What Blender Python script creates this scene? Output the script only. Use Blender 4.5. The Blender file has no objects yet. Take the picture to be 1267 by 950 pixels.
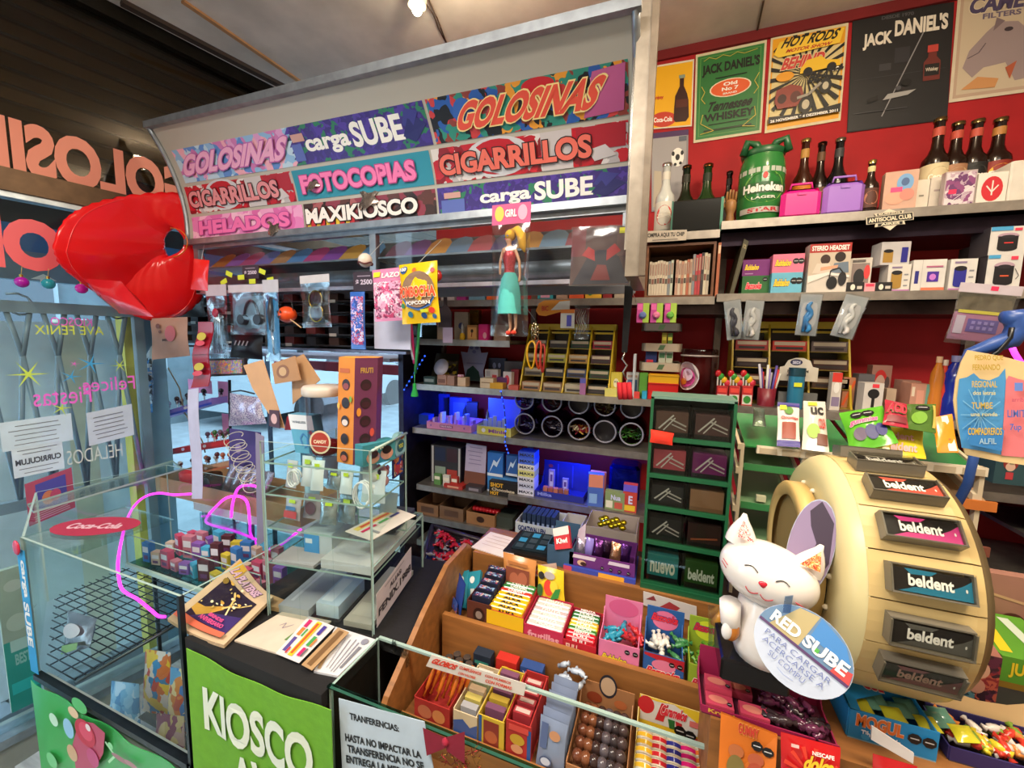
import bpy,math,random
from mathutils import Vector,Matrix
random.seed(7)
C=bpy.context.scene.collection
S=bpy.context.scene
FPX,CX,CY,EYE=504.0,633.5,475.0,1.60
PAN,PIT,ROL=map(math.radians,(20.58,6.31,1.215))
ca,sa,cb,sb,cc,sc=math.cos(PAN),math.sin(PAN),math.cos(PIT),math.sin(PIT),math.cos(ROL),math.sin(ROL)
CAM=Matrix(((cc,-sc,0),(sc,cc,0),(0,0,1)))@Matrix(((1,0,0),(0,cb,-sb),(0,sb,cb)))@Matrix(((1,0,0),(0,0,-1),(0,1,0)))@Matrix(((ca,sa,0),(-sa,ca,0),(0,0,1)))
cam=bpy.data.objects.new('camera',bpy.data.cameras.new('camera'));C.objects.link(cam)
r0,r1,r2=CAM[0],CAM[1],CAM[2]
cam.matrix_world=Matrix.Translation((0,0,EYE))@Matrix(((r0[0],-r1[0],-r2[0]),(r0[1],-r1[1],-r2[1]),(r0[2],-r1[2],-r2[2]))).to_4x4()
cam.data.sensor_width=36;cam.data.sensor_fit='HORIZONTAL';cam.data.lens=FPX/1267*36;cam.data.clip_start=.02
S.camera=cam
S.view_settings.view_transform='Standard';S.view_settings.look='None';S.view_settings.gamma=1;S.view_settings.exposure=0.62
w=bpy.data.worlds.new('daylight');S.world=w;w.use_nodes=True
bg=w.node_tree.nodes['Background']
bg.inputs[0].default_value=(.62,.82,1,1);bg.inputs[1].default_value=3.8
S.cycles.transparent_max_bounces=32
def lamp(kind,loc,energy,col,size=.1,rot=(0,0,0),sy=None,name='ceiling_and_fill_light'):
 l=bpy.data.lights.new(name,kind);l.energy=energy;l.color=col
 if kind=='AREA':
  l.size=size
  if sy:l.shape='RECTANGLE';l.size_y=sy
 elif kind=='POINT':l.shadow_soft_size=size
 o=bpy.data.objects.new(name,l);C.objects.link(o);o.location=loc;o.rotation_euler=rot
 return o
sun=lamp('SUN',(3,0,6),.8,(1,.95,.88),rot=(math.radians(10),math.radians(48),0),name='sun');sun.data.angle=.02
WARM=(1,.80,.55)
lamp('AREA',(.55,.25,2.70),22,(1,.85,.66),.9,sy=.3)  # added fill light under the ceiling, out of view and without a fitting
lamp('AREA',(-.8,-.35,2.70),30,(1,.92,.82),1.0,sy=.4)  # second added fill light, set to the left to brighten that side
lamp('POINT',(-.62,1.13,2.62),5,WARM,.04)
lamp('POINT',(.45,.95,2.60),9,WARM,.05)
lamp('POINT',(-.80,1.62,1.36),3,(.03,.1,1),.006,name='blue_strip_light')
lamp('POINT',(-.30,1.62,1.16),2.4,(.03,.1,1),.006,name='blue_strip_light')
def ray(u,v):return CAM.transposed()@Vector(((u-CX)/FPX,(v-CY)/FPX,1))
O=Vector((0,0,EYE))
def onY(u,v,Y):d=ray(u,v);return O+d*(Y/d.y)
def onZ(u,v,Z):d=ray(u,v);return O+d*((Z-EYE)/d.z)
def Xat(u,Y,Z):
 k=(u-CX)/FPX;a=CAM[0]-k*CAM[2]
 return-(a[1]*Y+a[2]*(Z-EYE))/a[0]
def Zat(v,X,Y):
 k=(v-CY)/FPX;a=CAM[1]-k*CAM[2]
 return EYE-(a[0]*X+a[1]*Y)/a[2]
def lin(h):
 h=h.lstrip('#');c=[int(h[i:i+2],16)/255 for i in(0,2,4)]
 return tuple(x/12.92 if x<=.04045 else((x+.055)/1.055)**2.4 for x in c)+(1,)
_m={}
def mat(h,kind='paper'):
 k=(h,kind)
 if k in _m:return _m[k]
 m=bpy.data.materials.new(kind+'_'+h.strip('#'));m.use_nodes=True;_m[k]=m
 nt=m.node_tree;N=nt.nodes;L=nt.links;b=N['Principled BSDF']
 b.inputs['Base Color'].default_value=lin(h)
 rough=dict(paper=.6,plastic=.35,gloss=.16,metal=.35,wood=.5,rubber=.8,cloth=.9,foil=.22,chrome=.15,wall=.75,glass_edge=.2,ink=.45).get(kind,.5)
 b.inputs['Roughness'].default_value=rough
 if kind in('metal','chrome','foil'):b.inputs['Metallic'].default_value={'metal':.75,'chrome':1,'foil':.8}[kind]
 if kind in('wall','wood','metal','paper','cloth','foil'):
  tc=N.new('ShaderNodeTexCoord');n=N.new('ShaderNodeTexNoise');mp=N.new('ShaderNodeMapping')
  L.new(tc.outputs['Object'],mp.inputs[0]);L.new(mp.outputs[0],n.inputs[0])
  if kind=='wood':mp.inputs['Scale'].default_value=(4,40,40)
  n.inputs['Scale'].default_value={'wall':6,'wood':1.5,'metal':30,'paper':25,'cloth':50,'foil':40}[kind]
  n.inputs['Detail'].default_value=6
  mx=N.new('ShaderNodeMix');mx.data_type='RGBA';mx.blend_type='MULTIPLY'
  mr=N.new('ShaderNodeMapRange');lo={'wall':.72,'wood':.6,'metal':.7,'paper':.88,'cloth':.88,'foil':.5}[kind]
  mr.inputs['From Min'].default_value=.3;mr.inputs['From Max'].default_value=.7;mr.inputs['To Min'].default_value=lo
  L.new(n.outputs[0],mr.inputs[0]);cb_=N.new('ShaderNodeCombineColor')
  for i in range(3):L.new(mr.outputs[0],cb_.inputs[i])
  mx.inputs[0].default_value=1;mx.inputs[6].default_value=lin(h);L.new(cb_.outputs[0],mx.inputs[7]);L.new(mx.outputs[2],b.inputs['Base Color'])
  if kind in('foil','cloth','metal'):
   bp=N.new('ShaderNodeBump');bp.inputs['Strength'].default_value={'foil':.7,'cloth':.3,'metal':.05}[kind];bp.inputs['Distance'].default_value=.004
   L.new(n.outputs[0],bp.inputs['Height']);L.new(bp.outputs[0],b.inputs['Normal'])
 if kind=='glow':
  b.inputs['Emission Color'].default_value=lin(h);b.inputs['Emission Strength'].default_value=1.7
 if kind=='bulb':
  b.inputs['Emission Color'].default_value=lin(h);b.inputs['Emission Strength'].default_value=25
 if kind in('glass','film','smoke','darkglass'):
  N.remove(b);out=N['Material Output']
  t=N.new('ShaderNodeBsdfTransparent');g=N.new('ShaderNodeBsdfGlossy');mx=N.new('ShaderNodeMixShader')
  t.inputs[0].default_value=lin(h);g.inputs['Roughness'].default_value=.03 if kind!='film' else .12
  g.inputs[0].default_value=(1,1,1,1)
  lw=N.new('ShaderNodeLayerWeight');lw.inputs[0].default_value=.15 if kind!='film' else .3
  mr=N.new('ShaderNodeMapRange');mr.inputs['To Min'].default_value={'glass':.015,'film':.05,'smoke':.06,'darkglass':.03}[kind];mr.inputs['To Max'].default_value=.45
  L.new(lw.outputs['Fresnel'],mr.inputs[0]);L.new(mr.outputs[0],mx.inputs[0]);L.new(t.outputs[0],mx.inputs[1]);L.new(g.outputs[0],mx.inputs[2]);L.new(mx.outputs[0],out.inputs[0])
  if kind=='film':
   n=N.new('ShaderNodeTexNoise');n.inputs['Scale'].default_value=16;n.inputs['Detail'].default_value=1;tc=N.new('ShaderNodeTexCoord');L.new(tc.outputs['Object'],n.inputs[0])
   bp=N.new('ShaderNodeBump');bp.inputs['Strength'].default_value=1;bp.inputs['Distance'].default_value=.006;L.new(n.outputs[0],bp.inputs['Height']);L.new(bp.outputs[0],g.inputs['Normal'])
 return m
def busy(cols,scale=40,rough=.4,metal=0):
 k=('busy',tuple(cols),scale,rough,metal)
 if k in _m:return _m[k]
 m=bpy.data.materials.new('printed_pattern');m.use_nodes=True;_m[k]=m
 nt=m.node_tree;N=nt.nodes;L=nt.links;b=N['Principled BSDF'];b.inputs['Roughness'].default_value=rough;b.inputs['Metallic'].default_value=metal
 tc=N.new('ShaderNodeTexCoord');v=N.new('ShaderNodeTexVoronoi');v.inputs['Scale'].default_value=scale
 n=N.new('ShaderNodeTexNoise');n.inputs['Scale'].default_value=scale*.6;ad=N.new('ShaderNodeMix');ad.data_type='RGBA';ad.inputs[0].default_value=.06
 L.new(tc.outputs['Object'],n.inputs[0]);L.new(tc.outputs['Object'],ad.inputs[6]);L.new(n.outputs['Color'],ad.inputs[7]);L.new(ad.outputs[2],v.inputs['Vector'])
 sp=N.new('ShaderNodeSeparateColor');L.new(v.outputs['Color'],sp.inputs[0])
 r=N.new('ShaderNodeValToRGB');r.color_ramp.interpolation='CONSTANT';el=r.color_ramp.elements
 while len(el)<len(cols):el.new(.5)
 for i,c in enumerate(cols):el[i].position=i/len(cols);el[i].color=lin(c)
 L.new(sp.outputs[0],r.inputs[0]);L.new(r.outputs[0],b.inputs['Base Color'])
 return m
def asmat(c):return mat(c,'ink')if isinstance(c,str)else c
BLK,WHT='#111114','#f2efe8'
_txt={}
def glyphs(s,off):
 k=(s,off)
 if k in _txt:return _txt[k]
 cu=bpy.data.curves.new('t','FONT');cu.body=s;cu.offset=off;cu.resolution_u=4;cu.fill_mode='FRONT'
 ob=bpy.data.objects.new('t',cu);me=bpy.data.meshes.new_from_object(ob)
 vs=[(v.co.x,v.co.y)for v in me.vertices];fs=[tuple(p.vertices)for p in me.polygons]
 bpy.data.objects.remove(ob);bpy.data.meshes.remove(me);bpy.data.curves.remove(cu)
 if not vs:vs=[(0,0),(1,0),(1,1)];fs=[]
 _txt[k]=(vs,fs);return vs,fs
def quad(bl,br,tr,tl):
 bl,br,tr,tl=map(Vector,(bl,br,tr,tl));n=((br-bl).cross(tl-bl)).normalized()
 def f(s,t,d=0):return bl*(1-s)*(1-t)+br*s*(1-t)+tr*s*t+tl*(1-s)*t+n*d
 f.asp=(br-bl).length/max((tl-bl).length,1e-6);return f
class MB:
 def __init__(self,M=None):self.v=[];self.f=[];self.m=[];self.ms=[];self.M=M;self.smooth=[]
 def mi(self,m):
  m=asmat(m)
  if m not in self.ms:self.ms.append(m)
  return self.ms.index(m)
 def add(self,vs,fs,m,smooth=False):
  b=len(self.v)
  if self.M:vs=[self.M@Vector(p)for p in vs]
  self.v+=[tuple(p)for p in vs];k=self.mi(m)
  for f in fs:self.f.append(tuple(i+b for i in f));self.m.append(k);self.smooth.append(smooth)
  return self
 def box(self,x0,x1,y0,y1,z0,z1,m,bv=0):
  if x0>x1:x0,x1=x1,x0
  if y0>y1:y0,y1=y1,y0
  if z0>z1:z0,z1=z1,z0
  if bv:
   bv=min(bv,(x1-x0)*.45,(y1-y0)*.45,(z1-z0)*.45)
   rng=[]
   for z,i in((z0,bv),(z0+bv,0),(z1-bv,0),(z1,bv)):
    a=i;b=bv
    rng+=[(x0+a+b,y0+a,z),(x1-a-b,y0+a,z),(x1-a,y0+a+b,z),(x1-a,y1-a-b,z),(x1-a-b,y1-a,z),(x0+a+b,y1-a,z),(x0+a,y1-a-b,z),(x0+a,y0+a+b,z)]
   fs=[tuple(range(7,-1,-1)),tuple(range(24,32))]
   for r in range(3):
    for i in range(8):fs.append((r*8+i,r*8+(i+1)%8,r*8+8+(i+1)%8,r*8+8+i))
   return self.add(rng,fs,m)
  return self.add([(x0,y0,z0),(x1,y0,z0),(x1,y1,z0),(x0,y1,z0),(x0,y0,z1),(x1,y0,z1),(x1,y1,z1),(x0,y1,z1)],[(3,2,1,0),(4,5,6,7),(0,1,5,4),(1,2,6,5),(2,3,7,6),(3,0,4,7)],m)
 def slab(self,f,s0,t0,s1,t1,d0,d1,m):
  vs=[f(s,t,d)for d in(d0,d1)for s,t in((s0,t0),(s1,t0),(s1,t1),(s0,t1))]
  return self.add(vs,[(3,2,1,0),(4,5,6,7),(0,1,5,4),(1,2,6,5),(2,3,7,6),(3,0,4,7)],m)
 def prism(self,f,pts,d0,d1,m,m2=None):
  n=len(pts);vs=[f(s,t,d0)for s,t in pts]+[f(s,t,d1)for s,t in pts]
  self.add(vs,[tuple(range(n-1,-1,-1))]+[(i,(i+1)%n,n+(i+1)%n,n+i)for i in range(n)],m2 or m)
  return self.add(vs[n:],[tuple(range(n))],m)
 def cyl(self,p0,p1,ra,rb,m,n=16,caps=True,smooth=True):
  p0=Vector(p0);p1=Vector(p1);a=(p1-p0).normalized();u=a.orthogonal().normalized();w_=a.cross(u)
  vs=[]
  for p,r in((p0,ra),(p1,rb)):
   for i in range(n):t=2*math.pi*i/n;vs.append(p+(u*math.cos(t)+w_*math.sin(t))*r)
  self.add(vs,[(i,(i+1)%n,n+(i+1)%n,n+i)for i in range(n)],m,smooth)
  if caps:self.add(vs,[tuple(range(n-1,-1,-1)),tuple(range(n,2*n))],m)
  return self
 def lathe(self,prof,c,m,n=20,axis=None,close=True,r0=0,r1=6.2832):
  c=Vector(c);a=(Vector(axis)if axis else Vector((0,0,1))).normalized();u=a.orthogonal().normalized()if axis else Vector((1,0,0));w_=a.cross(u)
  vs=[]
  for r,h in prof:
   for i in range(n):t=2*math.pi*i/n;vs.append(c+a*h+(u*math.cos(t)+w_*math.sin(t))*r)
  fs=[]
  for k in range(len(prof)-1):
   for i in range(n):fs.append((k*n+i,k*n+(i+1)%n,(k+1)*n+(i+1)%n,(k+1)*n+i))
  self.add(vs,fs,m,True)
  if close:
   e=[]
   if prof[0][0]>1e-4:e.append(tuple(range(n-1,-1,-1)))
   if prof[-1][0]>1e-4:e.append(tuple((len(prof)-1)*n+i for i in range(n)))
   if e:self.add(vs,e,m)
  return self
 def tube(self,pts,r,m,n=6,closed=False):
  pts=[Vector(p)for p in pts];k=len(pts);vs=[];up=None
  for i,p in enumerate(pts):
   a=(pts[(i+1)%k if closed else min(i+1,k-1)]-pts[i-1 if(closed or i)else 0]).normalized()
   if up is None:up=a.orthogonal().normalized()
   up=(up-a*up.dot(a));up=up.normalized()if up.length>1e-5 else a.orthogonal().normalized()
   w_=a.cross(up);rr=r[i]if isinstance(r,(list,tuple))else r
   for j in range(n):t=2*math.pi*j/n;vs.append(p+(up*math.cos(t)+w_*math.sin(t))*rr)
  fs=[]
  for i in range(k if closed else k-1):
   q=(i+1)%k
   for j in range(n):fs.append((i*n+j,i*n+(j+1)%n,q*n+(j+1)%n,q*n+j))
  if not closed:fs+=[tuple(range(n-1,-1,-1)),tuple((k-1)*n+j for j in range(n))]
  return self.add(vs,fs,m,True)
 def ball(self,c,r,m,n=16,k=10,fn=None):
  c=Vector(c);r=Vector(r)if isinstance(r,(tuple,list,Vector))else Vector((r,r,r));vs=[]
  for i in range(k+1):
   p=math.pi*i/k
   for j in range(n):
    t=2*math.pi*j/n;q=Vector((math.sin(p)*math.cos(t),math.sin(p)*math.sin(t),math.cos(p)))
    if fn:q=fn(q)
    vs.append(c+Vector((q.x*r.x,q.y*r.y,q.z*r.z)))
  return self.add(vs,[(i*n+j,(i+1)*n+j,(i+1)*n+(j+1)%n,i*n+(j+1)%n)for i in range(k)for j in range(n)],m,True)
 def surf(self,fn,nu,nv,m,smooth=True):
  vs=[fn(i/nu,j/nv)for j in range(nv+1)for i in range(nu+1)]
  return self.add(vs,[(j*(nu+1)+i,j*(nu+1)+i+1,(j+1)*(nu+1)+i+1,(j+1)*(nu+1)+i)for j in range(nv)for i in range(nu)],m,smooth)
 def sheet(self,fn,nu,nv,m,th=.0015,m2=None):
  self.surf(lambda s,t:fn(s,t,0),nu,nv,m);self.surf(lambda s,t:fn(1-s,t,-th),nu,nv,m2 or m)
  ed=[(i/nu,0)for i in range(nu+1)]+[(1,j/nv)for j in range(1,nv+1)]+[(1-i/nu,1)for i in range(1,nu+1)]+[(0,1-j/nv)for j in range(1,nv)]
  n=len(ed);return self.add([fn(s,t,0)for s,t in ed]+[fn(s,t,-th)for s,t in ed],[(i,n+i,n+(i+1)%n,(i+1)%n)for i in range(n)],m2 or m)
 def pillow(self,f,m,puff,nu=12,nv=12,crimp=.06,back=True):
  def g(sgn):
   def h(s,t):
    a=max(0,math.sin(math.pi*s))**.5;tt=(t-crimp)/(1-2*crimp);b=max(0,math.sin(math.pi*min(1,max(0,tt))))**.6
    wr=1+.10*math.sin(23*s+3*t)*math.cos(17*t)
    ss=.5+(s-.5)*(1-.06*b*math.sin(math.pi*t))
    return f(ss,t,sgn*puff*a*b*wr+sgn*.0004)
   return h
  self.surf(g(1),nu,nv,m)
  if back:self.surf(lambda s,t:g(-1)(1-s,t),nu,nv,m)
  return self
 def text(self,f,s,s0,t0,s1,t1,m,d=.001,off=.02,shear=0,ref=None):
  vs,fs=glyphs(s,off);rv=glyphs(s,ref)[0]if ref is not None else vs
  xa=min(p[0]for p in rv);xb=max(p[0]for p in rv);ya=min(p[1]for p in rv);yb=max(p[1]for p in rv)
  out=[]
  for x,y in vs:
   a=(x-xa)/max(xb-xa,1e-6);b=(y-ya)/max(yb-ya,1e-6)
   out.append(f(s0+(s1-s0)*(a+shear*(b-.5)),t0+(t1-t0)*b,d))
  return self.add(out,fs,m)
 def art(self,f,items,d=.0006):
  for it in items:
   k=it[0]
   if k=='r':
    _,a,b,c,e,m=it;nn=1 if not hasattr(f,'curved')else 8
    self.surf(lambda s,t:f(a+(c-a)*s,b+(e-b)*t,d),nn,nn,m)
   elif k in 'ew':
    if k=='e':_,a,b,ra,rb,m=it;n=20
    else:_,a,b,rb=it;ra=rb/getattr(f,'asp',1);m=BLK;n=8
    self.add([f(a+ra*math.cos(2*math.pi*(i+.5)/n),b+rb*math.sin(2*math.pi*(i+.5)/n),d)for i in range(n)],[tuple(range(n))],m)
    if k=='w':self.add([f(a+x*ra,b+y*rb,d+.0002)for x,y in((-.6,-.08),(.6,-.08),(.6,.12),(-.6,.12))],[(0,1,2,3)],'#c9c9c9')
   elif k=='p':self.add([f(a,b,d)for a,b in it[1]],[tuple(range(len(it[1])))],it[2])
   elif k=='l':
    _,pts,wd,m=it
    for(a,b),(c,e)in zip(pts,pts[1:]):
     dx=c-a;dy=(e-b)/getattr(f,'asp',1);L=math.hypot(dx,dy)or 1;nx=-dy/L*wd/2;ny=dx/L*wd/2*getattr(f,'asp',1)
     self.add([f(a-nx,b-ny,d),f(c-nx,e-ny,d),f(c+nx,e+ny,d),f(a+nx,b+ny,d)],[(0,1,2,3)],m)
   elif k=='t':
    _,s,a,b,c,e,m=it[:7];self.text(f,s,a,b,c,e,m,d,it[8]if len(it)>8 else .035,it[7]if len(it)>7 else 0)
   elif k=='T':
    _,s,a,b,c,e,m,mo=it[:8];sh=it[8]if len(it)>8 else 0
    self.text(f,s,a,b,c,e,mo,d,.085,sh,ref=.045);self.text(f,s,a,b,c,e,m,d+.0005,.045,sh)
   d+=.00025
  return self
 def build(self,name,parent=None,label=None,**kw):
  root=parent
  while root is not None and root.parent:root=root.parent
  o0=Vector(root.location)if root is not None else Vector((0,0,0))
  me=bpy.data.meshes.new(name);me.from_pydata([tuple(Vector(p)-o0)for p in self.v],[],self.f)
  for m in self.ms:me.materials.append(m)
  me.polygons.foreach_set('material_index',self.m);me.polygons.foreach_set('use_smooth',self.smooth);me.update()
  o=bpy.data.objects.new(name,me);C.objects.link(o)
  if parent is not None:o.parent=parent
  if label:o['label']=label
  for k,v in kw.items():o[k]=v
  return o
def thing(name,label,cat,loc,group=None):
 o=bpy.data.objects.new(name,None);C.objects.link(o);o.location=loc;o.empty_display_size=.02
 o['label']=label;o['category']=cat
 if group:o['group']=group
 return o
def solo(mb,name,label,cat,group=None):
 """a thing that is one mesh: origin moved to its base"""
 xs=[p[0]for p in mb.v];ys=[p[1]for p in mb.v];zs=[p[2]for p in mb.v]
 c=Vector(((min(xs)+max(xs))/2,(min(ys)+max(ys))/2,min(zs)))
 mb.v=[tuple(Vector(p)-c)for p in mb.v]
 o=mb.build(name);o.location=c;o['label']=label;o['category']=cat
 if group:o['group']=group
 return o
def hang(t,a,b,m='#c8c8c8',r=.0009):MB().tube([a,b],r,mat(m),4).build('hanging_thread',t)
def struct(mb,name,parent=None):
 o=mb.build(name,parent);
 if parent is None:o['kind']='structure'
 return o
def rotz(c,a):return Matrix.Translation(c)@Matrix.Rotation(a,4,'Z')@Matrix.Translation(-Vector(c))
def faces(x0,x1,y0,y1,z0,z1,M=None):
 M=M or Matrix.Identity(4);q=lambda*p:quad(*[M@Vector(a)for a in p])
 return dict(front=q((x0,y0,z0),(x1,y0,z0),(x1,y0,z1),(x0,y0,z1)),left=q((x0,y1,z0),(x0,y0,z0),(x0,y0,z1),(x0,y1,z1)),right=q((x1,y0,z0),(x1,y1,z0),(x1,y1,z1),(x1,y0,z1)),top=q((x0,y0,z1),(x1,y0,z1),(x1,y1,z1),(x0,y1,z1)))
def carton(name,label,cat,x0,x1,y0,y1,z0,z1,col,art=None,top=None,side=None,right=None,group=None,rz=0,part='carton',kind='paper',bv=0):
 c=((x0+x1)/2,(y0+y1)/2,z0);M=rotz(c,rz)if rz else None
 t=thing(name,label,cat,c,group)
 b=MB(M).box(x0,x1,y0,y1,z0,z1,mat(col,kind)if isinstance(col,str)else col,bv).build(part,t)
 F=faces(x0,x1,y0,y1,z0,z1,M)
 for k,a in(('front',art),('top',top),('left',side),('right',right)):
  if a:MB().art(F[k],a).build('printed_panel',t)
 return t
def pxbox(name,label,cat,u0,u1,vtop,z,Y,depth,col,**kw):
 x0=Xat(u0,Y,z);x1=Xat(u1,Y,z);z1=Zat(vtop,(x0+x1)/2,Y)
 return carton(name,label,cat,x0,x1,Y,Y+depth,z,z1,col,**kw)
def tray(name,label,cat,x0,x1,y0,y1,z0,z1,zb,col,art=None,group=None,rz=0,back_art=None,inner=None,th=.0018,side=None):
 """open counter display box: front wall low (z1), back wall tall (zb)"""
 c=((x0+x1)/2,(y0+y1)/2,z0);M=rotz(c,rz)if rz else None
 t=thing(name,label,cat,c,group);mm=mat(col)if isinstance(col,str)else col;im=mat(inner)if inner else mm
 MB(M).box(x0,x1,y0,y1,z0,z0+th,im).build('tray_floor',t)
 MB(M).box(x0,x1,y0,y0+th,z0+th,z1,mm).build('front_wall',t)
 MB(M).box(x0,x1,y1-th,y1,z0+th,zb,mm).build('back_wall',t)
 Mt=M or Matrix.Identity(4)
 for xa in(x0,x1-th):
  f=quad(*[Mt@Vector(p)for p in((xa,y0,0),(xa,y1,0),(xa,y1,1),(xa,y0,1))])
  MB().prism(f,[(.02,z0+th),(.98,z0+th),(.98,min(zb,z1+(zb-z1)*.5)),(.75,z1),(.02,z1)],-th,0,mm).build('side_wall',t)
 F=faces(x0,x1,y0,y1,z0,z1,M)
 if art:MB().art(F['front'],art).build('printed_panel',t)
 if side:MB().art(F['left'],side).build('printed_panel',t)
 if back_art:
  f=quad(*[Mt@Vector(p)for p in((x0,y1-th,z0),(x1,y1-th,z0),(x1,y1-th,zb),(x0,y1-th,zb))])
  MB().art(f,back_art).build('printed_panel',t)
 return t
# ====== SETTING
SK=.204
def sx(Y,off=0):return-2.13+SK*Y-off
def onS(u,v,off=0.0):
 d=ray(u,v);n=Vector((1,-SK,0));p=Vector((-2.13-off,0,EYE));t=(p-O).dot(n)/d.dot(n);return O+d*t
def sfr(u0,u1,vb,vt,off=0.0):
 um=(u0+u1)/2;Y0=onS(u0,(vb+vt)/2,off).y;Y1=onS(u1,(vb+vt)/2,off).y;za=onS(um,vb,off).z;zb=onS(um,vt,off).z
 return quad((sx(Y0,off),Y0,za),(sx(Y1,off),Y1,za),(sx(Y1,off),Y1,zb),(sx(Y0,off),Y0,zb))
fl=MB().box(-2.35,1.9,-1.2,2.1,-.06,-.012,mat('#8d8c88','wall'));FL=struct(fl,'floor')
tm=mat('#c9cfd0','plastic')
for i in range(4):
 for j in range(4):
  x=-2.30+i*.30;y=-.2+j*.30
  FL_t=MB().box(x,x+.294,y,y+.294,-.012,0,tm,.002).build('floor_tile',FL)
cl=MB().box(-2.35,1.9,-1.2,2.1,2.75,2.82,mat('#dcd4c8','wall'));CE=struct(cl,'ceiling')
def strip(parent,name,a,b,wd,z0,z1,m):
 a=Vector(a);b=Vector(b);n=(b-a).normalized().cross(Vector((0,0,1)))*wd/2
 q=[a-n,b-n,b+n,a+n]
 return MB().add([(p.x,p.y,z)for z in(z0,z1)for p in q],[(3,2,1,0),(4,5,6,7),(0,1,5,4),(1,2,6,5),(2,3,7,6),(3,0,4,7)],m).build(name,parent)
strip(CE,'joint_strip',onZ(226,0,2.75),onZ(380,106,2.75),.018,2.742,2.75,mat('#b88a5c'))
strip(CE,'joint_strip',onZ(945,0,2.75),onZ(936,42,2.75),.006,2.746,2.75,mat('#4a3a30'))
strip(CE,'joint_strip',onZ(150,0,2.75),onZ(356,108,2.75),.03,2.735,2.75,mat('#3a2c24'))
wb=MB().box(-1.12,1.9,1.85,1.93,0,2.75,mat('#b4141c','wall'));struct(wb,'wall_back')
wf_=MB().box(-2.35,1.7,-1.28,-1.2,0,2.75,mat('#c4bcb0','wall'));struct(wf_,'wall_front')
wr=MB().box(1.62,1.70,-1.2,1.85,0,2.75,mat('#b8ada0','wall'));struct(wr,'wall_right')
t1=MB().box(-1.12,1.62,1.838,1.85,2.715,2.75,mat('#7a1016','wall'));struct(t1,'trim_1')
alu=mat('#8f9aa0','metal');dark=mat('#2c2822','metal')
wl=MB()
def sbox(mb,Y0,Y1,z0,z1,o0,o1,m):
 q=[(sx(Y0,o1),Y0),(sx(Y1,o1),Y1),(sx(Y1,o0),Y1),(sx(Y0,o0),Y0)]
 return mb.add([(x,y,z)for z in(z0,z1)for x,y in reversed(q)],[(3,2,1,0),(4,5,6,7),(0,1,5,4),(1,2,6,5),(2,3,7,6),(3,0,4,7)][:],m)
sbox(wl,-.9,3.0,0,.21,-.03,.12,mat('#8d9690','wall'));WL=struct(wl,'wall_left')
sbox(MB(),-.9,3.0,.21,.24,-.04,.05,alu).build('sill_strip',WL)
W1=thing('window_1','x','x',(sx(.8),.8,.24));del W1['label'];del W1['category'];W1['kind']='structure'
sbox(MB(),-.9,3.0,2.03,2.10,-.03,.05,mat('#5a4634','metal')).build('crossbar',W1)
sbox(MB(),-.9,3.0,2.012,2.03,-.02,.03,mat('#b9c4cc','metal')).build('lower_bead',W1)
sbox(MB(),-.9,3.0,2.70,2.75,-.03,.05,dark).build('top_rail',W1)
sbox(MB(),-.9,3.0,.24,2.012,0,.008,mat('#f0f8fa','glass')).build('glass_pane',W1)
sbox(MB(),-.9,3.0,2.10,2.70,0,.008,mat('#c4bcae','darkglass')).build('transom_pane',W1)
for Y in(-.35,1.62,2.4):sbox(MB(),Y,Y+.03,.24,2.03,-.015,.03,alu).build('mullion',W1)
sh=thing('reflection_slats','dark bronze roller shutter with horizontal slats behind the transom glass','shutter',(sx(.8,.15),.8,2.08))  # slats added to imitate the streaky reflections in the transom glass
for k in range(13):
 z=2.09+k*.052;m=mat(['#7d6f55','#6a5f4a','#8a7c62'][k%3],'plastic')
 sbox(sbox(MB(),-.9,3.0,z,z+.036,.10,.12,m),-.9,3.0,z+.036,z+.049,.112,.13,mat('#4a4030','plastic')).build('reflection_slat',sh)
def letters(word,cells,off,col,name,label,ybase=None,cat='lettering',outline=None):
 f0=sfr(*cells,off);root=None
 mb=MB();mb.text(f0,word,1,0,0,1,col,.0015,.045)
 return solo(mb,name,label,cat)
Ya=onS(238,225).y;Yb=onS(0,180).y
def zrow(u,v):return onS(u,v).z
def decal(word,Yl,Yr,z0,z1,col,label,off=-.003,name='window_lettering',bold=.05):
 f=quad((sx(Yl,off),Yl,z0),(sx(Yr,off),Yr,z0),(sx(Yr,off),Yr,z1),(sx(Yl,off),Yl,z1))
 mb=MB();xs,fs=glyphs(word,bold)
 mb.text(f,word,1,0,0,1,col,.001,bold);return solo(mb,name,label,'lettering')
z0=zrow(120,222);z1=zrow(120,170)
yr=onS(232,230).y;yG=onS(205,205).y;yI=onS(20,180).y
per=(yr-onS(20,190).y)/5.6
decal('GOLOSINAS',yr-per*9.0,yr+.02,onS(110,236).z,onS(110,174).z,mat('#d8836a','ink'),'salmon GOLOSINAS lettering seen mirrored on the transom glass')
decal('OPEN',onS(78,305).y-.40,onS(78,305).y,onS(60,337).z,onS(60,275).z,mat('#e05a60','ink'),'coral OPEN lettering seen mirrored on the window below the crossbar',bold=.06)
decal('KIOSCO',onS(62,397).y,onS(113,397).y,onS(85,403).z,onS(85,393).z,mat('#e063c8','ink'),'small pink KIOSCO lettering painted on the shop window',bold=0)
decal('AVE FENIX',onS(42,406).y,onS(127,406).y,onS(85,414).z,onS(85,403).z,mat('#c8d84a','ink'),'yellow green AVE FENIX lettering painted on the shop window',bold=0)
decal('Felices',onS(102,480).y,onS(166,472).y,onS(135,483).z,onS(135,466).z,mat('#e86ad0','ink'),'pink mirrored word Felices painted on the window',bold=0)
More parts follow.
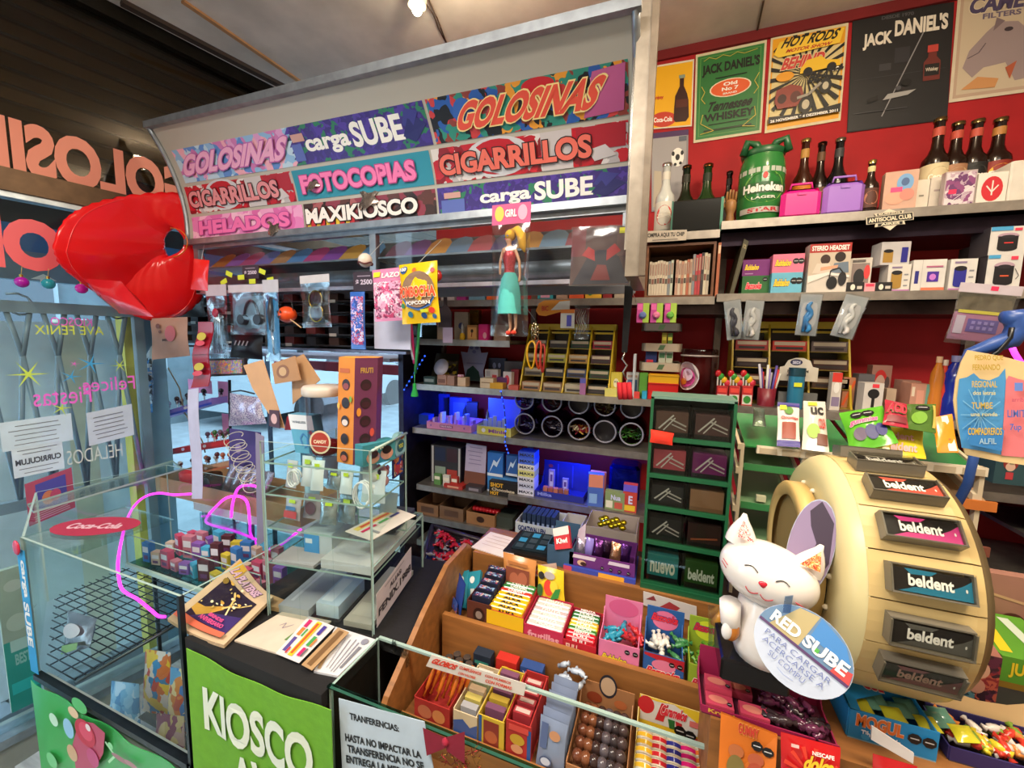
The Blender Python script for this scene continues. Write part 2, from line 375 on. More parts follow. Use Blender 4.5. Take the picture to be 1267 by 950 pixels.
decal('Fiestas',onS(40,490).y,onS(112,485).y,onS(80,500).z,onS(80,478).z,mat('#e86ad0','ink'),'pink mirrored word Fiestas painted on the window',bold=0)
decal('HELADOS',onS(82,565).y,onS(150,550).y,onS(115,570).z,onS(115,553).z,mat('#cfd6cc','ink'),'thin white HELADOS lettering low on the window',bold=-.01)
def star(u,v,r,n,col,label):
 p=onS(u,v,-.003);f=quad(p,p+Vector((SK,1,0)).normalized(),p+Vector((SK,1,1)),p+Vector((0,0,1)))
 f.asp=1;mb=MB();it=[]
 pts=[]
 for i in range(n*2):a=math.pi*i/n;q=r if i%2==0 else r*.13;pts.append((math.cos(a)*q,math.sin(a)*q))
 for i in range(0,n*2,2):it.append(('p',[pts[i-1],pts[i],pts[(i+1)%(n*2)]],col))
 it.append(('e',0,0,r*.15,r*.15,col));solo(mb.art(f,it),'painted_star',label,'decal')
star(35,463,.05,6,mat('#c2dc54','ink'),'large yellow green painted star on the window left of the greeting')
star(148,452,.03,6,mat('#c2dc54','ink'),'small yellow green painted star near the yellow post')
star(76,505,.03,5,mat('#c2dc54','ink'),'small yellow green painted star under the greeting')
star(88,466,.03,5,mat('#3aa0d8','ink'),'blue painted star beside the large yellow green star')
star(112,450,.04,5,mat('#3aa0d8','ink'),'larger blue painted star above the greeting')
star(92,450,.015,5,mat('#e86ad0','ink'),'tiny pink painted star between the blue stars')
def winpaper(u0,u1,vb,vt,col,art,label,name='paper_notice',skew=0):
 f=sfr(u0,u1,vb,vt,-.004)
 g0=f
 def f(s,t,d=0,g0=g0):return g0(s,t+skew*(s-.5),d)
 f.asp=g0.asp;mb=MB();mb.slab(f,0,0,1,1,-.0008,0,mat(col))
 mb.art(f,art);return solo(mb,name,label,'notice')
def ls(n,s0=.1,s1=.9,t0=.15,t1=.8,col='#6a7078',wd=.02):
 random.seed(n);return[('r',s0+random.random()*.1,t0+(t1-t0)*i/max(1,n-1),s1-random.random()*.15,t0+(t1-t0)*i/max(1,n-1)+wd,col)for i in range(n)]
winpaper(0,90,552,517,'#c4dcea',ls(5),'wide white paper notice taped on the window at left',skew=.1)
winpaper(15,79,586,550,'#c8dce8',ls(2,t0=.1,t1=.25)+[('t','CURRICULUM',.95,.4,.05,.6,'#3c4450')]+ls(2,t0=.75,t1=.88),'white CURRICULUM notice taped below the wide notice',skew=.06)
winpaper(108,165,545,505,'#c4d4e0',ls(6),'white paper notice on the window near the yellow post',skew=.15)
winpaper(32,92,640,588,'#a84a64',[('r',.2,.25,.85,.9,'#4a4a9a'),('e',.45,.5,.14,.16,'#c87858'),('e',.6,.5,.12,.14,'#b8486a')]+ls(4,t0=.05,t1=.2,col='#c8a0b0'),'small red and blue poster leaning on the window','small_poster',skew=.2)
pv=struct(MB().box(-9,-2.36,-4,8,-.05,.08,mat('#8a949a','wall')),'ground')
for i in range(3):
 for j in range(14):
  x=-2.72-i*.4;y=.1+j*.3
  MB().box(x,x+.385,y,y+.29,.08,.092,mat(['#8c969c','#808a90','#98a2a6'][(i*5+j)%3],'wall')).build('paving_slab',pv)
struct(MB().box(-9,4,2.2,14,-.05,.07,mat('#7c868c','wall')),'ground')
fb2=thing('street_building','grey blue building front with white shutters beyond the rear of the shop','building',(-3,9,.08))
MB().box(-9,3,9,9.6,.07,6,mat('#50606a','wall')).build('facade',fb2)
for k in range(9):
 x=-8.4+k*1.25
 wf2=MB().box(x,x+.8,8.95,9.0,.9 if k%3 else .07,2.6,mat('#9cacb4')).build('window_frame',fb2);MB().box(x+.06,x+.74,8.93,8.95,1.0 if k%3 else .2,2.5,mat(['#4a5a66','#6a7a84','#3a4650'][k%3],'gloss')).build('pane',wf2)
MB().box(-9,3,8.9,9.0,2.75,3.1,mat('#a83a44','wall')).build('red_fascia',fb2)
bd=thing('apartment_building','pale building with dark windows across the street','building',(-8,4,.08))
MB().box(-8.6,-7.6,-3,8.5,.08,6,mat('#5a6a72','wall')).build('facade',bd)
MB().box(-7.6,-7.5,-3,8.5,2.6,2.85,mat('#65757e','wall')).build('cornice',bd)
for k in range(9):
 y=-2.4+k*1.2;wf=MB().box(-7.6,-7.55,y,y+.6,1.0,2.3,mat('#8a9aa2')).build('window_frame',bd)
 MB().box(-7.56,-7.54,y+.05,y+.55,1.05,2.25,mat('#3a4650','gloss')).build('pane',wf)
cr=thing('parked_car','pale grey car parked in the street beyond the window','car',(-6.6,6.2,.08))
pr=[(0,.25),(.1,.75),(.85,.85),(1.25,1.35),(2.7,1.38),(3.3,.9),(3.95,.82),(4.0,.3)]
f=quad((-7.3,4.4,.08),(-7.3,5.4,.08),(-7.3,5.4,1.08),(-7.3,4.4,1.08));MB().prism(f,pr,0,1.6,mat('#98a4aa','gloss')).build('body',cr)
for a,b,d in((1.3,2.0,1.601),(2.05,2.7,1.601)):MB().prism(f,[(a-.15,.9),(b,.9),(b-.03,1.28),(a+.1,1.26)],d,d+.01,mat('#26303a','gloss')).build('side_window',cr)
for y in(.85,3.2):
 c=f(y,.25,1.5);MB().cyl(c,c+Vector((.14,0,0)),.3,.3,mat('#1a1a1c','rubber'),20).build('wheel',cr)
gm=mat('#84929a','plastic')
gt=thing('lattice_gate','grey crossed-bar folding gate standing outside the shop window','gate',(sx(.6,.18),.6,.08))
GO=.18
def gp(u,v,o=GO):return onS(u,v,o)
for a,b in((-35,30),(-10,72),(30,113),(72,150)):
 pass
ys=[gp(u,440).y for u in(-20,28,72,113,148)];zc_,ztop,zlow=gp(60,440).z,gp(60,388).z,.35
per_=(gp(148,440).y-gp(28,440).y)/3;dy=per_/2
yy=gp(28,440).y-2*per_
while yy<gp(160,440).y:
 for sg in(-1,1):
  for(za,zb)in((zc_,ztop),(zc_,zc_-.52)):
   y2=yy+sg*dy*(abs(zb-za)/.52 if zb<ztop else .62)
   MB().tube([(sx(yy,GO),yy,za),(sx(y2,GO),y2,zb)],.0085,gm,4).build('lattice_bar',gt)
 yy+=per_
for z in(ztop,zc_-.56):sbox(MB(),-.3,1.08,z,z+.04,GO-.015,GO+.015,gm).build('rail',gt)
for y in(-.3,.25,1.05):sbox(MB(),y,y+.03,.08,ztop,GO-.012,GO+.012,gm).build('upright',gt)
for k in range(4):
 y=.25+k*.25;MB().tube([(sx(y,GO),y+.05*(i/14)*math.cos(i*.6),ztop+.02+.05*(i/14)*math.sin(i*.6))for i in range(15)],.004,mat('#b8c4c8','metal'),4).build('scroll',gt)
def opanel(name,label,cat,u0,u1,v0,v1,o,col,th=.05):
 y0,y1=gp(u0,440,o).y,gp(u1,440,o).y;za,zb=max(.09,gp(u0,v1,o).z),gp(u0,v0,o).z
 return solo(sbox(MB(),y0,y1,za,zb,o,o+th,mat(col,'wall')),name,label,cat)
opanel('street_panel','pale grey metal sheet behind the lattice gate','panel',-60,76,395,900,.45,'#e4f0f4')
opanel('street_panel','beige metal sheet behind the lattice gate','panel',76,111,395,900,.45,'#e4e0c8')
opanel('street_panel','blue grey metal sheet behind the lattice gate by the posts','panel',111,154,395,900,.45,'#dceaf0')
opanel('yellow_post','yellow square post outside the window','post',155,170,385,900,.22,'#d8c860')
opanel('blue_post','pale blue wide post outside beside the yellow one','post',172,205,300,900,.24,'#8ab0c4')
aw=thing('street_awning','grey and blue awning fascia over the street gate','awning',(sx(.6,.6),.6,1.85))
y0,y1=-1.0,2.6
za,zb,zc2=gp(75,350,.5).z,gp(75,316,.5).z,gp(75,285,.5).z
sbox(MB(),y0,y1,za,zb,.5,.56,mat('#7f95a2','wall')).build('grey_fascia',aw)
sbox(MB(),y0,y1,zb,zc2,.5,.58,mat('#4a86b8','wall')).build('blue_fascia',aw)
sbox(MB(),y0,y1,zc2,zc2+.5,.5,.6,mat('#3a3a38','wall')).build('dark_canopy',aw)
fa=sfr(38,70,351,339,.49)
MB().art(fa,[('p',[(.5,1),(1,.4),(0,.4)],WHT),('r',.35,0,.65,.45,WHT)]).build('arrow_sign',aw)
for u,v,c,n in((27,349,'#a0189a','purple'),(60,351,'#1f8a9a','teal'),(101,357,'#c81ea0','magenta')):
 p=onS(u,v,-.02);b=MB().ball(p,.017,mat(c,'gloss'),14,10);b.cyl(p+Vector((0,0,.015)),p+Vector((0,0,.024)),.005,.005,mat('#c8b060','chrome'),8);b.tube([p+Vector((0,0,.022)),p+Vector((0,.004,.05))],.0008,mat('#c8b060'),4)
 solo(b,'christmas_bauble',n+' shiny bauble hanging in the shop window','bauble')
sb=thing('pavement_sign','beige and teal board standing on the pavement outside the window','sign',(sx(.35,.2),.35,.08))
f=sfr(3,44,878,700,.12);MB().slab(f,0,0,1,1,-.02,0,mat('#b4b8a0')).build('board',sb)
MB().art(f,[('r',0,0,1,.5,'#2f9a88'),('r',.2,.42,.9,.5,'#bcd0c0'),('t','BEST',.3,.32,.8,.4,'#9ac8b8'),('r',.1,.12,.95,.2,'#36c0b4'),('e',.5,.62,.35,.06,'#c8c8b0'),('e',.5,.88,.3,.04,'#ccc8b4')]).build('printed_panel',sb)
bl=thing('ceiling_spotlight','small round lit spotlight on the ceiling with a trailing cable','lamp',onZ(516,12,2.70))
p=onZ(516,12,2.70)
MB().cyl(p+Vector((0,0,.012)),p+Vector((0,0,.05)),.03,.035,mat('#ddd4c4','plastic'),20).build('housing',bl)
MB().ball(p,.017,mat('#fff2cc','bulb'),14,8).build('bulb',bl)
a=onZ(524,0,2.745);b=onZ(553,55,2.745)
MB().tube([a,a.lerp(b,.3)+Vector((.01,0,-.004)),a.lerp(b,.6),b],.0025,mat('#5a4636'),5).build('cable',bl)
MB().tube([a+Vector((.02,0,0)),a.lerp(b,.5)+Vector((.014,0,-.003)),b],.0025,mat('#5a4636'),5).build('cable',bl)
# ====== SHELVING on the back wall
SY=1.55
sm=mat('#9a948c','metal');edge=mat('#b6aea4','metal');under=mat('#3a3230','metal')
SHV={}
su=thing('wall_shelving','grey metal shelving unit mounted along the red wall','shelving',(.2,1.7,.6))
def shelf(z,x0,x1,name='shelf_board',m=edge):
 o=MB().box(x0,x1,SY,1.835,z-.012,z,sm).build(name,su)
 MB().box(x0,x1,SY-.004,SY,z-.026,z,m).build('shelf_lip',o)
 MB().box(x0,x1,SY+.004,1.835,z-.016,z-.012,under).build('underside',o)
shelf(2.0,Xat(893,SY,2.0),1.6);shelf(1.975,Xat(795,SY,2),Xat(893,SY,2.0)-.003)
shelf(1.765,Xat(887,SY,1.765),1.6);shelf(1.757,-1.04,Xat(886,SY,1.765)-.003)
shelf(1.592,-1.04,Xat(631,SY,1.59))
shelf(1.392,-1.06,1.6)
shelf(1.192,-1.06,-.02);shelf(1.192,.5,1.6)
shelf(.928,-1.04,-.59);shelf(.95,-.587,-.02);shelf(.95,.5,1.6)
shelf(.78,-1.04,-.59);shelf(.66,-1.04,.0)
for x in(-1.07,-.587,Xat(888,1.8,1.6),.95):
 MB().box(x-.012,x+.012,1.825,1.848,.5,2.02,mat('#8a8078','metal')).build('upright',su)
 for k in range(10):MB().box(x-.004,x+.004,1.8235,1.825,1.1+k*.05,1.12+k*.05,BLK).build('slot',su)
MB().box(-1.10,-1.075,1.5,1.83,.5,1.6,mat('#3b3a4a','metal')).build('end_panel',su)
lb=MB().box(.02+Xat(893,SY,1.9)-.02,1.6,1.60,1.84,1.93,1.974,mat('#352a38','metal')).build('lower_rail',su)
for(z,x0)in((1.736,-.0),):MB().box(x0,1.6,1.60,1.84,1.70,1.74,mat('#4a3c3a','metal')).build('lower_rail',su)
# ====== POSTERS on the red wall
def wallf(bl,br,tr,tl,Y=1.846):return quad(*[onY(u,v,Y)for u,v in(bl,br,tr,tl)])
def poster(name,label,corners,col,art,cat='poster',sheen=False):
 f=wallf(*corners);t=thing(name,label,cat,f(.5,0,0))
 MB().slab(f,0,0,1,1,-.0012,0,mat(col)).build('sheet',t);MB().art(f,art).build('printed_picture',t)
 if sheen:MB().surf(lambda s,u:f(s,u,.006+.002*math.sin(9*s)*math.sin(7*u)),8,8,mat('#f4f4f4','film')).build('clear_sleeve',t)
 return t
Y_='#eeb31c';K=BLK
poster('soda_poster','yellow poster with a dark bottle and red disc above the vodka bottle',((806,160),(856,156),(859,73),(806,82)),'#e8e0cc',[('r',.02,.02,.97,.97,Y_),('e',.3,.14,.32,.12,'#c8402c'),('t','Coca-Cola',.06,.1,.52,.18,WHT),('p',[(.55,.12),(.6,.08),(.85,.08),(.92,.14),(.9,.4),(.86,.5),(.78,.62),(.78,.74),(.68,.74),(.68,.62),(.58,.48),(.56,.3)],'#3a1a12'),('r',.6,.3,.88,.42,'#5a2a1c'),('r',.66,.74,.8,.79,'#8a9a8a'),('t','Enjoy',.05,.45,.3,.52,'#c8402c')])
poster('football_poster','grey poster with a black and white football beside the bottles',((806,262),(850,256),(852,160),(806,165)),'#8f8c92',[('r',0,.93,1,1,'#4a2c5c'),('r',.02,.02,.95,.93,'#a19ea0'),('e',.72,.66,.17,.12,WHT),('e',.72,.66,.06,.04,K),('e',.6,.71,.04,.03,K),('e',.84,.71,.04,.03,K),('e',.66,.57,.04,.02,K),('e',.8,.58,.04,.02,K),('r',.75,.86,.95,.92,'#5c6472'),('p',[(.05,.05),(.3,.08),(.28,.5),(.08,.52)],'#b8ad98')])
poster('whiskey_poster','green whiskey poster with an orange oval on the red wall',((858,177),(942,164),(949,49),(861,68)),'#d9d0b0',[('r',.03,.03,.97,.97,'#2f7a3a'),('r',.07,.06,.93,.945,'#5f9a4a'),('r',.08,.066,.92,.938,'#2c7438'),('T',"JACK DANIEL'S",.1,.72,.92,.86,'#10160f','#2c7438',.0),('e',.52,.56,.3,.1,'#e8dcc0'),('e',.52,.56,.28,.09,'#df5c28'),('t','Old',.42,.585,.62,.625,WHT),('t','No 7',.4,.53,.64,.57,WHT),('t','BRAND',.42,.49,.62,.51,WHT),('t','Tennessee',.2,.32,.85,.43,'#10160f',.1),('t','WHISKEY',.15,.21,.88,.30,'#10160f'),('r',.22,.17,.8,.178,'#10160f'),('r',.15,.1,.85,.12,'#1c3a1c'),('r',.3,.68,.75,.69,'#10160f'),('l',[(.12,.9),(.2,.93),(.3,.9),(.4,.93),(.5,.9),(.6,.93),(.7,.9),(.88,.92)],.008,'#c8b64a'),('l',[(.1,.62),(.15,.55),(.1,.48),(.16,.42)],.01,'#c8b64a'),('l',[(.92,.66),(.86,.58),(.92,.5),(.86,.44)],.01,'#c8b64a'),('l',[(.1,.08),(.3,.1),(.1,.2),(.13,.3)],.01,'#c8b64a'),('l',[(.9,.08),(.72,.1),(.9,.2),(.88,.3)],.01,'#c8b64a')])
rays=[('p',[(.5,.55),(.5+.6*math.cos(a),.55+.45*math.sin(a)),(.5+.6*math.cos(a+.1),.55+.45*math.sin(a+.1))],K)for a in[i*.26 for i in range(24)]]
rays=[('p',[(min(.97,max(.03,x)),min(.97,max(.1,y)))for x,y in it[1]],it[2])for it in rays]
poster('hot_rod_poster','yellow black and cream hot rod show poster with cars',((946,165),(1040,149),(1050,28),(954,46)),'#e0d4b0',[('r',.03,.03,.97,.97,'#e9a51c'),('r',.05,.12,.95,.8,'#d9c890')]+rays+[('p',[(.05,.8),(.12,.76),(.9,.8),(.95,.95),(.12,.92)],'#f0c83a'),('t','HOT RODS',.17,.85,.88,.95,K,.1),('t','MOTOR SHOW',.22,.795,.8,.83,'#b83020',.05),('T','BEHIND',.18,.62,.72,.74,'#c83c34','#e8dcb0',.1),('t','the',.8,.52,.92,.58,WHT),('t','BEAST',.55,.44,.95,.55,K,.15),('p',[(.42,.6),(.5,.68),(.68,.7),(.75,.65),(.92,.63),(.93,.57),(.42,.55)],'#e8bc28'),('e',.52,.56,.06,.045,K),('e',.82,.57,.06,.045,K),('e',.22,.55,.12,.05,'#e09a20'),('p',[(.1,.3),(.12,.42),(.3,.46),(.45,.42),(.5,.3),(.4,.22),(.15,.22)],'#8a3a30'),('e',.2,.32,.06,.05,'#3a1a18'),('e',.38,.32,.07,.06,'#5a2a24'),('e',.52,.22,.09,.09,'#20201e'),('e',.52,.22,.05,.05,'#c0b8a0'),('e',.76,.38,.08,.08,'#20201e'),('e',.76,.38,.04,.04,'#c0b8a0'),('l',[(.4,.3),(.55,.32),(.7,.42)],.04,'#9a9488'),('p',[(.03,.08),(.97,.08),(.97,.17),(.5,.13),(.03,.15)],K),('t','26 NOVEMBER * 4 DEZEMBER 2011',.06,.085,.94,.115,WHT)])
poster('black_whiskey_poster','large black whiskey poster with a white arched title and red-lit bottle',((1048,164),(1172,148),(1181,2),(1055,22)),'#17171a',[('r',.01,.01,.99,.99,'#1d1d20'),('T','JACK',.12,.7,.42,.84,'#e4ddd0','#1d1d20',0),('T',"DANIEL'S",.44,.78,.95,.92,'#e4ddd0','#1d1d20',0),('t','DESDE 1970',.3,.94,.62,.97,'#55555a'),('r',.05,.45,.95,.453,'#3a3a40'),('r',.3,.5,.42,.56,'#37373c'),('r',.45,.55,.6,.68,'#2c2c32'),('p',[(.74,.36),(.9,.36),(.9,.52),(.86,.56),(.86,.64),(.78,.64),(.78,.56),(.74,.52)],'#6a2a24'),('r',.75,.4,.89,.5,'#1a1a1a'),('t',"Whiskey",.76,.43,.88,.47,'#c8c0b0'),('r',.77,.6,.87,.66,'#b84038'),('l',[(.35,.1),(.72,.78)],.012,'#8f8e92'),('p',[(.35,.24),(.6,.26),(.68,.3),(.4,.29)],'#a0a0a0'),('e',.58,.37,.05,.03,'#0a0a0c'),('e',.5,.33,.03,.02,'#4a4a50'),('p',[(.2,.23),(.3,.25),(.3,.29),(.2,.27)],'#050506'),('r',.05,.15,.6,.155,'#44444a')])
poster('camel_poster','cream poster with a camel head at the right edge of the wall',((1174,127),(1310,108),(1325,-30),(1186,-10)),'#d9cdb6',[('r',.03,.03,.97,.97,'#b9a08c'),('r',.06,.06,.95,.95,'#c7b8a0'),('T','CAMEL',.12,.78,.72,.93,'#4f4668','#d8ccb4',.05),('t','FILTERS',.25,.72,.6,.77,'#6a5f7a'),('p',[(.1,.3),(.15,.45),(.3,.6),(.4,.68),(.58,.66),(.7,.55),(.75,.4),(.9,.3),(.9,.15),(.6,.12),(.5,.3),(.3,.28),(.2,.2)],'#9a8a8c'),('p',[(.36,.6),(.38,.72),(.46,.68)],'#7a6a70'),('e',.5,.6,.04,.02,'#3a3038'),('l',[(.14,.38),(.24,.42),(.3,.5)],.01,'#5a4c54'),('p',[(.25,.2),(.45,.16),(.42,.08),(.1,.1)],'#c8905c'),('p',[(.5,.25),(.6,.3),(.55,.14)],'#b05a3c')])
# ====== TOP SHELF things
def bottle(name,label,u,vt,Y,z,r,h=None,glass='#2a1208',lab='#c9a23a',cap='#b89a3a',group=None,band=None,text=None,neck=.42,kind='gloss',lab2=None):
 x=Xat(u,Y,z+.1);h=h or Zat(vt,x,Y)-z
 t=thing(name,label,'bottle',(x,Y,z),group);g=mat(glass,kind)
 sh=h*(1-neck);nr=r*.38
 MB().lathe([(r*.8,0),(r,.006),(r,sh*.86),(r*.93,sh*.95),(r*.62,sh*1.06),(nr*1.15,sh*1.2),(nr,h*.8),(nr,h-.012),(nr*1.15,h-.010)],(x,Y,z),g,20).build('glass_body',t)
 MB().lathe([(nr*1.25,h-.012),(nr*1.25,h-.002),(nr*.9,h)],(x,Y,z),mat(cap,'chrome'),14).build('cap',t)
 l=MB().lathe([(r*1.01,sh*.2),(r*1.01,sh*.8)],(x,Y,z),mat(lab,'paper'),20,close=False).build('label_band',t)
 if lab2 or text:
  m2=MB();
  for i in range(9):
   a0=-1.1+i*.2444;
  def fr(s,tt,d=0):a=-math.pi/2+(s-.5)*2.0;return Vector((x+(r*1.01+d)*math.cos(a),Y+(r*1.01+d)*math.sin(a),z+sh*(.2+.6*tt)))
  fr.asp=.9;it=[]
  if lab2:it.append(('e',.5,.5,.42,.36,lab2))
  if text:it.append(('t',text,.12,.4,.88,.62,'#f4ead8' if lab2!='#f4ead8' else '#8a2018'))
  MB().art(fr,it).build('printed_emblem',l)
 MB().lathe([(nr*1.12,h*.78),(nr*1.12,h*.88)],(x,Y,z),mat(band or lab,'paper'),14,close=False).build('neck_band',t)
 return t
Z1=2.0;ZL=1.975
bottle('vodka_bottle','clear bottle with a silver cap and red lettering left of the black tablet',822,202,1.66,ZL,.034,glass='#c4c8c4',lab='#d8d4c8',cap='#c8c8c8',text='S',lab2='#c8382c',neck=.4)
bottle('wine_bottle','dark green bottle with a brown cap behind the tablet, nearer the clear bottle',846,205,1.76,ZL,.036,glass='#14220f',lab='#2a2a1c',cap='#5a3a20')
bottle('wine_bottle','green champagne bottle behind the black tablet, nearer the keg',872,203,1.76,ZL,.038,glass='#1e3a16',lab='#22301a',cap='#7a4a28')
bottle('beer_bottle','small black bottle between the tablet and the green keg',900,212,1.74,Z1,.024,glass='#120c0a',lab='#2a1c18',cap='#3a3030')
bottle('beer_bottle','brown beer bottle with an orange label behind the pink case',991,172,1.70,Z1,.030,glass='#3a1608',lab='#d87a20',cap='#c8b070',band='#b88a40',lab2='#e89a30',text='Bier')
bottle('beer_bottle','dark brown beer bottle with a cream label between orange-labelled and black bottles',1011,176,1.74,Z1,.028,glass='#1c0c08',lab='#6a4a30',cap='#3a2018',lab2='#c8a888')
bottle('beer_bottle','glossy black beer bottle with a silver label behind the lilac case',1033,171,1.72,Z1,.031,glass='#0c0c0e',lab='#3a3a3c',cap='#a8a090',lab2='#8a8a88')
bottle('beer_bottle','small beer bottle with gold foil neck right of the lilac case',1077,198,1.60,Z1,.022,glass='#241008',lab='#5a3428',cap='#d8c478',band='#d8c890',lab2='#a86a50')
for u in(1056,1098):
 bottle('beer_bottle','brown-capped short bottle mostly hidden behind the '+('lilac case' if u<1080 else 'pink photo box'),u,206,1.76,Z1,.024,h=.115,glass='#241008',lab='#3a2018',cap='#7a4a38')
for u,vt,lab,l2,tx,lb,r in((1156,146,'#d8c8a0','#c8b890','Cerveza','tall beer bottle with a cream label, left of the row of four',.034),(1179,151,'#a87a58','#c8a880',None,'beer bottle with a beige label and blue star, second of the row of four',.033),(1203,148,'#141414','#3a3a34','Stout','black-labelled beer bottle with a red neck ring, third of the row of four',.033),(1231,146,'#8a2a1c','#e8a82a','PILS','beer bottle with a bright yellow label, last of the row of four',.034)):
 bottle('beer_bottle',lb,u,vt,1.70,Z1+.05,r,neck=.46,glass='#1e0c06',lab=lab,cap='#9a8458',band='#b84a38' if lab!='#8a2a1c' else '#b07838',lab2=l2,text=tx)
solo(MB().box(Xat(1150,1.66,Z1),Xat(1250,1.66,Z1),1.66,1.75,Z1,Z1+.05,mat('#b8aca0'),.003),'bottle_riser','low pale board block under the row of four beer bottles','block')
x0=Xat(829,1.57,ZL);x1=Xat(893,1.57,ZL);z1=Zat(246,(x0+x1)/2,1.57)
carton('tablet_case','black glossy tablet with teal edges standing at the shelf end','tablet',x0,x1,1.57,1.595,ZL,z1,'#1c1e1e',art=[('r',.0,0,.035,1,'#2f6a5a'),('r',.95,0,1,1,'#3a8a70')],kind='gloss',part='slab',bv=.004)
wh=thing('wooden_hand','small jointed wooden artist hand beside the keg','figurine',(Xat(902,1.6,ZL),1.60,ZL if 0 else Z1))
px_,=(Xat(902,1.6,Z1),);wm=mat('#a87844','wood')
MB().lathe([(.012,0),(.014,.02),(.011,.035),(.017,.05),(.018,.072),(.012,.08)],(px_,1.60,Z1),wm,12).build('palm',wh)
for i,(dx,hh)in enumerate(((-.012,.03),(-.004,.036),(.004,.034),(.012,.028))):
 MB().tube([(px_+dx,1.60,Z1+.074),(px_+dx*1.1,1.597,Z1+.074+hh*.55),(px_+dx*1.1,1.585,Z1+.074+hh)],[.0042,.004,.003],wm,7).build('finger',wh)
MB().tube([(px_-.014,1.6,Z1+.055),(px_-.024,1.595,Z1+.07),(px_-.022,1.588,Z1+.085)],[.005,.0045,.003],wm,7).build('thumb',wh)
kx=Xat(937,1.66,Z1);kr=(Xat(965,1.66,Z1+.1)-Xat(908,1.66,Z1+.1))/2;kh=Zat(196,kx,1.66)-Z1
kg=thing('beer_keg','green and white mini beer keg with a dark green handle top','keg',(kx,1.66,Z1))
MB().lathe([(kr*.86,0),(kr*.9,.008),(kr*.9,.014),(kr*.95,.022),(kr,.05),(kr,kh-.05),(kr*.95,kh-.02),(kr*.9,kh-.012),(kr*.88,kh)],(kx,1.66,Z1),mat('#2f7a3a','foil' if 0 else 'gloss'),32).build('drum',kg)
def fk(s,t,d=0):a=-math.pi/2+(s-.5)*2.6;return Vector((kx+(kr+d)*math.cos(a),1.66+(kr+d)*math.sin(a),Z1+.05+(kh-.1)*t))
fk.asp=1.6;fk.curved=1
MB().art(fk,[('r',0,.88,1,1.0,'#b8c0b4'),('e',.5,.5,.36,.4,'#7ab04a'),('e',.5,.5,.33,.36,'#2a6a30'),('r',0,.34,1,.62,'#1e5a2a'),('T','Heineken',.14,.38,.86,.6,'#f0f0e8','#1e4a24',0),('e',.5,.78,.04,.08,'#c8281c'),('t','LAGER',.3,.2,.7,.27,'#d8e0d0'),('r',.1,-.14,.9,.0,'#b8b8b0'),('t','STAR',.25,-.12,.75,-.02,'#b81c28')]).build('printed_panel',kg)
hd=MB();hm=mat('#1f5a34','plastic')
hd.lathe([(kr*.9,kh-.002),(kr*.98,kh+.012),(kr*.8,kh+.022),(.01,kh+.014)],(kx,1.66,Z1),hm,24);hd.build('handle_rim',kg)
for sg in(-1,1):MB().tube([(kx+sg*kr*.95,1.62,Z1+kh),(kx+sg*kr*.8,1.62,Z1+kh+.04),(kx+sg*kr*.4,1.62,Z1+kh+.03),(kx+sg*kr*.25,1.62,Z1+kh+.01)],.012,hm,8).build('handle',kg)
for u0,u1,vt,c,lb in((965,1015,233,'#e0208c','bright pink plastic carry case with a handle'),(1017,1069,224,'#9a6ac8','lilac plastic carry case with a handle')):
 x0=Xat(u0,1.575,Z1);x1=Xat(u1,1.575,Z1);z1=Zat(vt,(x0+x1)/2,1.575);t=thing('carry_case',lb,'case',((x0+x1)/2,1.59,Z1))
 m=mat(c,'plastic');MB().box(x0,x1,1.575,1.605,Z1,z1,m,.012).build('shell',t)
 xm=(x0+x1)/2;MB().tube([(xm-.03,1.59,z1-.002),(xm-.027,1.59,z1+.018),(xm+.027,1.59,z1+.018),(xm+.03,1.59,z1-.002)],.004,m,6).build('handle',t)
 MB().box(xm-.012,xm+.012,1.572,1.576,z1-.02,z1-.012,m).build('latch',t)
pxbox('heart_box','cream box printed with a blue heart and pink biscuits','box',1092,1132,211,Z1,1.575,.03,'#c8a08c',art=[('e',.62,.7,.25,.22,'#6a9ac8'),('e',.62,.72,.12,.1,'#3a5a8a'),('e',.35,.35,.3,.18,'#d89a80'),('e',.7,.4,.22,.15,'#c88070'),('r',.2,.48,.55,.6,'#e83a7a')],rz=-.1)
pxbox('small_white_box','small white box behind the photo box on the top shelf','box',1131,1146,222,Z1,1.62,.05,'#e4dccc',art=[('r',.2,.5,.6,.55,'#8a8478')])
pxbox('small_white_box','small white box left of the purple case sleeve','box',1147,1163,219,Z1,1.62,.05,'#d8cfc2',art=[('r',.3,.6,.9,.65,'#a89a98')])
pxbox('disc_case','purple and white plastic disc case sleeve with a pink tag','case',1165,1204,211,Z1,1.58,.02,'#b8a8a8',art=[('r',.04,.04,.96,.96,busy(['#6a3a6a','#b8a0b0','#8a4a7a','#d8ccd0'],60)),('r',.15,.38,.4,.5,'#e8305a'),('l',[(.3,.2),(.95,.6)],.02,'#e8e0e0'),('l',[(.25,.15),(.9,.4)],.01,'#e8e0e0')],kind='gloss')
pxbox('logo_box','white square box with a round red emblem','box',1206,1243,213,Z1,1.58,.03,'#e4dcd0',art=[('e',.5,.5,.36,.38,'#c82a34'),('l',[(.3,.6),(.5,.4),(.7,.6)],.05,'#e4dcd0'),('l',[(.5,.75),(.5,.3)],.05,'#e4dcd0')])
pxbox('white_box','plain white rounded box at the right end of the top shelf','box',1245,1300,196,Z1,1.58,.08,'#ddd6ca',art=[('e',.5,.5,.06,.06,'#b8b0a4')],bv=.004)
f=wallf((1072,288),(1131,282),(1129,255),(1071,262),SY-.006)
em=thing('emblem_sign','black shield sign reading BUENOS ANTISOCIAL CLUB AIRES on the shelf edge','sign',f(.5,0,0))
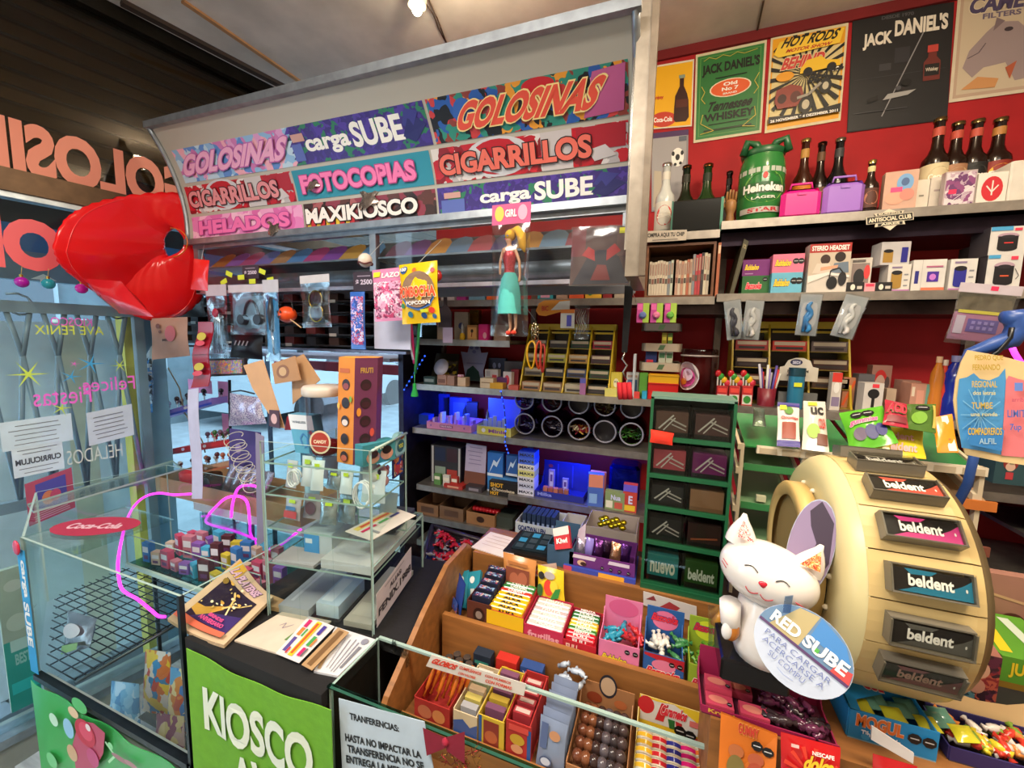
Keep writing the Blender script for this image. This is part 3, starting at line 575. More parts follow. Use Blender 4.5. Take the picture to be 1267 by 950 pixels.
MB().prism(f,[(.22,.72),(.18,.85),(.35,.85),(.5,1.0),(.65,.85),(.82,.85),(.78,.72),(1,.72),(1,.38),(.8,.38),(.82,.22),(.65,.22),(.5,0),(.35,.22),(.18,.22),(.2,.38),(0,.38),(0,.72)],0,.002,mat('#d8ccb4','ink')).build('plate',em)
MB().art(f,[('r',.02,.4,.98,.7,'#1c1a18'),('t','ANTISOCIAL CLUB',.05,.45,.95,.65,'#e4d8bc'),('r',.24,.74,.76,.83,'#1c1a18'),('t','BUENOS',.27,.75,.73,.82,'#e4d8bc'),('r',.24,.24,.76,.36,'#1c1a18'),('t','AIRES',.3,.25,.7,.35,'#e4d8bc')],.0026).build('lettering',em)
f=wallf((797,300),(849,297),(850,284),(797,286),SY-.006)
MBc=MB().slab(f,0,0,1,1,-.001,0,mat('#c8beb0')).art(f,[('t','COMPRA AQUI TU CHIP',.03,.35,.95,.8,'#2a2624'),('r',.2,.12,.8,.18,'#55504a')]);solo(MBc,'chip_sign','white strip sign reading COMPRA AQUI TU CHIP under the shelf end','sign')
# ====== SECOND SHELF
Z2=1.765;ZB=1.757
x0=Xat(797,1.56,ZB);x1=Xat(882,1.56,ZB);z1=Zat(301,(x0+x1)/2,1.56)
bk=thing('book_crate','brown wooden crate open at the front holding comic books','crate',((x0+x1)/2,1.65,ZB));wd=mat('#7a4c30','wood')
MB().box(x0,x1,1.56,1.74,ZB,ZB+.008,wd).build('bottom_panel',bk);MB().box(x0,x1,1.56,1.74,z1-.008,z1,wd).build('top_panel',bk)
MB().box(x0,x0+.008,1.56,1.74,ZB+.008,z1-.008,wd).build('side_panel',bk);MB().box(x1-.008,x1,1.56,1.74,ZB+.008,z1-.008,wd).build('side_panel',bk)
MB().box(x0,x1,1.74,1.746,ZB,z1,wd).build('back_panel',bk)
bw=(x1-x0-.02);nb=18;xx=x0+.012
cols=['#d8ccb8']*7+['#8a949a','#c8d0c0']+['#c8a08c','#d8c8b4','#c89880','#d8ccb4','#b86a50','#c8b09a']+['#8a9098','#b8404a','#b8404a','#3a3238','#d8d0b8','#c8bca8']
lbs={'#b8404a':'comic book with a red spine toward the right of the crate','#8a949a':'comic book with a grey spine in the left half of the crate','#c8d0c0':'comic book with a pale green spine in the crate','#8a9098':'slate spined comic book in the middle of the crate','#3a3238':'comic book with a dark spine beside the red ones','#b86a50':'comic book with a rust orange spine in the crate'}
for i,c in enumerate(cols):
 wdt=bw/(len(cols)+1.5);hh=(z1-ZB-.016)*(.72+.12*(i>14)+.02*math.sin(i*5));g='comic books in the wooden crate'
 if i==9:xx+=wdt*.8
 carton('comic_book',lbs.get(c,'cream spined comic book standing in the wooden crate' if i<9 or i>18 else 'pale pinkish spined comic book in the middle of the crate'),'book',xx,xx+wdt*.93,1.575,1.70,ZB+.008,ZB+.008+hh,c,art=[('r',.1,.35,.9,.5,'#8a5a50' if i%2 else '#55504a'),('r',.2,.6,.8,.92,'#a8887a')],group=g,part='cover');xx+=wdt
xr=Xat(883,1.58,ZB)
carton('comic_book','upright comic with an orange spine just outside the crate','book',xr+.003,xr+.012,1.58,1.70,ZB,z1,'#b86a4a',art=[('r',.1,.8,.9,.95,'#e0c8a8')],part='cover')
xa=Xat(897,1.6,ZB);zt=Zat(297,Xat(922,1.6,1.9),1.6);xb=Xat(925,1.6,zt)
la=thing('leaning_album','dark olive album leaning to the right against gum boxes','book',(xa,1.62,Z2))
f=quad((xa+.01,1.575,Z2),(xa+.022,1.575,Z2),(xb,1.575,zt-.01),(xb-.014,1.575,zt));MB().slab(f,0,0,1,1,-.16,0,mat('#4a4630')).build('cover',la)
MB().art(f,[('t','12',.2,.85,.8,.92,'#a89a70'),('r',.4,.1,.6,.7,'#5c5840')]).build('spine_print',la)
gumart=lambda c,t2='#f0e0e0':[('T','Bubbaloo',.1,.35,.6,.7,'#f4d030','#4a2060',.1),('w',.74,.6,.16),('w',.9,.6,.16)]
A=pxbox('gum_box','dark green gum box under the purple one on the second shelf','box',917,952,341,Z2,1.60,.07,'#2c6a34',art=[('T','Bazooka',.15,.3,.7,.65,'#e8304a','#f0f0e0',.1)]+[('w',.8,.8,.12)])
zz=Zat(341,Xat(935,1.6,Z2),1.6)
pxbox('gum_box','purple gum box stacked on the dark green one','box',918,952,321,zz,1.60,.07,'#7a2a7a',art=gumart(0)[:1]+[('r',.1,.1,.4,.16,'#b088b0')])
pxbox('gum_box','light blue gum box under the pink one','box',953,991,337,Z2,1.575,.08,'#6ab8d4',art=gumart(0))
zz=Zat(337,Xat(972,1.575,Z2),1.575)
pxbox('gum_box','light pink gum box stacked on the light blue one','box',955,994,314,zz,1.575,.08,'#e87a98',art=gumart(0))
pxbox('headset_box','red and white box reading STEREO HEADSET with two people and headphones','box',997,1048,301,Z2,1.57,.05,'#d8cfc4',art=[('r',0,.82,1,1,'#a82a24'),('t','STEREO HEADSET',.05,.86,.95,.96,WHT),('r',0,.35,1,.82,'#c8b8a4'),('e',.4,.68,.12,.1,'#3a2420'),('e',.75,.72,.13,.1,'#2a1c18'),('p',[(.1,.4),(.2,.6),(.5,.6),(.6,.45),(.5,.38)],'#d8c8b8'),('p',[(.55,.4),(.62,.6),(.95,.62),(.98,.4)],'#6a7a8a'),('p',[(.3,.45),(.7,.5),(.72,.56),(.3,.52)],'#d8a080'),('p',[(0,.2),(0,.35),(.5,.42),(1,.35),(1,.3),(.5,.36)],'#e8e0d8'),('e',.6,.2,.13,.13,'#1a1a1c'),('e',.84,.28,.1,.14,'#26262a'),('l',[(.52,.25),(.55,.45),(.75,.5),(.9,.35)],.03,'#1a1a1c')])
pxbox('earphone_box','white box with a black earphone picture beside the headset box','box',1050,1076,319,Z2,1.60,.04,'#cfc6ba',art=[('r',.1,.12,.9,.85,'#8a7a74'),('e',.45,.45,.25,.25,'#1c1a1c'),('e',.8,.6,.14,.2,'#d83a3a'),('r',.1,.88,.7,.95,'#5a5450')],rz=-.15)
for u,lb in((1056,'black clip packet lying in front of the earphone box'),(1091,'black and white clip packet lying left of the speaker boxes')):
 pxbox('small_packet',lb,'packet',u-9,u+12,349,Z2,1.565,.03,'#1c1a1c',art=[('e',.35,.5,.14,.3,'#e4dccc'),('r',.6,.3,.9,.6,'#c8c0b4')])
pxbox('pink_packet','small pink and white packet lying before the speaker boxes','packet',1069,1082,350,Z2,1.563,.03,'#e8a0a8',art=[('r',.1,.6,.9,.9,'#e83a5a')])
def spk(c,band='#c89a3a'):return[('r',.72,.2,.9,.25,'#8a8a90'),('r',.72,.4,.9,.45,'#8a8a90'),('r',.72,.6,.9,.65,'#8a8a90'),('r',.15,.86,.6,.92,'#8a7a9a'),('r',.15,.2,.62,.7,c),('e',.385,.7,.235,.08,'#1a1a20'),('e',.385,.2,.235,.08,c),('r',0,0,1,.08,'#b87ab0')]
pxbox('speaker_box','white box with a gold speaker picture, lower one of the leaning pair','box',1096,1124,327,Z2,1.575,.055,'#ddd8d0',art=spk('#a8823a'))
zz=Zat(327,Xat(1110,1.575,Z2),1.575)
pxbox('speaker_box','white box with gold and blue speakers stacked on the gold speaker box','box',1086,1124,299,zz,1.578,.05,'#c8c4c4',art=[('r',.08,.1,.42,.6,'#a8823a'),('e',.25,.6,.17,.08,'#1a1a20'),('r',.7,.1,.92,.75,'#2a2a8a')],rz=.12)
pxbox('speaker_box','white box showing a small blue speaker and a purple screen picture','box',1126,1167,321,Z2,1.575,.055,'#dedad4',art=[('r',.08,.25,.2,.65,'#2c2c80'),('r',.28,0,.29,1,'#a8a4a0'),('r',.45,.3,.8,.62,'#4a2a9a'),('e',.62,.45,.1,.1,'#c87ad0'),('r',.3,.02,1,.12,'#d87a5a'),('r',.4,.75,.9,.8,'#b86a8a')])
pxbox('speaker_box','white box showing one large blue speaker','box',1172,1205,320,Z2,1.575,.055,'#dedad4',art=spk('#2c2c90'))
pxbox('bluetooth_speaker_box','white box with a black round speaker picture, lower of the right stack','box',1217,1260,315,Z2,1.57,.08,'#dcd8d2',art=[('e',.5,.68,.3,.12,'#b89aa8'),('r',.22,.22,.78,.68,'#1a181c'),('e',.5,.22,.28,.1,'#1a181c'),('e',.5,.66,.2,.06,'#2a262c'),('r',.4,.38,.65,.42,'#d85a3a'),('r',0,.9,.35,1,'#4aa0d0'),('r',.65,.85,.85,.95,'#e8405a'),('l',[(.8,.6),(.93,.4),(.85,.3)],.02,'#3a363c')],side=[('r',0,0,1,1,'#4a4448')])
zz=Zat(315,Xat(1238,1.57,Z2),1.57)
pxbox('bluetooth_speaker_box','white box with a black round speaker picture and blue top, upper of the right stack','box',1222,1267,280,zz,1.57,.08,'#dcd8d2',art=[('e',.5,.66,.3,.12,'#b89aa8'),('r',.22,.22,.78,.66,'#1a181c'),('e',.5,.22,.28,.1,'#1a181c'),('e',.5,.64,.2,.06,'#2a262c'),('r',.4,.4,.65,.44,'#d83a3a'),('r',0,.86,.6,1,'#4aa0d0'),('r',.65,.84,.85,.93,'#e8405a')],side=[('r',0,0,1,1,'#4a4448')])
pxbox('dark_box','dark grey box standing left of the round speaker boxes','box',1207,1217,300,Z2,1.60,.1,'#2c2424')
# ====== CANOPY (lit sign hood) with printed strips
XL,XR=-1.784,-.10
BLp,BRp,TLp,TRp=Vector((XL,1.10,1.951)),Vector((XR,1.10,1.952)),Vector((XL,.99,2.335)),Vector((XR,.895,2.252))
def hood(s,t,d=0):
 a=BLp.lerp(TLp,t);b=BRp.lerp(TRp,t);p=a.lerp(b,s);k=4*t*(1-t)
 return p+Vector((0,.035*k-d*.95,.01*k-d*.25))
hood.asp=4.2;hood.curved=1
ca_=thing('sign_canopy','long curved grey canopy carrying three rows of printed signs above the cabinet','canopy',(-.94,1.1,1.95))
MB().sheet(hood,4,14,mat('#b3ada0','plastic'),.006).build('curved_panel',ca_)
al=mat('#a8aeb4','metal')
def hoodbar(t,w_,name,lo=-.01,hi=1.01,th=.012):
 MB().slab(lambda s,tt,d:hood(s,t,0)+Vector((0,-d,(tt-.5)*w_)),lo,0,hi,1,-th/2,th,al).build(name,ca_)
hoodbar(1.0,.022,'top_rail');hoodbar(0,.02,'bottom_rail')
for s in(-.003,1.003):
 MB().tube([hood(s,i/12,.004)for i in range(13)],.009,al,6).build('end_rail',ca_)
pl=thing('cabinet_pillar','brushed metal pillar at the right end of the sign canopy','pillar',(XR+.02,1.1,1.72))
MB().box(XR+.006,XR+.034,.93,1.20,1.74,2.62,mat('#a89c8c','metal')).build('side_plate',pl)
MB().box(XR+.0,XR+.008,.95,.965,1.80,2.4,mat('#c8c4bc','chrome')).build('trim_strip',pl)
MB().box(XR+.034,XR+.048,.925,.94,1.74,2.62,mat('#8a7c6c','metal')).build('front_flange',pl)
def hs(u,v):
 best=None;d=ray(u,v)
 t=.5;s=.5
 for _ in range(12):
  p=hood(s,t);Y=p.y;q=O+d*(Y/d.y);
  s=(q.x-XL)/(XR-XL)
  a=BLp.lerp(TLp,0).lerp(BRp.lerp(TRp,0),s);zt=TLp.z+(TRp.z-TLp.z)*s;t=(q.z-1.9515)/(zt-1.9515)
  t=max(-.1,min(1.1,t))
 return s,t
rows=[(.205,.475),(.505,.745),(.775,.985)]
cut=[[(212,212),(358,350),(526,527),(779,779)],[(226,226),(359,359),(532,532),(779,779)],[(238,238),(376,376),(541,541),(779,779)]]
def srow(i,u):vy={0:(190,92),1:(232,160),2:(280,222)}[i];v=vy[0]+(vy[1]-vy[0])*(u-210)/570;return hs(u,v)[0]
B_gol=busy(['#8ab4d8','#d89ac8','#5a88c8','#e8a8b8','#b8d0e0','#c878b0'],30);B_gol2=busy(['#1a1a1e','#2f8a78','#c83a3a','#e89a30','#2a5aa8','#8a3a30','#1c1c20'],42)
B_red=busy(['#b81828','#d8d0cc','#c82030','#8a1420','#b8b0b0','#c41c2c'],44);B_pink=busy(['#e080b8','#e8a0c8','#d868a8','#f0b8d0'],30)
B_pur=busy(['#3c2a78','#44308a','#3c2a78','#50389a','#3c2a78','#2c7a58'],60);B_dk=busy(['#3a2018','#5a2c20','#8a3040','#2a1814','#a85a5a'],34)
SD=[[('candy_sign','pale blue and pink sign reading GOLOSINAS at the left of the top row','GOLOSINAS','#e8a8c8','#b860a8',B_gol,.06,.94,.12),('transit_card_sign','purple sign reading cargaSUBE in the middle of the top row','cargaSUBE',None,None,B_pur,0,0,0),('candy_sign','colourful sign with large orange GOLOSINAS letters at the right of the top row','GOLOSINAS','#e0503c','#f4d890',B_gol2,.17,.88,.12)],[('cigarette_sign','small red sign reading CIGARRILLOS at the left of the middle row','CIGARRILLOS','#d8888c','#2a1018',B_red,.03,.88,0),('photocopy_sign','teal sign with pink FOTOCOPIAS letters in the middle row','FOTOCOPIAS','#f07ab0','#b83a80',mat('#2a8aa0','ink'),.06,.9,0),('cigarette_sign','large red sign reading CIGARRILLOS at the right of the middle row','CIGARRILLOS','#e06a5a','#1c0c10',B_red,.04,.84,0)],[('ice_cream_sign','pink sign reading HELADOS at the left of the bottom row','HELADOS','#ec70ac','#b04890',B_pink,.08,.9,0),('shop_sign','dark sign reading MAXIKIOSCO in the middle of the bottom row','MAXIKIOSCO','#f0e8e0','#1c1414',B_dk,.02,.88,0),('transit_card_sign','purple sign reading cargaSUBE at the right of the bottom row','cargaSUBE',None,None,B_pur,0,0,0)]]
for i in range(3):
 for j in range(3):
  nm,lb,tx,c1,c2,bgm,a,b_,shr=SD[i][j]
  s0=srow(i,cut[i][j][1])+.002;s1=srow(i,cut[i][j+1][0])-.002
  def tt(s):
   k=s;lo,hi=rows[i];off=(1-k)*.0
   return 1-hi-off,1-lo-off
  def f(s,t,d=0,s0=s0,s1=s1):q=s0+(s1-s0)*s;lo,hi=tt(q);return hood(q,lo+(hi-lo)*t,d+.002)
  f.asp=(s1-s0)*4.2/.26;f.curved=1
  T=thing(nm,lb,'sign',f(.5,0),'printed signs on the canopy');
  MB().sheet(lambda s,t,d:f(s,t,d),6,6,bgm,.001,m2=mat('#d8d0c8')).build('printed_strip',T)
  m=MB()
  if tx=='cargaSUBE':
   m.art(f,[('t','carga',.25 if j==2 else .13,.18,.53 if j==2 else .47,.62,WHT),('t','SUBE',.55 if j==2 else .49,.22,.84,.84,WHT),('p',[(.83,.3),(.9,.12),(.99,.5),(.9,.8)],'#2a2a6a'),('p',[(.84,.55),(.9,.45),(.96,.8),(.88,.92)],'#3a3a88'),('r',.02,.1,.16 if j==2 else .1,.55,'#5868b0'),('r',.04,.6,.14,.8,'#c89a90')])
  else:
   if(i,j)==(0,2):m.art(f,[('e',.42,.45,.05,.4,'#2f8a78'),('e',.2,.6,.06,.3,'#3060b0'),('e',.6,.85,.08,.15,'#c8202c'),('p',[(.8,.05),(.98,.1),(.99,.95),(.85,.9)],'#b8588a'),('l',[(.82,.2),(.98,.35)],.02,'#6a2a50'),('l',[(.82,.5),(.98,.6)],.02,'#6a2a50'),('l',[(.84,.75),(.98,.82)],.02,'#e090b8')])
   if i==1 and j!=1:m.art(f,[('e',.37,.55,.18,.55,'#c8c8cc'),('e',.37,.55,.15,.48,'#b81424'),('r',.6,0,.75,1,'#c4bcbc'),('r',.77,.4,.99,.98,'#a81c2c'),('p',[(.85,.1),(.95,.2),(.9,.5),(.82,.4)],'#c8c0c0')])
   if(i,j)==(2,1):m.art(f,[('r',.02+k*.08,.02,.05+k*.08,.4,'#e8c030')for k in range(5)]+[('r',.055+k*.08,.02,.09+k*.08,.4,'#c82a30')for k in range(5)])
   m.art(f,[('T',tx,a,.2,b_,.8,c1,c2,shr)],.0055)
  m.build('lettering',T)
for u,v,r_,lb in((341,284,.035,'torn silver foil patch on the pink ice cream sign'),(390,232,.03,'wrinkled clear tape patch by the teal photocopy sign'),(458,250,.04,'crumpled tape patch over the dark shop sign')):
 s,t=hs(u,v);c=hood(s,t,.008);random.seed(u)
 def fp(a,b,d=0,c=c,r_=r_):return c+Vector(((a-.5)*r_*(1.6+.4*math.sin(7*b)),-.012*math.sin(3*a)*(1-b)-d,(b-.5)*r_*1.5*(1-.4*a)+.006*math.sin(9*a)))
 solo(MB().sheet(fp,6,6,mat('#b8a89c','foil'),.001),'foil_patch',lb,'tape')
# ====== GLASS CIGARETTE CABINET below the canopy
cb_t=thing('hanging_cabinet','hanging glass cabinet with grey curved drawers and coloured paper fans','cabinet',(-.94,1.12,1.75))
zc0=1.757;zc1=1.95;ym=1.12
MB().box(XL,XR,ym-.01,ym+.012,zc1-.022,zc1,al).build('upper_frame',cb_t)
MB().box(XL+.01,XR,ym+.20,ym+.21,zc0-.01,zc1,mat('#7b7a80','plastic')).build('back_panel',cb_t)
xm=Xat(463,ym,1.88)
for x in(XL+.012,xm,XR-.012):MB().box(x-.012,x+.012,ym-.008,ym+.012,zc0,zc1-.022,al).build('mullion',cb_t)
gd=mat('#8c8b92','metal')
for(xa,xb,cz,cr_)in((XL+.03,xm-.015,1.80,.045),(xm+.015,XR-.03,1.80,.045)):
 m=MB()
 def dr(s,t,d=0,xa=xa,xb=xb):a=-math.pi*.5+math.pi*.65*t;return Vector((xa+(xb-xa)*s,ym+.055-(.05+d)*math.cos(a),cz+(.045+d)*math.sin(a)))
 m.sheet(dr,1,10,gd,.004).build('curved_drawer',cb_t)
 MB().box(xa,xb,ym+.0,ym+.2,cz+.05,cz+.056,mat('#a8a8ae','metal')).build('inner_shelf',cb_t)
 fc=(['#c87a3a','#9a6ac0','#c85a88','#7a7ac8','#c88a5a','#5a8ac8','#c04a88','#8a4aa8','#c8964a','#6a9ad0']if xa<-1 else['#6a2a4a','#7a4a8a','#c8843a','#6a80a0','#b84a5a','#5a3a7a','#c8843a','#7a94b0','#a85060','#5a3a5a'])
 n=10
 for k,c in enumerate(fc):
  x0=xa+(xb-xa)*k/n;x1=xa+(xb-xa)*(k+1)/n;zt=cz+.062+(.07 if k in(8,)and xa<-1 else .055)
  q=quad((x0,ym+.03,cz+.058),(x1,ym+.03,cz+.058),(x1,ym+.10,1.925),(x0,ym+.10,1.925))
  MB().prism(q,[(0,0),(1,0),(1,.7),(.8,.92),(.5,1),(.2,.92),(0,.7)],0,.002,mat(c,'paper')).build('paper_fan',cb_t)
MB().box(XL+.02,XR-.02,ym-.004,ym,zc0+.03,zc1-.022,mat('#e8eef0','glass')).build('glass_front',cb_t)
MB().box(XL,XR,ym-.008,ym+.01,zc0-.004,zc0+.008,mat('#b8b4c0','metal')).build('lower_frame',cb_t)
rk=thing('cigarette_rack','black rack of pack slots with small white price labels below the cabinet','rack',(-1.35,1.32,1.57))
xa,xb=Xat(215,1.3,1.68),Xat(508,1.3,1.68)
MB().box(xa,xb,1.34,1.36,1.545,1.757,mat('#1c1618','plastic')).build('back_panel',rk)
for k in range(5):
 z=1.555+k*.044;MB().box(xa,xb,1.28,1.34,z,z+.005,mat('#2c2424','plastic')).build('rack_shelf',rk)
 for j in range(11):
  x=xa+.03+j*(xb-xa-.05)/11;
  MB().box(x,x+.05,1.285,1.335,z+.005,z+.034,mat(['#3a2018','#2a2a30','#6a2420','#2c2020'][(j*3+k)%4])).build('pack',rk)
  if(j+k)%3==0:MB().box(x+.01,x+.045,1.277,1.279,z-.004,z+.008,mat('#c8c0b8')).build('price_label',rk)
MB().box(Xat(245,1.28,1.54),xb,1.27,1.36,1.535,1.545,mat('#8a8494','metal')).build('bottom_shelf',rk)
# ====== things hanging at the cabinet front
HY=1.06
def hframe(u0,v0,u1,v1,Y):
 um=(u0+u1)/2;vm=(v0+v1)/2;zt=onY(um,v0,Y).z;zb=onY(um,v1,Y).z
 xa=onY(u0,vm,Y).x;xb=onY(u1,vm,Y).x;return quad((xa,Y,zb),(xb,Y,zb),(xb,Y,zt),(xa,Y,zt))
def tilt(f,a):
 c=f(.5,1)
 def g(s,t,d=0):p=f(s,t,d)-c;return c+Vector((p.x*math.cos(a)-p.z*math.sin(a),p.y,p.x*math.sin(a)+p.z*math.cos(a)))
 g.asp=f.asp;return g
FILM=mat('#eef2f4','film')
def bag(name,label,f,inner=None,header=None,film=FILM,puff=.012,group=None,art=None,cat='bag',opaque=None):
 t=thing(name,label,cat,f(.5,0),group)
 hh=.86 if header else 1
 def g(s,u,d=0):return f(s,u*hh,d)
 g.asp=f.asp/hh
 MB().pillow(g,mat(*opaque)if opaque else film,puff,10,12).build('bag_film' if not opaque else 'bag_body',t)
 if opaque:
  def ga(s,u,d=0):
   a=max(0,math.sin(math.pi*s))**.5;tt=(u-.06)/.88;b=max(0,math.sin(math.pi*min(1,max(0,tt))))**.6;return g(s,u,d+puff*a*b*1.1+.001)
  ga.asp=g.asp;ga.curved=1
  if art:MB().art(ga,art).build('printed_panel',t)
 elif art:MB().art(g,art,.0).build('contents',t)
 if inner:inner(g,t)
 if header:
  MB().slab(f,0,hh-.01,1,1,-.001,.001,mat(header[0])).build('header_card',t)
  if len(header)>1:MB().art(lambda s,u,d=0:f(s,hh+u*(1-hh),d+.001),header[1])if 0 else None
  if len(header)>1:
   def hf(s,u,d=0):return f(s,hh+u*(1-hh),d+.0012)
   hf.asp=f.asp/(1-hh);MB().art(hf,header[1]).build('printed_header',t)
 return t
f=hframe(608,252,655,416,.98)
def dollin(g,T):
 me=bpy.data.meshes.new('doll_body')
 H=(g(.5,1)-g(.5,0)).length;W=(g(1,.5)-g(0,.5)).length
 P=lambda s,t,y=0:tuple(g(s,t)-Vector(T.location)+Vector((0,-y,0)))
 D=thing('fashion_doll','blonde fashion doll in red glitter top and turquoise skirt inside the hanging bag','doll',g(.45,.05))
 P=lambda s,t,y=0:tuple(g(s,t)-g(.45,.05)+Vector((0,-y,0)))
 v=[P(.5,.50),P(.49,.57),P(.48,.66),P(.47,.76),P(.47,.80),P(.46,.83),P(.44,.87),P(.32,.77),P(.24,.66),P(.24,.55),P(.62,.77),P(.74,.66),P(.76,.54),P(.74,.48),P(.44,.46),P(.5,.26),P(.54,.07),P(.52,.03,.01),P(.58,.46),P(.66,.26),P(.68,.08),P(.66,.035,.01)]
 e=[(0,1),(1,2),(2,3),(3,4),(4,5),(5,6),(3,7),(7,8),(8,9),(3,10),(10,11),(11,12),(12,13),(0,14),(14,15),(15,16),(16,17),(0,18),(18,19),(19,20),(20,21)]
 r=[.015,.011,.014,.013,.005,.006,.0125,.006,.0045,.0035,.006,.0045,.0035,.004,.011,.0075,.004,.003,.011,.0075,.004,.003]
 me.from_pydata(v,e,[]);o=bpy.data.objects.new('body',me);C.objects.link(o);o.parent=D;me.materials.append(mat('#d8a07c','plastic'))
 sk=o.modifiers.new('skin','SKIN');me.skin_vertices.new()if not me.skin_vertices else None
 for i,q in enumerate(me.skin_vertices[0].data):q.radius=(r[i],r[i]*.85);q.use_root=(i==0)
 ss=o.modifiers.new('sub','SUBSURF');ss.levels=1;ss.render_levels=2
 hc=g(.44,.875)
 fm=MB();fc_=quad(hc+Vector((-.012,-.0128,-.013)),hc+Vector((.012,-.0128,-.013)),hc+Vector((.012,-.0128,.013)),hc+Vector((-.012,-.0128,.013)))
 fm.art(fc_,[('e',.25,.55,.09,.06,'#2a5a9a'),('e',.62,.55,.09,.06,'#2a5a9a'),('e',.42,.25,.12,.04,'#c83a58'),('l',[(.15,.68),(.35,.7)],.03,'#6a4020'),('l',[(.52,.7),(.72,.68)],.03,'#6a4020')]).build('face_print',D)
 hm=mat('#e0a838','cloth');h=MB();h.ball(hc+Vector((.004,.004,.006)),(.0145,.0135,.0145),hm,12,8)
 h.tube([hc+Vector((.006,.006,.014)),hc+Vector((.022,.004,.018)),hc+Vector((.034,0,.004)),hc+Vector((.038,0,-.022)),hc+Vector((.044,0,-.038))],[.008,.011,.012,.009,.002],hm,8);h.build('hair',D)
 wc=g(.47,.70)
 h=MB();h.lathe([(.0135,-.022),(.0125,-.01),(.0165,.012),(.017,.022),(.013,.032)],g(.485,.64),busy(['#b81828','#d83040','#8a1018','#e86870'],300,.3,.4),14);h.build('glitter_top',D)
 a=g(.50,.55);b=g(.54,.24)
 h=MB();h.lathe([(.030,-.098),(.028,-.05),(.021,-.01),(.0145,.004)],a,mat('#5cc4bc','cloth'),18,close=False);h.build('skirt',D)
 for s_ in((.52,.03),(.66,.035)):MB().ball(g(*s_)+Vector((0,-.008,.0)),(.006,.012,.006),mat('#e0402c','plastic'),8,6).build('shoe',D)
DBG=bag('doll_bag','tall clear plastic bag with pink header card hanging over the cabinet, doll inside',tilt(f,.0),dollin,('#d85a8a',[('e',.2,.5,.12,.4,'#e8c048'),('e',.8,.5,.12,.4,'#e8a0b8'),('t','GIRL',.35,.3,.65,.7,WHT)]),puff=.026)
hang(DBG,onY(631,250,.98),Vector((onY(631,250,.98).x,1.085,1.944)))
f=hframe(706,279,783,354,1.0)
def plq(g,t):pass
bag('cloak_plaque','clear bag holding a square plate printed with a dark cloak and red collar',tilt(f,-.02),None,None,puff=.006,art=[('r',.02,.02,.98,.97,'#5a3c38'),('r',.02,.5,.25,.97,'#7a3034'),('r',.75,.5,.98,.97,'#6c4a44'),('p',[(.06,.03),(.3,.5),(.45,.6),(.62,.6),(.8,.48),(.97,.05)],'#332e3a'),('p',[(.2,.52),(.42,.42),(.4,.6),(.3,.66)],'#b8262a'),('p',[(.82,.58),(.6,.42),(.6,.6),(.72,.7)],'#b8262a'),('p',[(.36,.1),(.68,.1),(.6,.35),(.46,.36)],'#8a3030'),('r',.78,.86,.93,.95,'#d8d020')])
f=hframe(494,325,541,400,.98)
dots=[('e',.15,.9,.1,.07,'#2a5a9a'),('e',.85,.2,.07,.05,'#d83a2a'),('e',.3,.15,.07,.05,'#2a7a9a'),('e',.12,.3,.06,.04,'#3a8a5a'),('e',.9,.85,.05,.04,'#d83a2a'),('e',.65,.12,.07,.05,'#2a5a9a'),('e',.45,.88,.05,.04,'#d86a2a'),('e',.9,.55,.05,.04,'#3a8a5a'),('e',.1,.6,.05,.04,'#d83a2a'),('e',.9,.1,.05,.04,'#3a6a9a')]
PBG=bag('popcorn_bag','bright yellow snack bag with coloured dots hanging from the cabinet corner',tilt(f,.06),opaque=('#eec21c','gloss'),puff=.02,art=dots+[('e',.55,.55,.4,.3,'#8a6a50'),('p',[(.15,.42),(.95,.42),(.85,.28),(.55,.2),(.25,.28)],'#2a5a9a'),('T','POMBOCHA',.06,.42,.97,.6,'#e84a1c','#f8e8b8',0),('t','POPCORN',.25,.3,.85,.36,WHT),('t','100',.06,.87,.24,.93,WHT),('r',.6,.17,.78,.22,'#d8e030')])
hang(PBG,onY(517,326,.98),Vector((onY(517,326,.98).x,1.105,1.89)))
f=hframe(461,332,505,397,1.0)
bag('pink_toy_bag','pink clear bag of small star toys hanging beside the yellow snack bag',tilt(f,.05),opaque=('#e08ab0','gloss'),puff=.012,art=[('r',.05,.05,.95,.75,busy(['#e8a0c0','#d84a7a','#f0e0e8','#8a3a60','#f0c0d4'],90)),('t','LAZO',.3,.82,.8,.92,WHT),('r',.05,.85,.25,.95,'#d8e030')])
f=hframe(463,382,508,432,1.08)
solo(MB().slab(f,0,0,1,1,-.001,0,mat('#d0d0e4')),'blank_paper','blank white paper sheet hanging below the pink toy bag','paper')
p=onY(452,322,1.02);t=MB();t.ball(p,.021,mat('#e4d4c4','gloss'),18,12);t.tube([p+Vector((.021*math.cos(a),-.0,.021*math.sin(a)))if 0 else p+Vector((.0215*math.cos(a),-.0215*math.sin(a)*.9,-.010+.003*math.cos(3*a)))for a in[i*.35 for i in range(18)]],.0025,mat('#6a3030'),5)
t.tube([p,Vector((p.x,1.105,1.90))],.001,mat('#c8c8c8'),4);solo(t,'ball_ornament','small cream ball with a brown seam on the cabinet corner','ball')
p=onY(541,341,1.0);t=MB();t.ball(p,(.014,.012,.016),mat('#b82a2c','gloss'),12,8);t.ball(p+Vector((-.014,.004,.006)),(.008,.006,.010),mat('#2f7a3a','gloss'),10,6)
solo(t,'strawberry_charm','small red strawberry charm right of the yellow snack bag','charm')
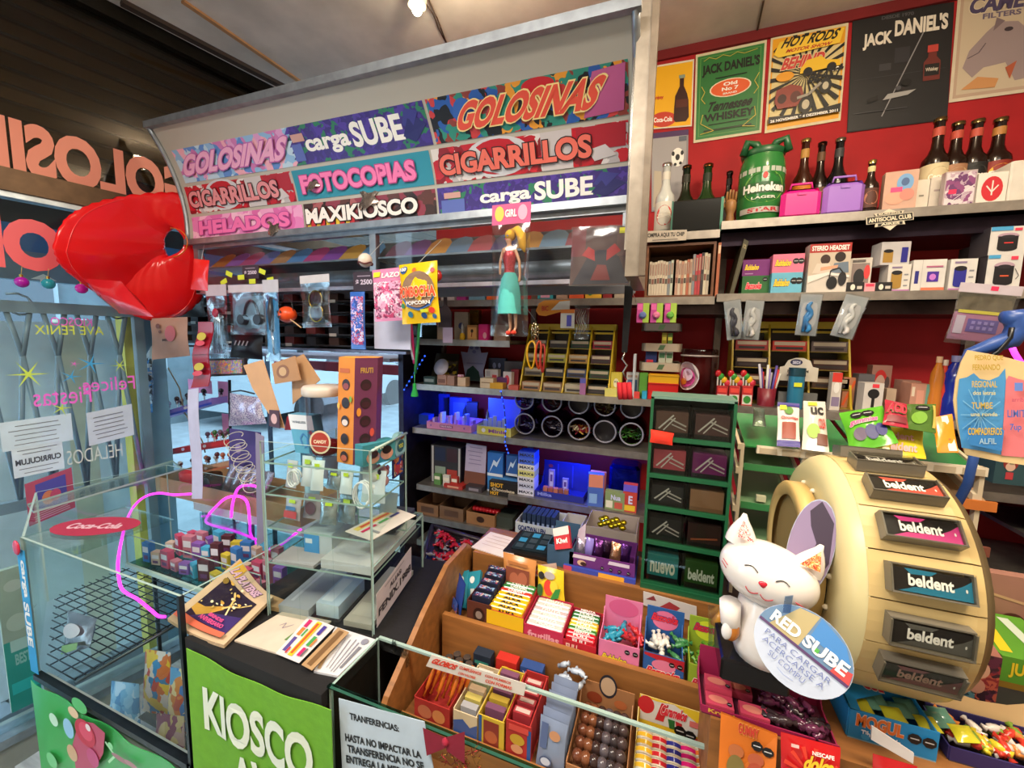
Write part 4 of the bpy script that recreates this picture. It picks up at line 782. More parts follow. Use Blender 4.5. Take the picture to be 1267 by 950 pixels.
for u0,v0,u1,v1,lb in((300,328,320,345,'small black price card reading $2500 on the cabinet glass'),(437,336,464,360,'small dark price card by the cabinet corner')):
 f=hframe(u0,v0,u1,v1,1.09);m=MB().slab(f,0,0,1,1,-.001,0,mat('#3a2c3a')).art(f,[('t','$ 2500',.12,.3,.88,.6,'#d8c8d8'),('r',.2,.75,.8,.8,'#a898a8')]);solo(m,'price_card',lb,'card')
for u,v in((284,339),(298,343),(325,336),(276,349),(312,348),(334,346)):
 f=hframe(u-4,v-3,u+4,v+3,1.075);solo(MB().slab(tilt(f,random.uniform(-.4,.4)),0,0,1,1,-.0006,0,mat('#dce83a')),'yellow_price_tag','tiny yellow price sticker at the top of the hanging clear bags','sticker','yellow price stickers by the hanging bags')
def spoons(g,t):
 for k in range(4):MB().tube([g(.25+.12*k,.08),g(.3+.1*k,.55),g(.45+.05*k,.7)],[.006,.004,.002],mat('#b8c8d0','chrome'),6).build('utensil',t)
 MB().ball(g(.4,.72),(.016,.006,.018),mat('#c83a50','gloss'),10,6).build('toy_head',t)
bag('clear_toy_bag','narrow clear bag with silver utensils and a red toy head',hframe(257,352,282,443,1.05),spoons,('#c8bcc8',),puff=.01)
def phones(g,t):
 MB().tube([g(.3+.4*(1-math.cos(a))/2+.1,.35+.45*math.sin(a))for a in[i*math.pi/10 for i in range(11)]],.004,mat('#3a3c48','plastic'),6).build('headband',t)
 for s in(.38,.82):MB().cyl(g(s,.35,-.006),g(s,.35,.012),.02,.018,mat('#2c3440','plastic'),14).build('earcup',t)
 MB().slab(g,.05,.05,.95,.9,-.008,-.006,mat('#88a8c0')).build('backing_card',t)
bag('headphone_bag','clear bag with toy headphones on a pale blue card',hframe(284,352,329,414,1.04),phones,('#d0c8d0',),puff=.012)
def knife(g,t):
 MB().slab(g,.1,.02,.9,.98,-.004,-.003,mat('#2f88c0')).build('backing_card',t)
 MB().tube([g(.5,.45),g(.45,.7),g(.5,.92)],[.009,.012,.005],mat('#2a2c34','plastic'),8).build('handle',t)
 MB().tube([g(.5,.45),g(.55,.1)],[.006,.003],mat('#c8d0d4','chrome'),6).build('blade',t)
bag('tool_bag','narrow clear bag with a black-handled toy tool on blue card',hframe(327,346,346,447,1.03),knife,('#c8c8d4',),puff=.008)
def glasses(g,t):
 for s,u in((.55,.62),(.55,.32)):
  MB().lathe([(.001,0),(.024,.003),(.027,.0)],g(s,u,.004),mat('#3a1c1c','gloss'),18,axis=(0,-1,0)).build('lens',t)
  MB().tube([g(s,u,.006)+Vector((.028*math.cos(a),0,.028*math.sin(a)))for a in[i*.35 for i in range(18)]],.002,mat('#b89a40','chrome'),5,closed=True).build('rim',t)
bag('sunglasses_bag','clear bag with dark round gold-rimmed sunglasses',tilt(hframe(372,340,408,405,1.04),.03),glasses,('#d0ccd0',),puff=.012)
pc=onY(355,389,1.06);pu=thing('pumpkin_lantern','orange smiling pumpkin lantern on a black wire handle','lantern',pc-Vector((0,0,.027)))
MB().ball(pc,(.033,.03,.027),mat('#e8501c','plastic'),20,12,fn=lambda q:q*(1+.03*math.cos(8*math.atan2(q.y,q.x)))).build('pumpkin',pu)
ff=quad(pc+Vector((-.02,-.0315,-.018)),pc+Vector((.02,-.0315,-.018)),pc+Vector((.02,-.0295,.018)),pc+Vector((-.02,-.0295,.018)))
MB().art(ff,[('e',.3,.7,.09,.14,BLK),('e',.65,.7,.09,.14,BLK),('p',[(.2,.4),(.35,.32),(.65,.32),(.8,.42),(.6,.1),(.4,.1)],BLK)]).build('face_print',pu)
MB().tube([pc+Vector((.03*math.cos(a),0,.012+.045*math.sin(a)))for a in[i*math.pi/10 for i in range(11)]],.0015,mat('#1a1a1c','plastic'),5).build('wire_handle',pu)
MB().tube([pc+Vector((.028,-.01,-.018)),pc+Vector((.05,-.01,-.03)),pc+Vector((.075,-.01,-.045))],.0022,mat('#d8b080','plastic'),6).build('stick',pu)
f=hframe(434,361,452,432,1.05);bag('wafer_packet','slim blue packet with pink ponies print hanging under the cabinet',f,opaque=('#3a6ac0','gloss'),puff=.006,art=[('r',.08,.08,.92,.92,busy(['#3a6ad0','#e0d0e8','#b83a60','#2a4a9a','#c890c0'],110))])
rb=thing('ribbon_charm','green white and pink ribbon hanging left of the shelving with green tassel','ribbon',onY(512,495,1.1))
for a,b,c in(((503,398),(512,445),'#e8e4ec'),((508,398),(513,450),'#d8307a'),((519,398),(514,462),'#2f9a5a')):
 p=onY(*a,1.1);q=onY(*b,1.1);MB().tube([p,p.lerp(q,.5),q],.005,mat(c,'cloth'),4).build('ribbon',rb)
p=onY(513,462,1.1);q=onY(513,474,1.1);MB().tube([p,q],.0015,mat('#2f9a5a'),4).build('cord',rb)
MB().lathe([(.003,0),(.006,-.006),(.005,-.014),(.011,-.034),(.012,-.042)],q,mat('#1f9a44','cloth'),12).build('tassel',rb)
kr_=thing('strap_keyring','yellow and red looped straps on a metal key ring hanging before the tobacco rack','keyring',onY(660,462,1.2))
for(u,v),c,w_ in(((658,424),'#e0a814',.013),((667,424),'#d8481c',.008),((672,428),'#c83a30',.007)):
 a=onY(u,v-2,1.2);h=.085
 MB().tube([a+Vector((w_*math.sin(t)*(1+.3*math.cos(t)),.004*math.cos(t*2),-h*(1-math.cos(t))/2))for t in[i*6.2832/18 for i in range(18)]],.0035,mat(c,'plastic'),5,closed=True).build('strap',kr_)
a=onY(662,396,1.2);b=onY(662,420,1.2)
MB().tube([a,a+Vector((.004,0,-.02)),b],.004,mat('#c8b890','chrome'),6).build('clasp',kr_)
for k in range(4):c=a.lerp(b,.3+.2*k);MB().tube([c+Vector((.010*math.cos(t),.006*math.sin(t+k),.010*math.sin(t)))for t in[i*.6283 for i in range(10)]],.0018,mat('#b8a888','chrome'),5,closed=True).build('ring',kr_)
MB().tube([onY(645,372,1.2),a],.0008,mat('#8a8a8a'),4).build('thread',kr_)
ly=thing('lanyard','black lanyard with metal clip and red rubber fobs hanging right of the tobacco rack','lanyard',onY(773,497,1.25))
q=lambda u,v:onY(u,v,1.25)
MB().slab(quad(q(769,436),q(776,436),q(784,352),q(773,352)),0,0,1,1,-.002,0,mat('#16161a','cloth')).build('strap',ly);hang(ly,q(779,352),Vector((q(779,352).x,1.552,1.74)))
MB().tube([q(773,436),q(770,444),q(776,452),q(771,460),q(775,470)],.003,mat('#c0b8b0','chrome'),6).build('clip',ly)
for k in range(3):MB().tube([q(766+k*6,473),q(767+k*6,485),q(768+k*6,494)],[.007,.008,.007],mat('#c8202c','rubber'),8).build('fob',ly)
f=hframe(663,371,705,392,1.3)
lc=thing('lighter_card','orange and white lighter blister card reading BIC below the shelf','card',f(.5,0))
MB().prism(f,[(0,.35),(.08,.8),(.25,.98),(1,1),(1,.45),(.3,.05),(.1,.1)],-.001,0,mat('#e08a1c')).build('card',lc)
MB().art(f,[('p',[(.45,.4),(.7,.9),(1,.95),(1,.45)],'#d8d4cc'),('t','BIC',.18,.35,.38,.65,'#c83a1c')]).build('printed_panel',lc)
f2=hframe(694,383,711,406,1.3);MB().slab(f2,0,0,1,1,-.001,.004,mat('#d8d4cc')).build('blister_base',lc);MB().art(f2,[('r',0,.8,1,1,'#e07a1c'),('r',.45,.1,.8,.7,'#4a4ab0')],.0045).build('printed_panel',lc)
bag('chain_bag','clear bag of thin silver chains hanging from the shelf edge',hframe(711,377,729,420,1.32),lambda g,t:[MB().tube([g(.2+.15*k+.1*math.sin(5*j),j/10)for j in range(1,10)],.0015,mat('#b8b4b0','chrome'),4).build('chain',t)for k in range(4)],None,puff=.008)
for i,(u,c)in enumerate(((788,'#6a7ab8'),(805,'#e07aa0'),(822,'#6ab04a'))):
 f=hframe(u,375,u+15,399,1.5);t=thing('toy_card',['magenta and green blister card with a lilac disc, left of three','magenta and green blister card with a pink disc, middle of three','magenta and green blister card with a green disc, right of three'][i],'card',f(.5,0),'blister cards above the wall trays')
 MB().slab(f,0,0,1,1,-.001,0,mat('#c84a9a')).build('card',t);MB().art(f,[('r',.5,.0,1,1,'#a8c850'),('r',.05,.65,.45,.95,'#e86ab0')]).build('printed_panel',t)
 MB().lathe([(.012,0),(.012,.006),(.006,.009)],f(.5,.38),mat(c,'gloss'),14,axis=(0,-1,0)).build('disc',t)
for u0,u1,vt,vb,a,c,lb,w_ in((893,915,371,421,.05,'#3a3a48','clear zip pouch with a dark cable, leftmost of the four pouches',.5),(921,945,371,421,-.02,'#d8d4d0','clear zip pouch with a white cable beside the dark cable pouch',.4),(989,1017,363,416,-.02,'#3a8ac8','clear zip pouch with a bright blue cable below the headset box',.5),(1044,1075,365,420,-.08,'#e0dcd8','clear zip pouch with white cable, rightmost of the four pouches',.4)):
 f=tilt(hframe(u0,vt,u1,vb,1.53),a*3)
 def cab(g,t,c=c):
  MB().slab(g,.03,.02,.97,.98,-.006,-.005,mat('#ccc8c6')).build('backing_card',t)
  MB().tube([g(.5+.1*math.sin(j*1.3),.1+.07*j)for j in range(11)],[.006,.008,.008,.006,.009,.008,.006,.008,.008,.006,.004],mat(c,'plastic'),6).build('cable',t)
  MB().tube([g(.35,.1),g(.35,.45),g(.5,.6)],.005,mat(c,'plastic'),6).build('plug',t)
 bag('cable_pouch',lb,f,cab,None,puff=.008,group='cable pouches under the second shelf')
def pp(g,t):
 MB().slab(g,.05,.08,.95,.62,-.006,-.004,mat('#b87a98')).build('phone_pouch',t);MB().art(g,[('r',.3,.25,.8,.5,'#6a5aa0'),('r',.1,.2,.25,.55,'#c8b8c8'),('r',.1,.6,.9,.66,'#d8c84a')]+[('r',.36+.1*(k%4),.3+.1*(k//4),.42+.1*(k%4),.36+.1*(k//4),'#9a8ac8')for k in range(8)],-.002).build('printed_panel',t)
 MB().slab(g,.05,.66,.95,.98,-.005,-.003,mat('#b4a890','foil')).build('foil_strip',t)
bag('phone_pouch_bag','silver and pink bag with a phone pouch hanging at the right shelf end',tilt(hframe(1183,352,1262,428,1.45),-.12),pp,('#c8bcc4',[('r',.5,.3,.62,.8,'#e8305a')]),puff=.014)
# ====== upper-left shelf, seen under the cabinet
for u0,u1,vt,c,lb,a in((546,562,350,'#c8c0cc','pale grey small box at the left of the upper shelf',None),(565,576,352,'#a02a8a','magenta small box on the upper shelf',None),(580,600,352,'#6a9ac0','pale blue small box on the upper shelf left of the doll',[('r',.1,.3,.9,.5,'#d8d0d8')]),(602,620,350,'#e8641c','orange box on the upper shelf behind the doll',[('r',.1,.3,.9,.6,'#f0c8a0')]),(665,684,348,'#2fa0b8','turquoise cup box right of the doll on the upper shelf',[('r',.2,.1,.8,.9,'#e0a0c0')]),(688,702,349,'#b09488','beige box beside the turquoise one on the upper shelf',None),(704,722,349,'#d8582a','orange and red box in the middle of the upper shelf',[('r',.1,.3,.9,.6,'#e8b870')]),(724,744,349,'#e0b030','yellow and green box on the upper shelf',[('e',.3,.5,.2,.3,'#2a7a3a')]),(746,757,348,'#8a1c24','dark red small box near the right of the upper shelf',None),(760,776,347,'#a89c8c','clear beige tub near the lanyard on the upper shelf',None)):
 pxbox('small_box',lb,'box',u0,u1,vt,1.757,1.575,.08,c,art=a)
ZA=1.592
pxbox('perfume_box','tall cream box beside the chocolate paddle on the short shelf','box',561,576,386,ZA,1.62,.05,'#c8bca8',art=[('e',.5,.5,.2,.12,'#4a5a9a')],rz=.3)
pxbox('perfume_box','pale tall box at the left of the short shelf','box',541,549,396,ZA,1.6,.05,'#d0c0ac')
t=thing('small_bottle','small round bottle with a gold base on the short shelf','bottle',(Xat(572,1.6,ZA),1.6,ZA));x=Xat(572,1.6,ZA)
MB().lathe([(.010,0),(.012,.006),(.012,.02),(.006,.03)],(x,1.6,ZA),mat('#d8b020','gloss'),14).build('base',t);MB().lathe([(.006,.03),(.005,.045),(.008,.05),(.003,.07)],(x,1.6,ZA),mat('#b8bcc4','gloss'),12).build('stopper',t)
pxbox('picture_box','orange-brown box with a small dancing figure print on the short shelf','box',578,590,402,ZA,1.59,.04,'#b88850',art=[('r',.08,.1,.92,.85,'#d8a868'),('e',.5,.6,.14,.12,'#2a1c18'),('l',[(.5,.5),(.45,.2)],.1,'#8a2a20')])
pxbox('gold_bag','gold foil pouch at the back of the short shelf','pouch',581,592,383,ZA,1.68,.03,mat('#a87a28','foil'))
pxbox('pink_box','hot pink box on the short shelf','box',592,603,401,ZA,1.59,.05,'#e02a8a',art=[('e',.7,.3,.2,.2,'#f0b0c8')])
pxbox('clear_case','clear acrylic case behind the doll feet on the short shelf','case',611,626,402,ZA,1.60,.05,'#a88878')
pxbox('dark_green_box','dark green crumpled packet at the left end of the short shelf','packet',522,540,402,ZA,1.65,.08,'#2c3a28')
f=hframe(543,380,559,405,1.35)
pd=thing('chocolate_paddle','dark brown paddle shaped tag hanging over the short shelf','tag',f(.5,0));MB().prism(f,[(0,0),(1,0),(1,.75),(.75,1),(.62,1.1),(.62,1.6),(.38,1.6),(.38,1.1),(.25,1),(0,.75)],-.003,.003,mat('#3a1c16')).build('paddle',pd)
f=hframe(548,405,560,424,1.35);MB().slab(f,0,0,1,1,-.001,0,mat('#b8a0b4')).build('paper_slip',pd)
Z3=1.392
def lowbox(name,lb,cat,u0,u1,vt,Y,dep,c,art=None,z=Z3,**k):return pxbox(name,lb,cat,u0,u1,vt,z,Y,dep,c,art=art,**k)
dx=thing('disc_spindle','white disc leaning on a dark printed card','disc',onY(545,466,1.62))
f=quad(onY(533,467,1.60),onY(566,469,1.60),onY(568,438,1.72),onY(540,437,1.72));MB().slab(f,0,0,1,1,-.003,0,mat('#3a3428')).build('card',dx);MB().art(f,[('r',.5,.1,.95,.7,busy(['#4a3a20','#c8b030','#2a2420','#6a5a50'],60))]).build('printed_panel',dx)
MB().lathe([(.005,0),(.038,0),(.038,.0015),(.005,.0015)],onY(546,454,1.59),mat('#d4d0e0','gloss'),28,axis=(-.1,-1,.35)).build('disc',dx)
f=quad(onY(574,470,1.66),onY(600,472,1.66),onY(604,435,1.74),onY(570,434,1.74))
hp=thing('star_card','pale lilac cut-out card standing on the mid shelf with dark packets','card',f(.5,0));MB().prism(f,[(.1,0),(.95,0),(.88,.35),(1.0,.98),(.75,.95),(.68,1.25),(.35,1.25),(.25,.95),(0,.98),(.05,.5)],-.002,0,mat('#a8a8cc')).build('card',hp)
MB().art(f,[('e',.4,1.12,.07,.06,'#6a6a9a'),('e',.6,1.12,.07,.06,'#6a6a9a'),('e',.5,.98,.07,.06,'#7a7ab0'),('r',.2,.55,.85,.6,'#8888b0'),('p',[(.05,0),(.2,.35),(.45,.5),(.7,.3),(.8,0)],'#24423c')]).build('printed_panel',hp)
lowbox('dark_sleeve','dark blue sleeve leaning behind the small cartons','sleeve',604,625,443,1.74,.02,'#2a2c48',art=[('e',.35,.7,.1,.12,'#8a8ab0'),('e',.65,.72,.08,.1,'#8a8ab0')])
lowbox('grey_pouch','crumpled grey plastic pouch at the back of the mid shelf','pouch',622,643,447,1.72,.06,'#6a6870',rz=.3)
for u0,u1,vt,Y,c,lb,a in((524,538,466,1.56,'#3a5a58','small teal matchbox at the left end of the mid shelf',[('r',.1,.3,.9,.7,'#a8b8b0')]),(541,552,464,1.565,'#c89a88','tan card pack lying on the mid shelf below the disc',[('r',.1,.2,.9,.6,'#8a5a48')]),(553,562,465,1.57,'#b08878','reddish card pack lying beside the tan one',None),(566,576,467,1.56,'#d8b898','small cream box holding a pink flower rubber',None),(594,610,468,1.56,'#d8c0a0','beige low carton before the playing card cases',[('r',.1,.5,.8,.6,'#8a6a50')]),(606,622,474,1.555,'#d8a01c','small yellow gadget lying on the mid shelf edge',None),(629,641,477,1.555,'#c8584a','small red flat pack on the mid shelf edge',None)):
 lowbox('small_carton',lb,'carton',u0,u1,vt,Y,.04,c,art=a)
p=Vector((Xat(570,1.575,Z3),1.575,Zat(467,Xat(570,1.56,Z3),1.56)));fb=MB();[fb.ball(p+Vector((.009*math.cos(a),.006*math.sin(a),.006)),(.007,.006,.006),mat('#d8a8c4','plastic'),8,6)for a in(0,1.3,2.5,3.8,5)];solo(fb,'flower_rubber','pale pink flower shaped rubber on the mid shelf','rubber')
lowbox('playing_card_pack','white playing card pack with a red oval, upper left pair','cards',600,616,457,1.62,.03,'#d0c4bc',art=[('r',.55,.1,.9,.7,'#c83a3a'),('r',.1,.6,.4,.9,'#a89a98')])
lowbox('playing_card_pack','red-backed pack tilted with white label near the rack','cards',622,634,460,1.60,.02,'#d8ccc8',art=[('e',.5,.5,.3,.3,'#c82a3a')],rz=-.3)
lowbox('red_box','dark red box beside the tobacco rack','box',632,641,457,1.62,.04,'#8a1c2c')
lowbox('purple_box','purple low box behind the yellow gadget','box',614,628,467,1.60,.04,'#5a2a6a')
def rack(name,lb,u0,u1,vt,z,Y,dep,ncol,nrow,packs,filled=True,vt2=None):
 x0=Xat(u0,Y,z);x1=Xat(u1,Y,z);zt=Zat(vt,(x0+x1)/2,Y+dep*.6);t=thing(name,lb,'rack',((x0+x1)/2,Y,z));ym=mat('#c8a81c','plastic')
 for k in range(ncol+1):
  x=x0+(x1-x0)*k/ncol;f=quad((x-.003,Y,z),(x-.003,Y+dep,z),(x-.003,Y+dep,zt),(x-.003,Y+dep*.0,zt))
  MB().prism(f,[(0,0),(1,0),(1,1),(.62,1),(.05,.04)],-.003,.003,ym).build('divider',t)
 MB().box(x0,x1,Y+dep,Y+dep+.004,z,zt,mat('#2a2018','plastic')).build('back_panel',t)
 MB().box(x0-.003,x1+.003,Y+dep*.6,Y+dep*.62+.003,zt-.024,zt,ym).build('header_bar',t)
 for k in range(ncol):
  xa=x0+(x1-x0)*k/ncol+.004;xb=x0+(x1-x0)*(k+1)/ncol-.004
  MB().box(xa+.003,xb-.003,Y+dep*.58,Y+dep*.6,zt-.04,zt-.032,ym).build('rail',t)
  for r in range(nrow):
   h=(zt-.045-z)/nrow;zz=z+h*r;yy=Y+dep*.55*(r/nrow)+.004
   MB().box(xa,xb,yy,yy+dep*.45,zz,zz+.003,mat('#8a7428','plastic')).build('step',t)
   c=packs[r][k]
   if c:
    q=carton('tobacco_pack',c[1],'packet',xa+.003,xb-.003,yy+.004,yy+dep*.4,zz+.003,zz+h*.62,c[0],art=[('r',.05,.55,.95,.9,'#b8a890' if c[0]!='#d8c8a8' else '#8a4030'),('r',.1,.15,.9,.4,'#3a3030')],group='tobacco packs in the yellow rack')
 return t
pk=lambda c,n:(c,n+' tobacco pack')
P4=[[pk('#a87a58','tan, bottom row first column,'),pk('#8a6a50','brown, bottom row second column,'),pk('#a8a088','silver striped, bottom row third column,'),pk('#2a2c28','black, bottom row last column,')],[pk('#7a6a50','olive, second row first column,'),pk('#3c3c40','charcoal, second row second column,'),pk('#3a4870','navy, second row third column,'),pk('#2c4a30','dark green, second row last column,')],[pk('#8a7440','mustard, third row first column,'),pk('#a8a83a','lime, third row second column,'),pk('#b88a48','tan open tray, third row third column,'),pk('#4a2a30','green and crimson, third row last column,')],[pk('#5a4a3a','dark olive, top row first column,'),pk('#4a3c34','dark brown, top row second column,'),pk('#1c4428','bottle green, top row third column,'),pk('#a81c38','crimson, top row last column,')]]
rack('tobacco_rack','yellow wire tobacco rack with four columns of packs on the mid shelf',643,753,401,Z3,1.57,.20,4,4,P4)
P3=[[None]*3,[pk('#5a2c20','dark brown, low row first column,'),pk('#4a2c20','maroon, low row middle column,'),pk('#5a4030','bronze, low row right column,')],[pk('#2c1c1a','black, centre row first column,'),None,pk('#4a2a20','chestnut, centre row right column,')],[pk('#a83a3a','red and white, upper row first column,'),pk('#c83a30','red and yellow, upper row middle column,'),pk('#6a5a58','grey and red, upper row right column,')]]
rack('tobacco_rack','yellow wire rack half empty behind the clear pouches at right',906,1055,398,Z3,1.63,.16,3,4,P3)
lowbox('cartoon_box','pale yellow box with a smiling face print right of the tobacco rack','box',755,768,461,1.60,.04,'#d8c448',art=[('e',.5,.55,.25,.2,'#e8e0b8'),('e',.4,.6,.05,.04,BLK),('e',.6,.6,.05,.04,BLK)])
lowbox('yellow_low_box','pale yellow low box on the shelf edge before the face box','box',748,763,481,1.556,.035,'#d8cc6a')
lowbox('blue_picture_box','white and blue picture box behind the red fobs','box',774,789,461,1.62,.04,'#c8c8cc',art=[('r',.1,.1,.9,.7,'#4a6a9a'),('r',.1,.8,.9,.9,'#a88a80')])
lowbox('green_box','small bright green box left of the yellow and red bins','box',790,800,462,1.58,.05,'#5a9a30')
lowbox('red_white_tube','small red and white tube on the shelf edge','tube',784,791,485,1.555,.02,'#d8403a')
lowbox('blue_eraser','small turquoise block on the shelf edge left of the green dispenser','block',794,800,484,1.555,.02,'#2aa0c8')
lowbox('purple_lip_balm','pink and violet slim tube before the tobacco rack','tube',717,724,468,1.556,.012,'#a86a9a',art=[('r',0,.7,1,1,'#5a5ab0')])
x0=Xat(801,1.57,Z3);x1=Xat(838,1.57,Z3);za=Zat(473,x0,1.57);zb=Zat(463,x0,1.57)
for a,b,c,lb in((Z3,za,'#c81c1c','red shallow plastic bin under the yellow one'),(za,zb,'#e0a818','yellow shallow plastic bin stacked on the red one')):
 t=thing('plastic_bin',lb,'bin',((x0+x1)/2,1.6,a));m=mat(c,'plastic')
 MB().box(x0,x1,1.57,1.63,a,a+.003,m).build('base',t);MB().box(x0,x1,1.57,1.573,a+.003,b,m).build('front_wall',t);MB().box(x0,x1,1.627,1.63,a+.003,b,m).build('rear_wall',t)
 for x in(x0,x1-.003):MB().box(x,x+.003,1.573,1.627,a+.003,b,m).build('end_wall',t)
 MB().box(x0-.002,x1+.002,1.567,1.57,b-.004,b,m).build('rim',t)
for k,(vt,vb,uL)in enumerate(((400,409,792),(425,434,792),(449,458,789))):
 Y=1.62;a=onY(uL,vb,Y);b=onY(845,vb,Y);zt=onY(820,vt,Y).z
 t=thing('wall_tray',['top','middle','lowest'][k]+' of three round-ended pale trays on the wall','tray',(a+b)/2,'round-ended wall trays')
 xa,xb=a.x,b.x;h=zt-a.z;m=mat(['#6a6460','#b0a08c','#b8a894'][k],'plastic')
 pts=[(xa+.02*(1-math.cos(q)),Y+.1-.1*math.sin(q))for q in[i*math.pi/12 for i in range(7)]]+[(xb-.02*(1-math.cos(q)),Y+.1-.1*math.sin(q))for q in[math.pi/2-i*math.pi/12 for i in range(7)]]
 n=len(pts);mb=MB();mb.add([(x,y,z)for z in(a.z,a.z+h)for x,y in pts],[tuple(range(n-1,-1,-1))]+[(i,(i+1)%n,n+(i+1)%n,n+i)for i in range(n)],m);mb.build('tray_shell',t)
 MB().box(xa+.01,xb-.01,Y+.1,1.842,a.z,a.z+h,m).build('wall_bracket',t)
 fa=quad((xa,Y-.0,a.z),(xb,Y-.0,a.z),(xb,Y,a.z+h),(xa,Y,a.z+h));MB().art(fa,[('p',[(.42,.2),(.55,.2),(.6,.8),(.47,.8)],'#4a6a48')],.001).build('logo_print',t)
 if k==1:
  for i in range(2):carton('seed_pack',['yellow and green small pack on the middle wall tray, left','green small pack on the middle wall tray, right'][i],'packet',xa+.075+i*.02,xa+.092+i*.02,Y+.02,Y+.04,a.z+h,a.z+h+.04,['#a89a28','#5a7a30'][i],art=[('r',.1,.3,.9,.6,'#d8c848')])
 if k==2:
  carton('navy_pack','navy pack with a red base on the lowest wall tray','packet',xa+.025,xa+.065,Y+.02,Y+.05,a.z+h,a.z+h+.04,'#1c2c6a',art=[('r',.1,0,.7,.25,'#c82a3a')])
  for i in range(2):carton('paper_pack','pale green rolling paper pack on the lowest wall tray, '+['left of two','right of two'][i],'packet',xa+.072+i*.026,xa+.096+i*.026,Y+.02,Y+.05,a.z+h,a.z+h+.045,'#c8c8b0',art=[('r',.1,.4,.9,.8,'#4a7a50')])
carton('white_slip','white card slip leaning beside the lowest wall tray','card',onY(783,460,1.6).x,onY(786,460,1.6).x,1.6,1.64,Z3,onY(785,438,1.6).z,'#c8ccd4')
jx=Xat(863,1.585,Z3);jr=(Xat(887,1.585,Z3)-Xat(840,1.585,Z3))/2;jz=Zat(432,jx,1.585)
jt=thing('clear_jar','large clear plastic jar with a round pony sticker and clear lid','jar',(jx,1.585+jr,Z3));jc=Vector((jx,1.585+jr,Z3));jh=jz-Z3
MB().lathe([(jr*.9,.001),(jr,.01),(jr,jh*.84),(jr*.93,jh*.88)],jc,mat('#e8d8dc','glass'),28,close=True).build('jar_body',jt)
MB().lathe([(jr*.98,jh*.86),(jr*1.0,jh*.87),(jr*1.0,jh*.98),(jr*.94,jh)],jc,mat('#c8b8b4','glass'),28).build('lid',jt)
MB().tube([jc+Vector((jr*math.cos(a),jr*math.sin(a),jh*.87))for a in[i*.2618 for i in range(24)]],.003,mat('#b8aca8','plastic'),5,closed=True).build('lid_ring',jt)
def jf(s,t,d=0):a=-math.pi/2-.75+(s-.5)*1.5;return jc+Vector(((jr+d)*math.cos(a),(jr+d)*math.sin(a),jh*(.2+.55*t)))
jf.asp=.8;MB().art(jf,[('e',.5,.5,.5,.5,'#e4d8d4'),('e',.5,.45,.36,.34,'#d84a9a'),('e',.55,.55,.22,.22,'#e8c8e0'),('e',.4,.3,.15,.12,'#e08a30')],.001).build('round_sticker',jt)
for dx_,c,r_ in((-.02,'#d89a28',.012),(.005,'#b84a8a',.014),(.03,'#d86a9a',.016)):solo(MB().lathe([(r_*.6,0),(r_,.003),(r_,.014),(r_*.6,.018)],jc+Vector((dx_,-.01,.003)),mat(c,'gloss'),14),'hair_band',{'#d89a28':'orange','#b84a8a':'purple','#d86a9a':'pink'}[c]+' elastic band coil inside the clear jar','band')
cp=['#c82a28','#3a8a3a','#b8242c']
for i,u in enumerate((886,901,917)):
 lowbox('candy_box',['red and green candy box left','red and green candy box middle','red and green candy box right'][i]+' of the row beside the jar','box',u,u+13,478,1.565,.03,'#c42a30',art=[('r',.05,.05,.95,.55,'#d8d0c8'),('e',.5,.3,.35,.2,'#3a8a3a'),('r',.1,.65,.9,.9,'#e84a40')],group='small candy boxes beside the jar')
for i in range(12):
 u=886+i*3.9;x=Xat(u,1.62,Z3);z=Zat(462+(i%4)*4,x,1.62);c=['#c8242c','#3a9a3a','#e8b82a','#d83a4a'][i%4];nm={'#c8242c':'dark red','#3a9a3a':'green','#e8b82a':'yellow','#d83a4a':'light red'}[c]
 b=MB();b.cyl((x,1.62,Z3),(x,1.62,z),.003,.003,mat('#e0d8d0'),6);b.ball((x,1.62,z),(.011,.007,.013),mat(c,'gloss'),8,6);solo(b,'lollipop',nm+' wrapped lollipop standing behind the small candy boxes','lollipop',nm+' lollipops behind the candy boxes')
pc_=thing('pen_cup','dark red cup holding pens beside the candy boxes','cup',(Xat(947,1.6,Z3),1.6,Z3));x=Xat(947,1.6,Z3)
MB().lathe([(.026,0),(.028,.06),(.026,.06),(.024,.004)],(x,1.6,Z3),mat('#7a1c2c','plastic'),16).build('cup_body',pc_)
for i in range(9):
 u=936+i*3.6;xx=Xat(u,1.6,1.45);z=Zat(450+(i*5)%14,xx,1.6);c=['#c8c4d0','#5a4a9a','#d83a3a','#d8d8d0','#8a7ac0'][i%5];nm={'#c8c4d0':'silver','#5a4a9a':'violet','#d83a3a':'red','#d8d8d0':'white','#8a7ac0':'lilac'}[c]
 solo(MB().tube([(x+(xx-x)*.4,1.6+.008*((i%3)-1),Z3+.006),(xx,1.6+.012*((i%3)-1),z)],.0038,mat(c,'plastic'),6),'pen',nm+' pen standing in the dark red cup','pen',nm+' pens in the red cup')
f=hframe(964,444,1012,486,1.615)
sd=thing('sedi_display','grey display box with a white rounded header card','display',f(.5,0)-Vector((0,0,0)))
MB().prism(f,[(0,.35),(0,.75),(.12,.78),(.2,.95),(.4,1.03),(.6,1.03),(.78,.95),(.85,.78),(1,.75),(1,.35)],-.002,0,mat('#d8d0c0')).build('header_card',sd)
MB().art(f,[('e',.42,.9,.16,.09,'#2a2a50'),('t','SEDI',.32,.85,.52,.94,'#d8d8e8'),('t','SUPER SLIM',.2,.6,.75,.68,'#4a4440'),('t','FILTERS',.2,.48,.6,.54,'#4a4440')]).build('lettering',sd)
MB().box(f(0,0).x,f(1,0).x,1.60,1.614,Z3,Z3+.05,mat('#6a6a68')).build('base_box',sd)
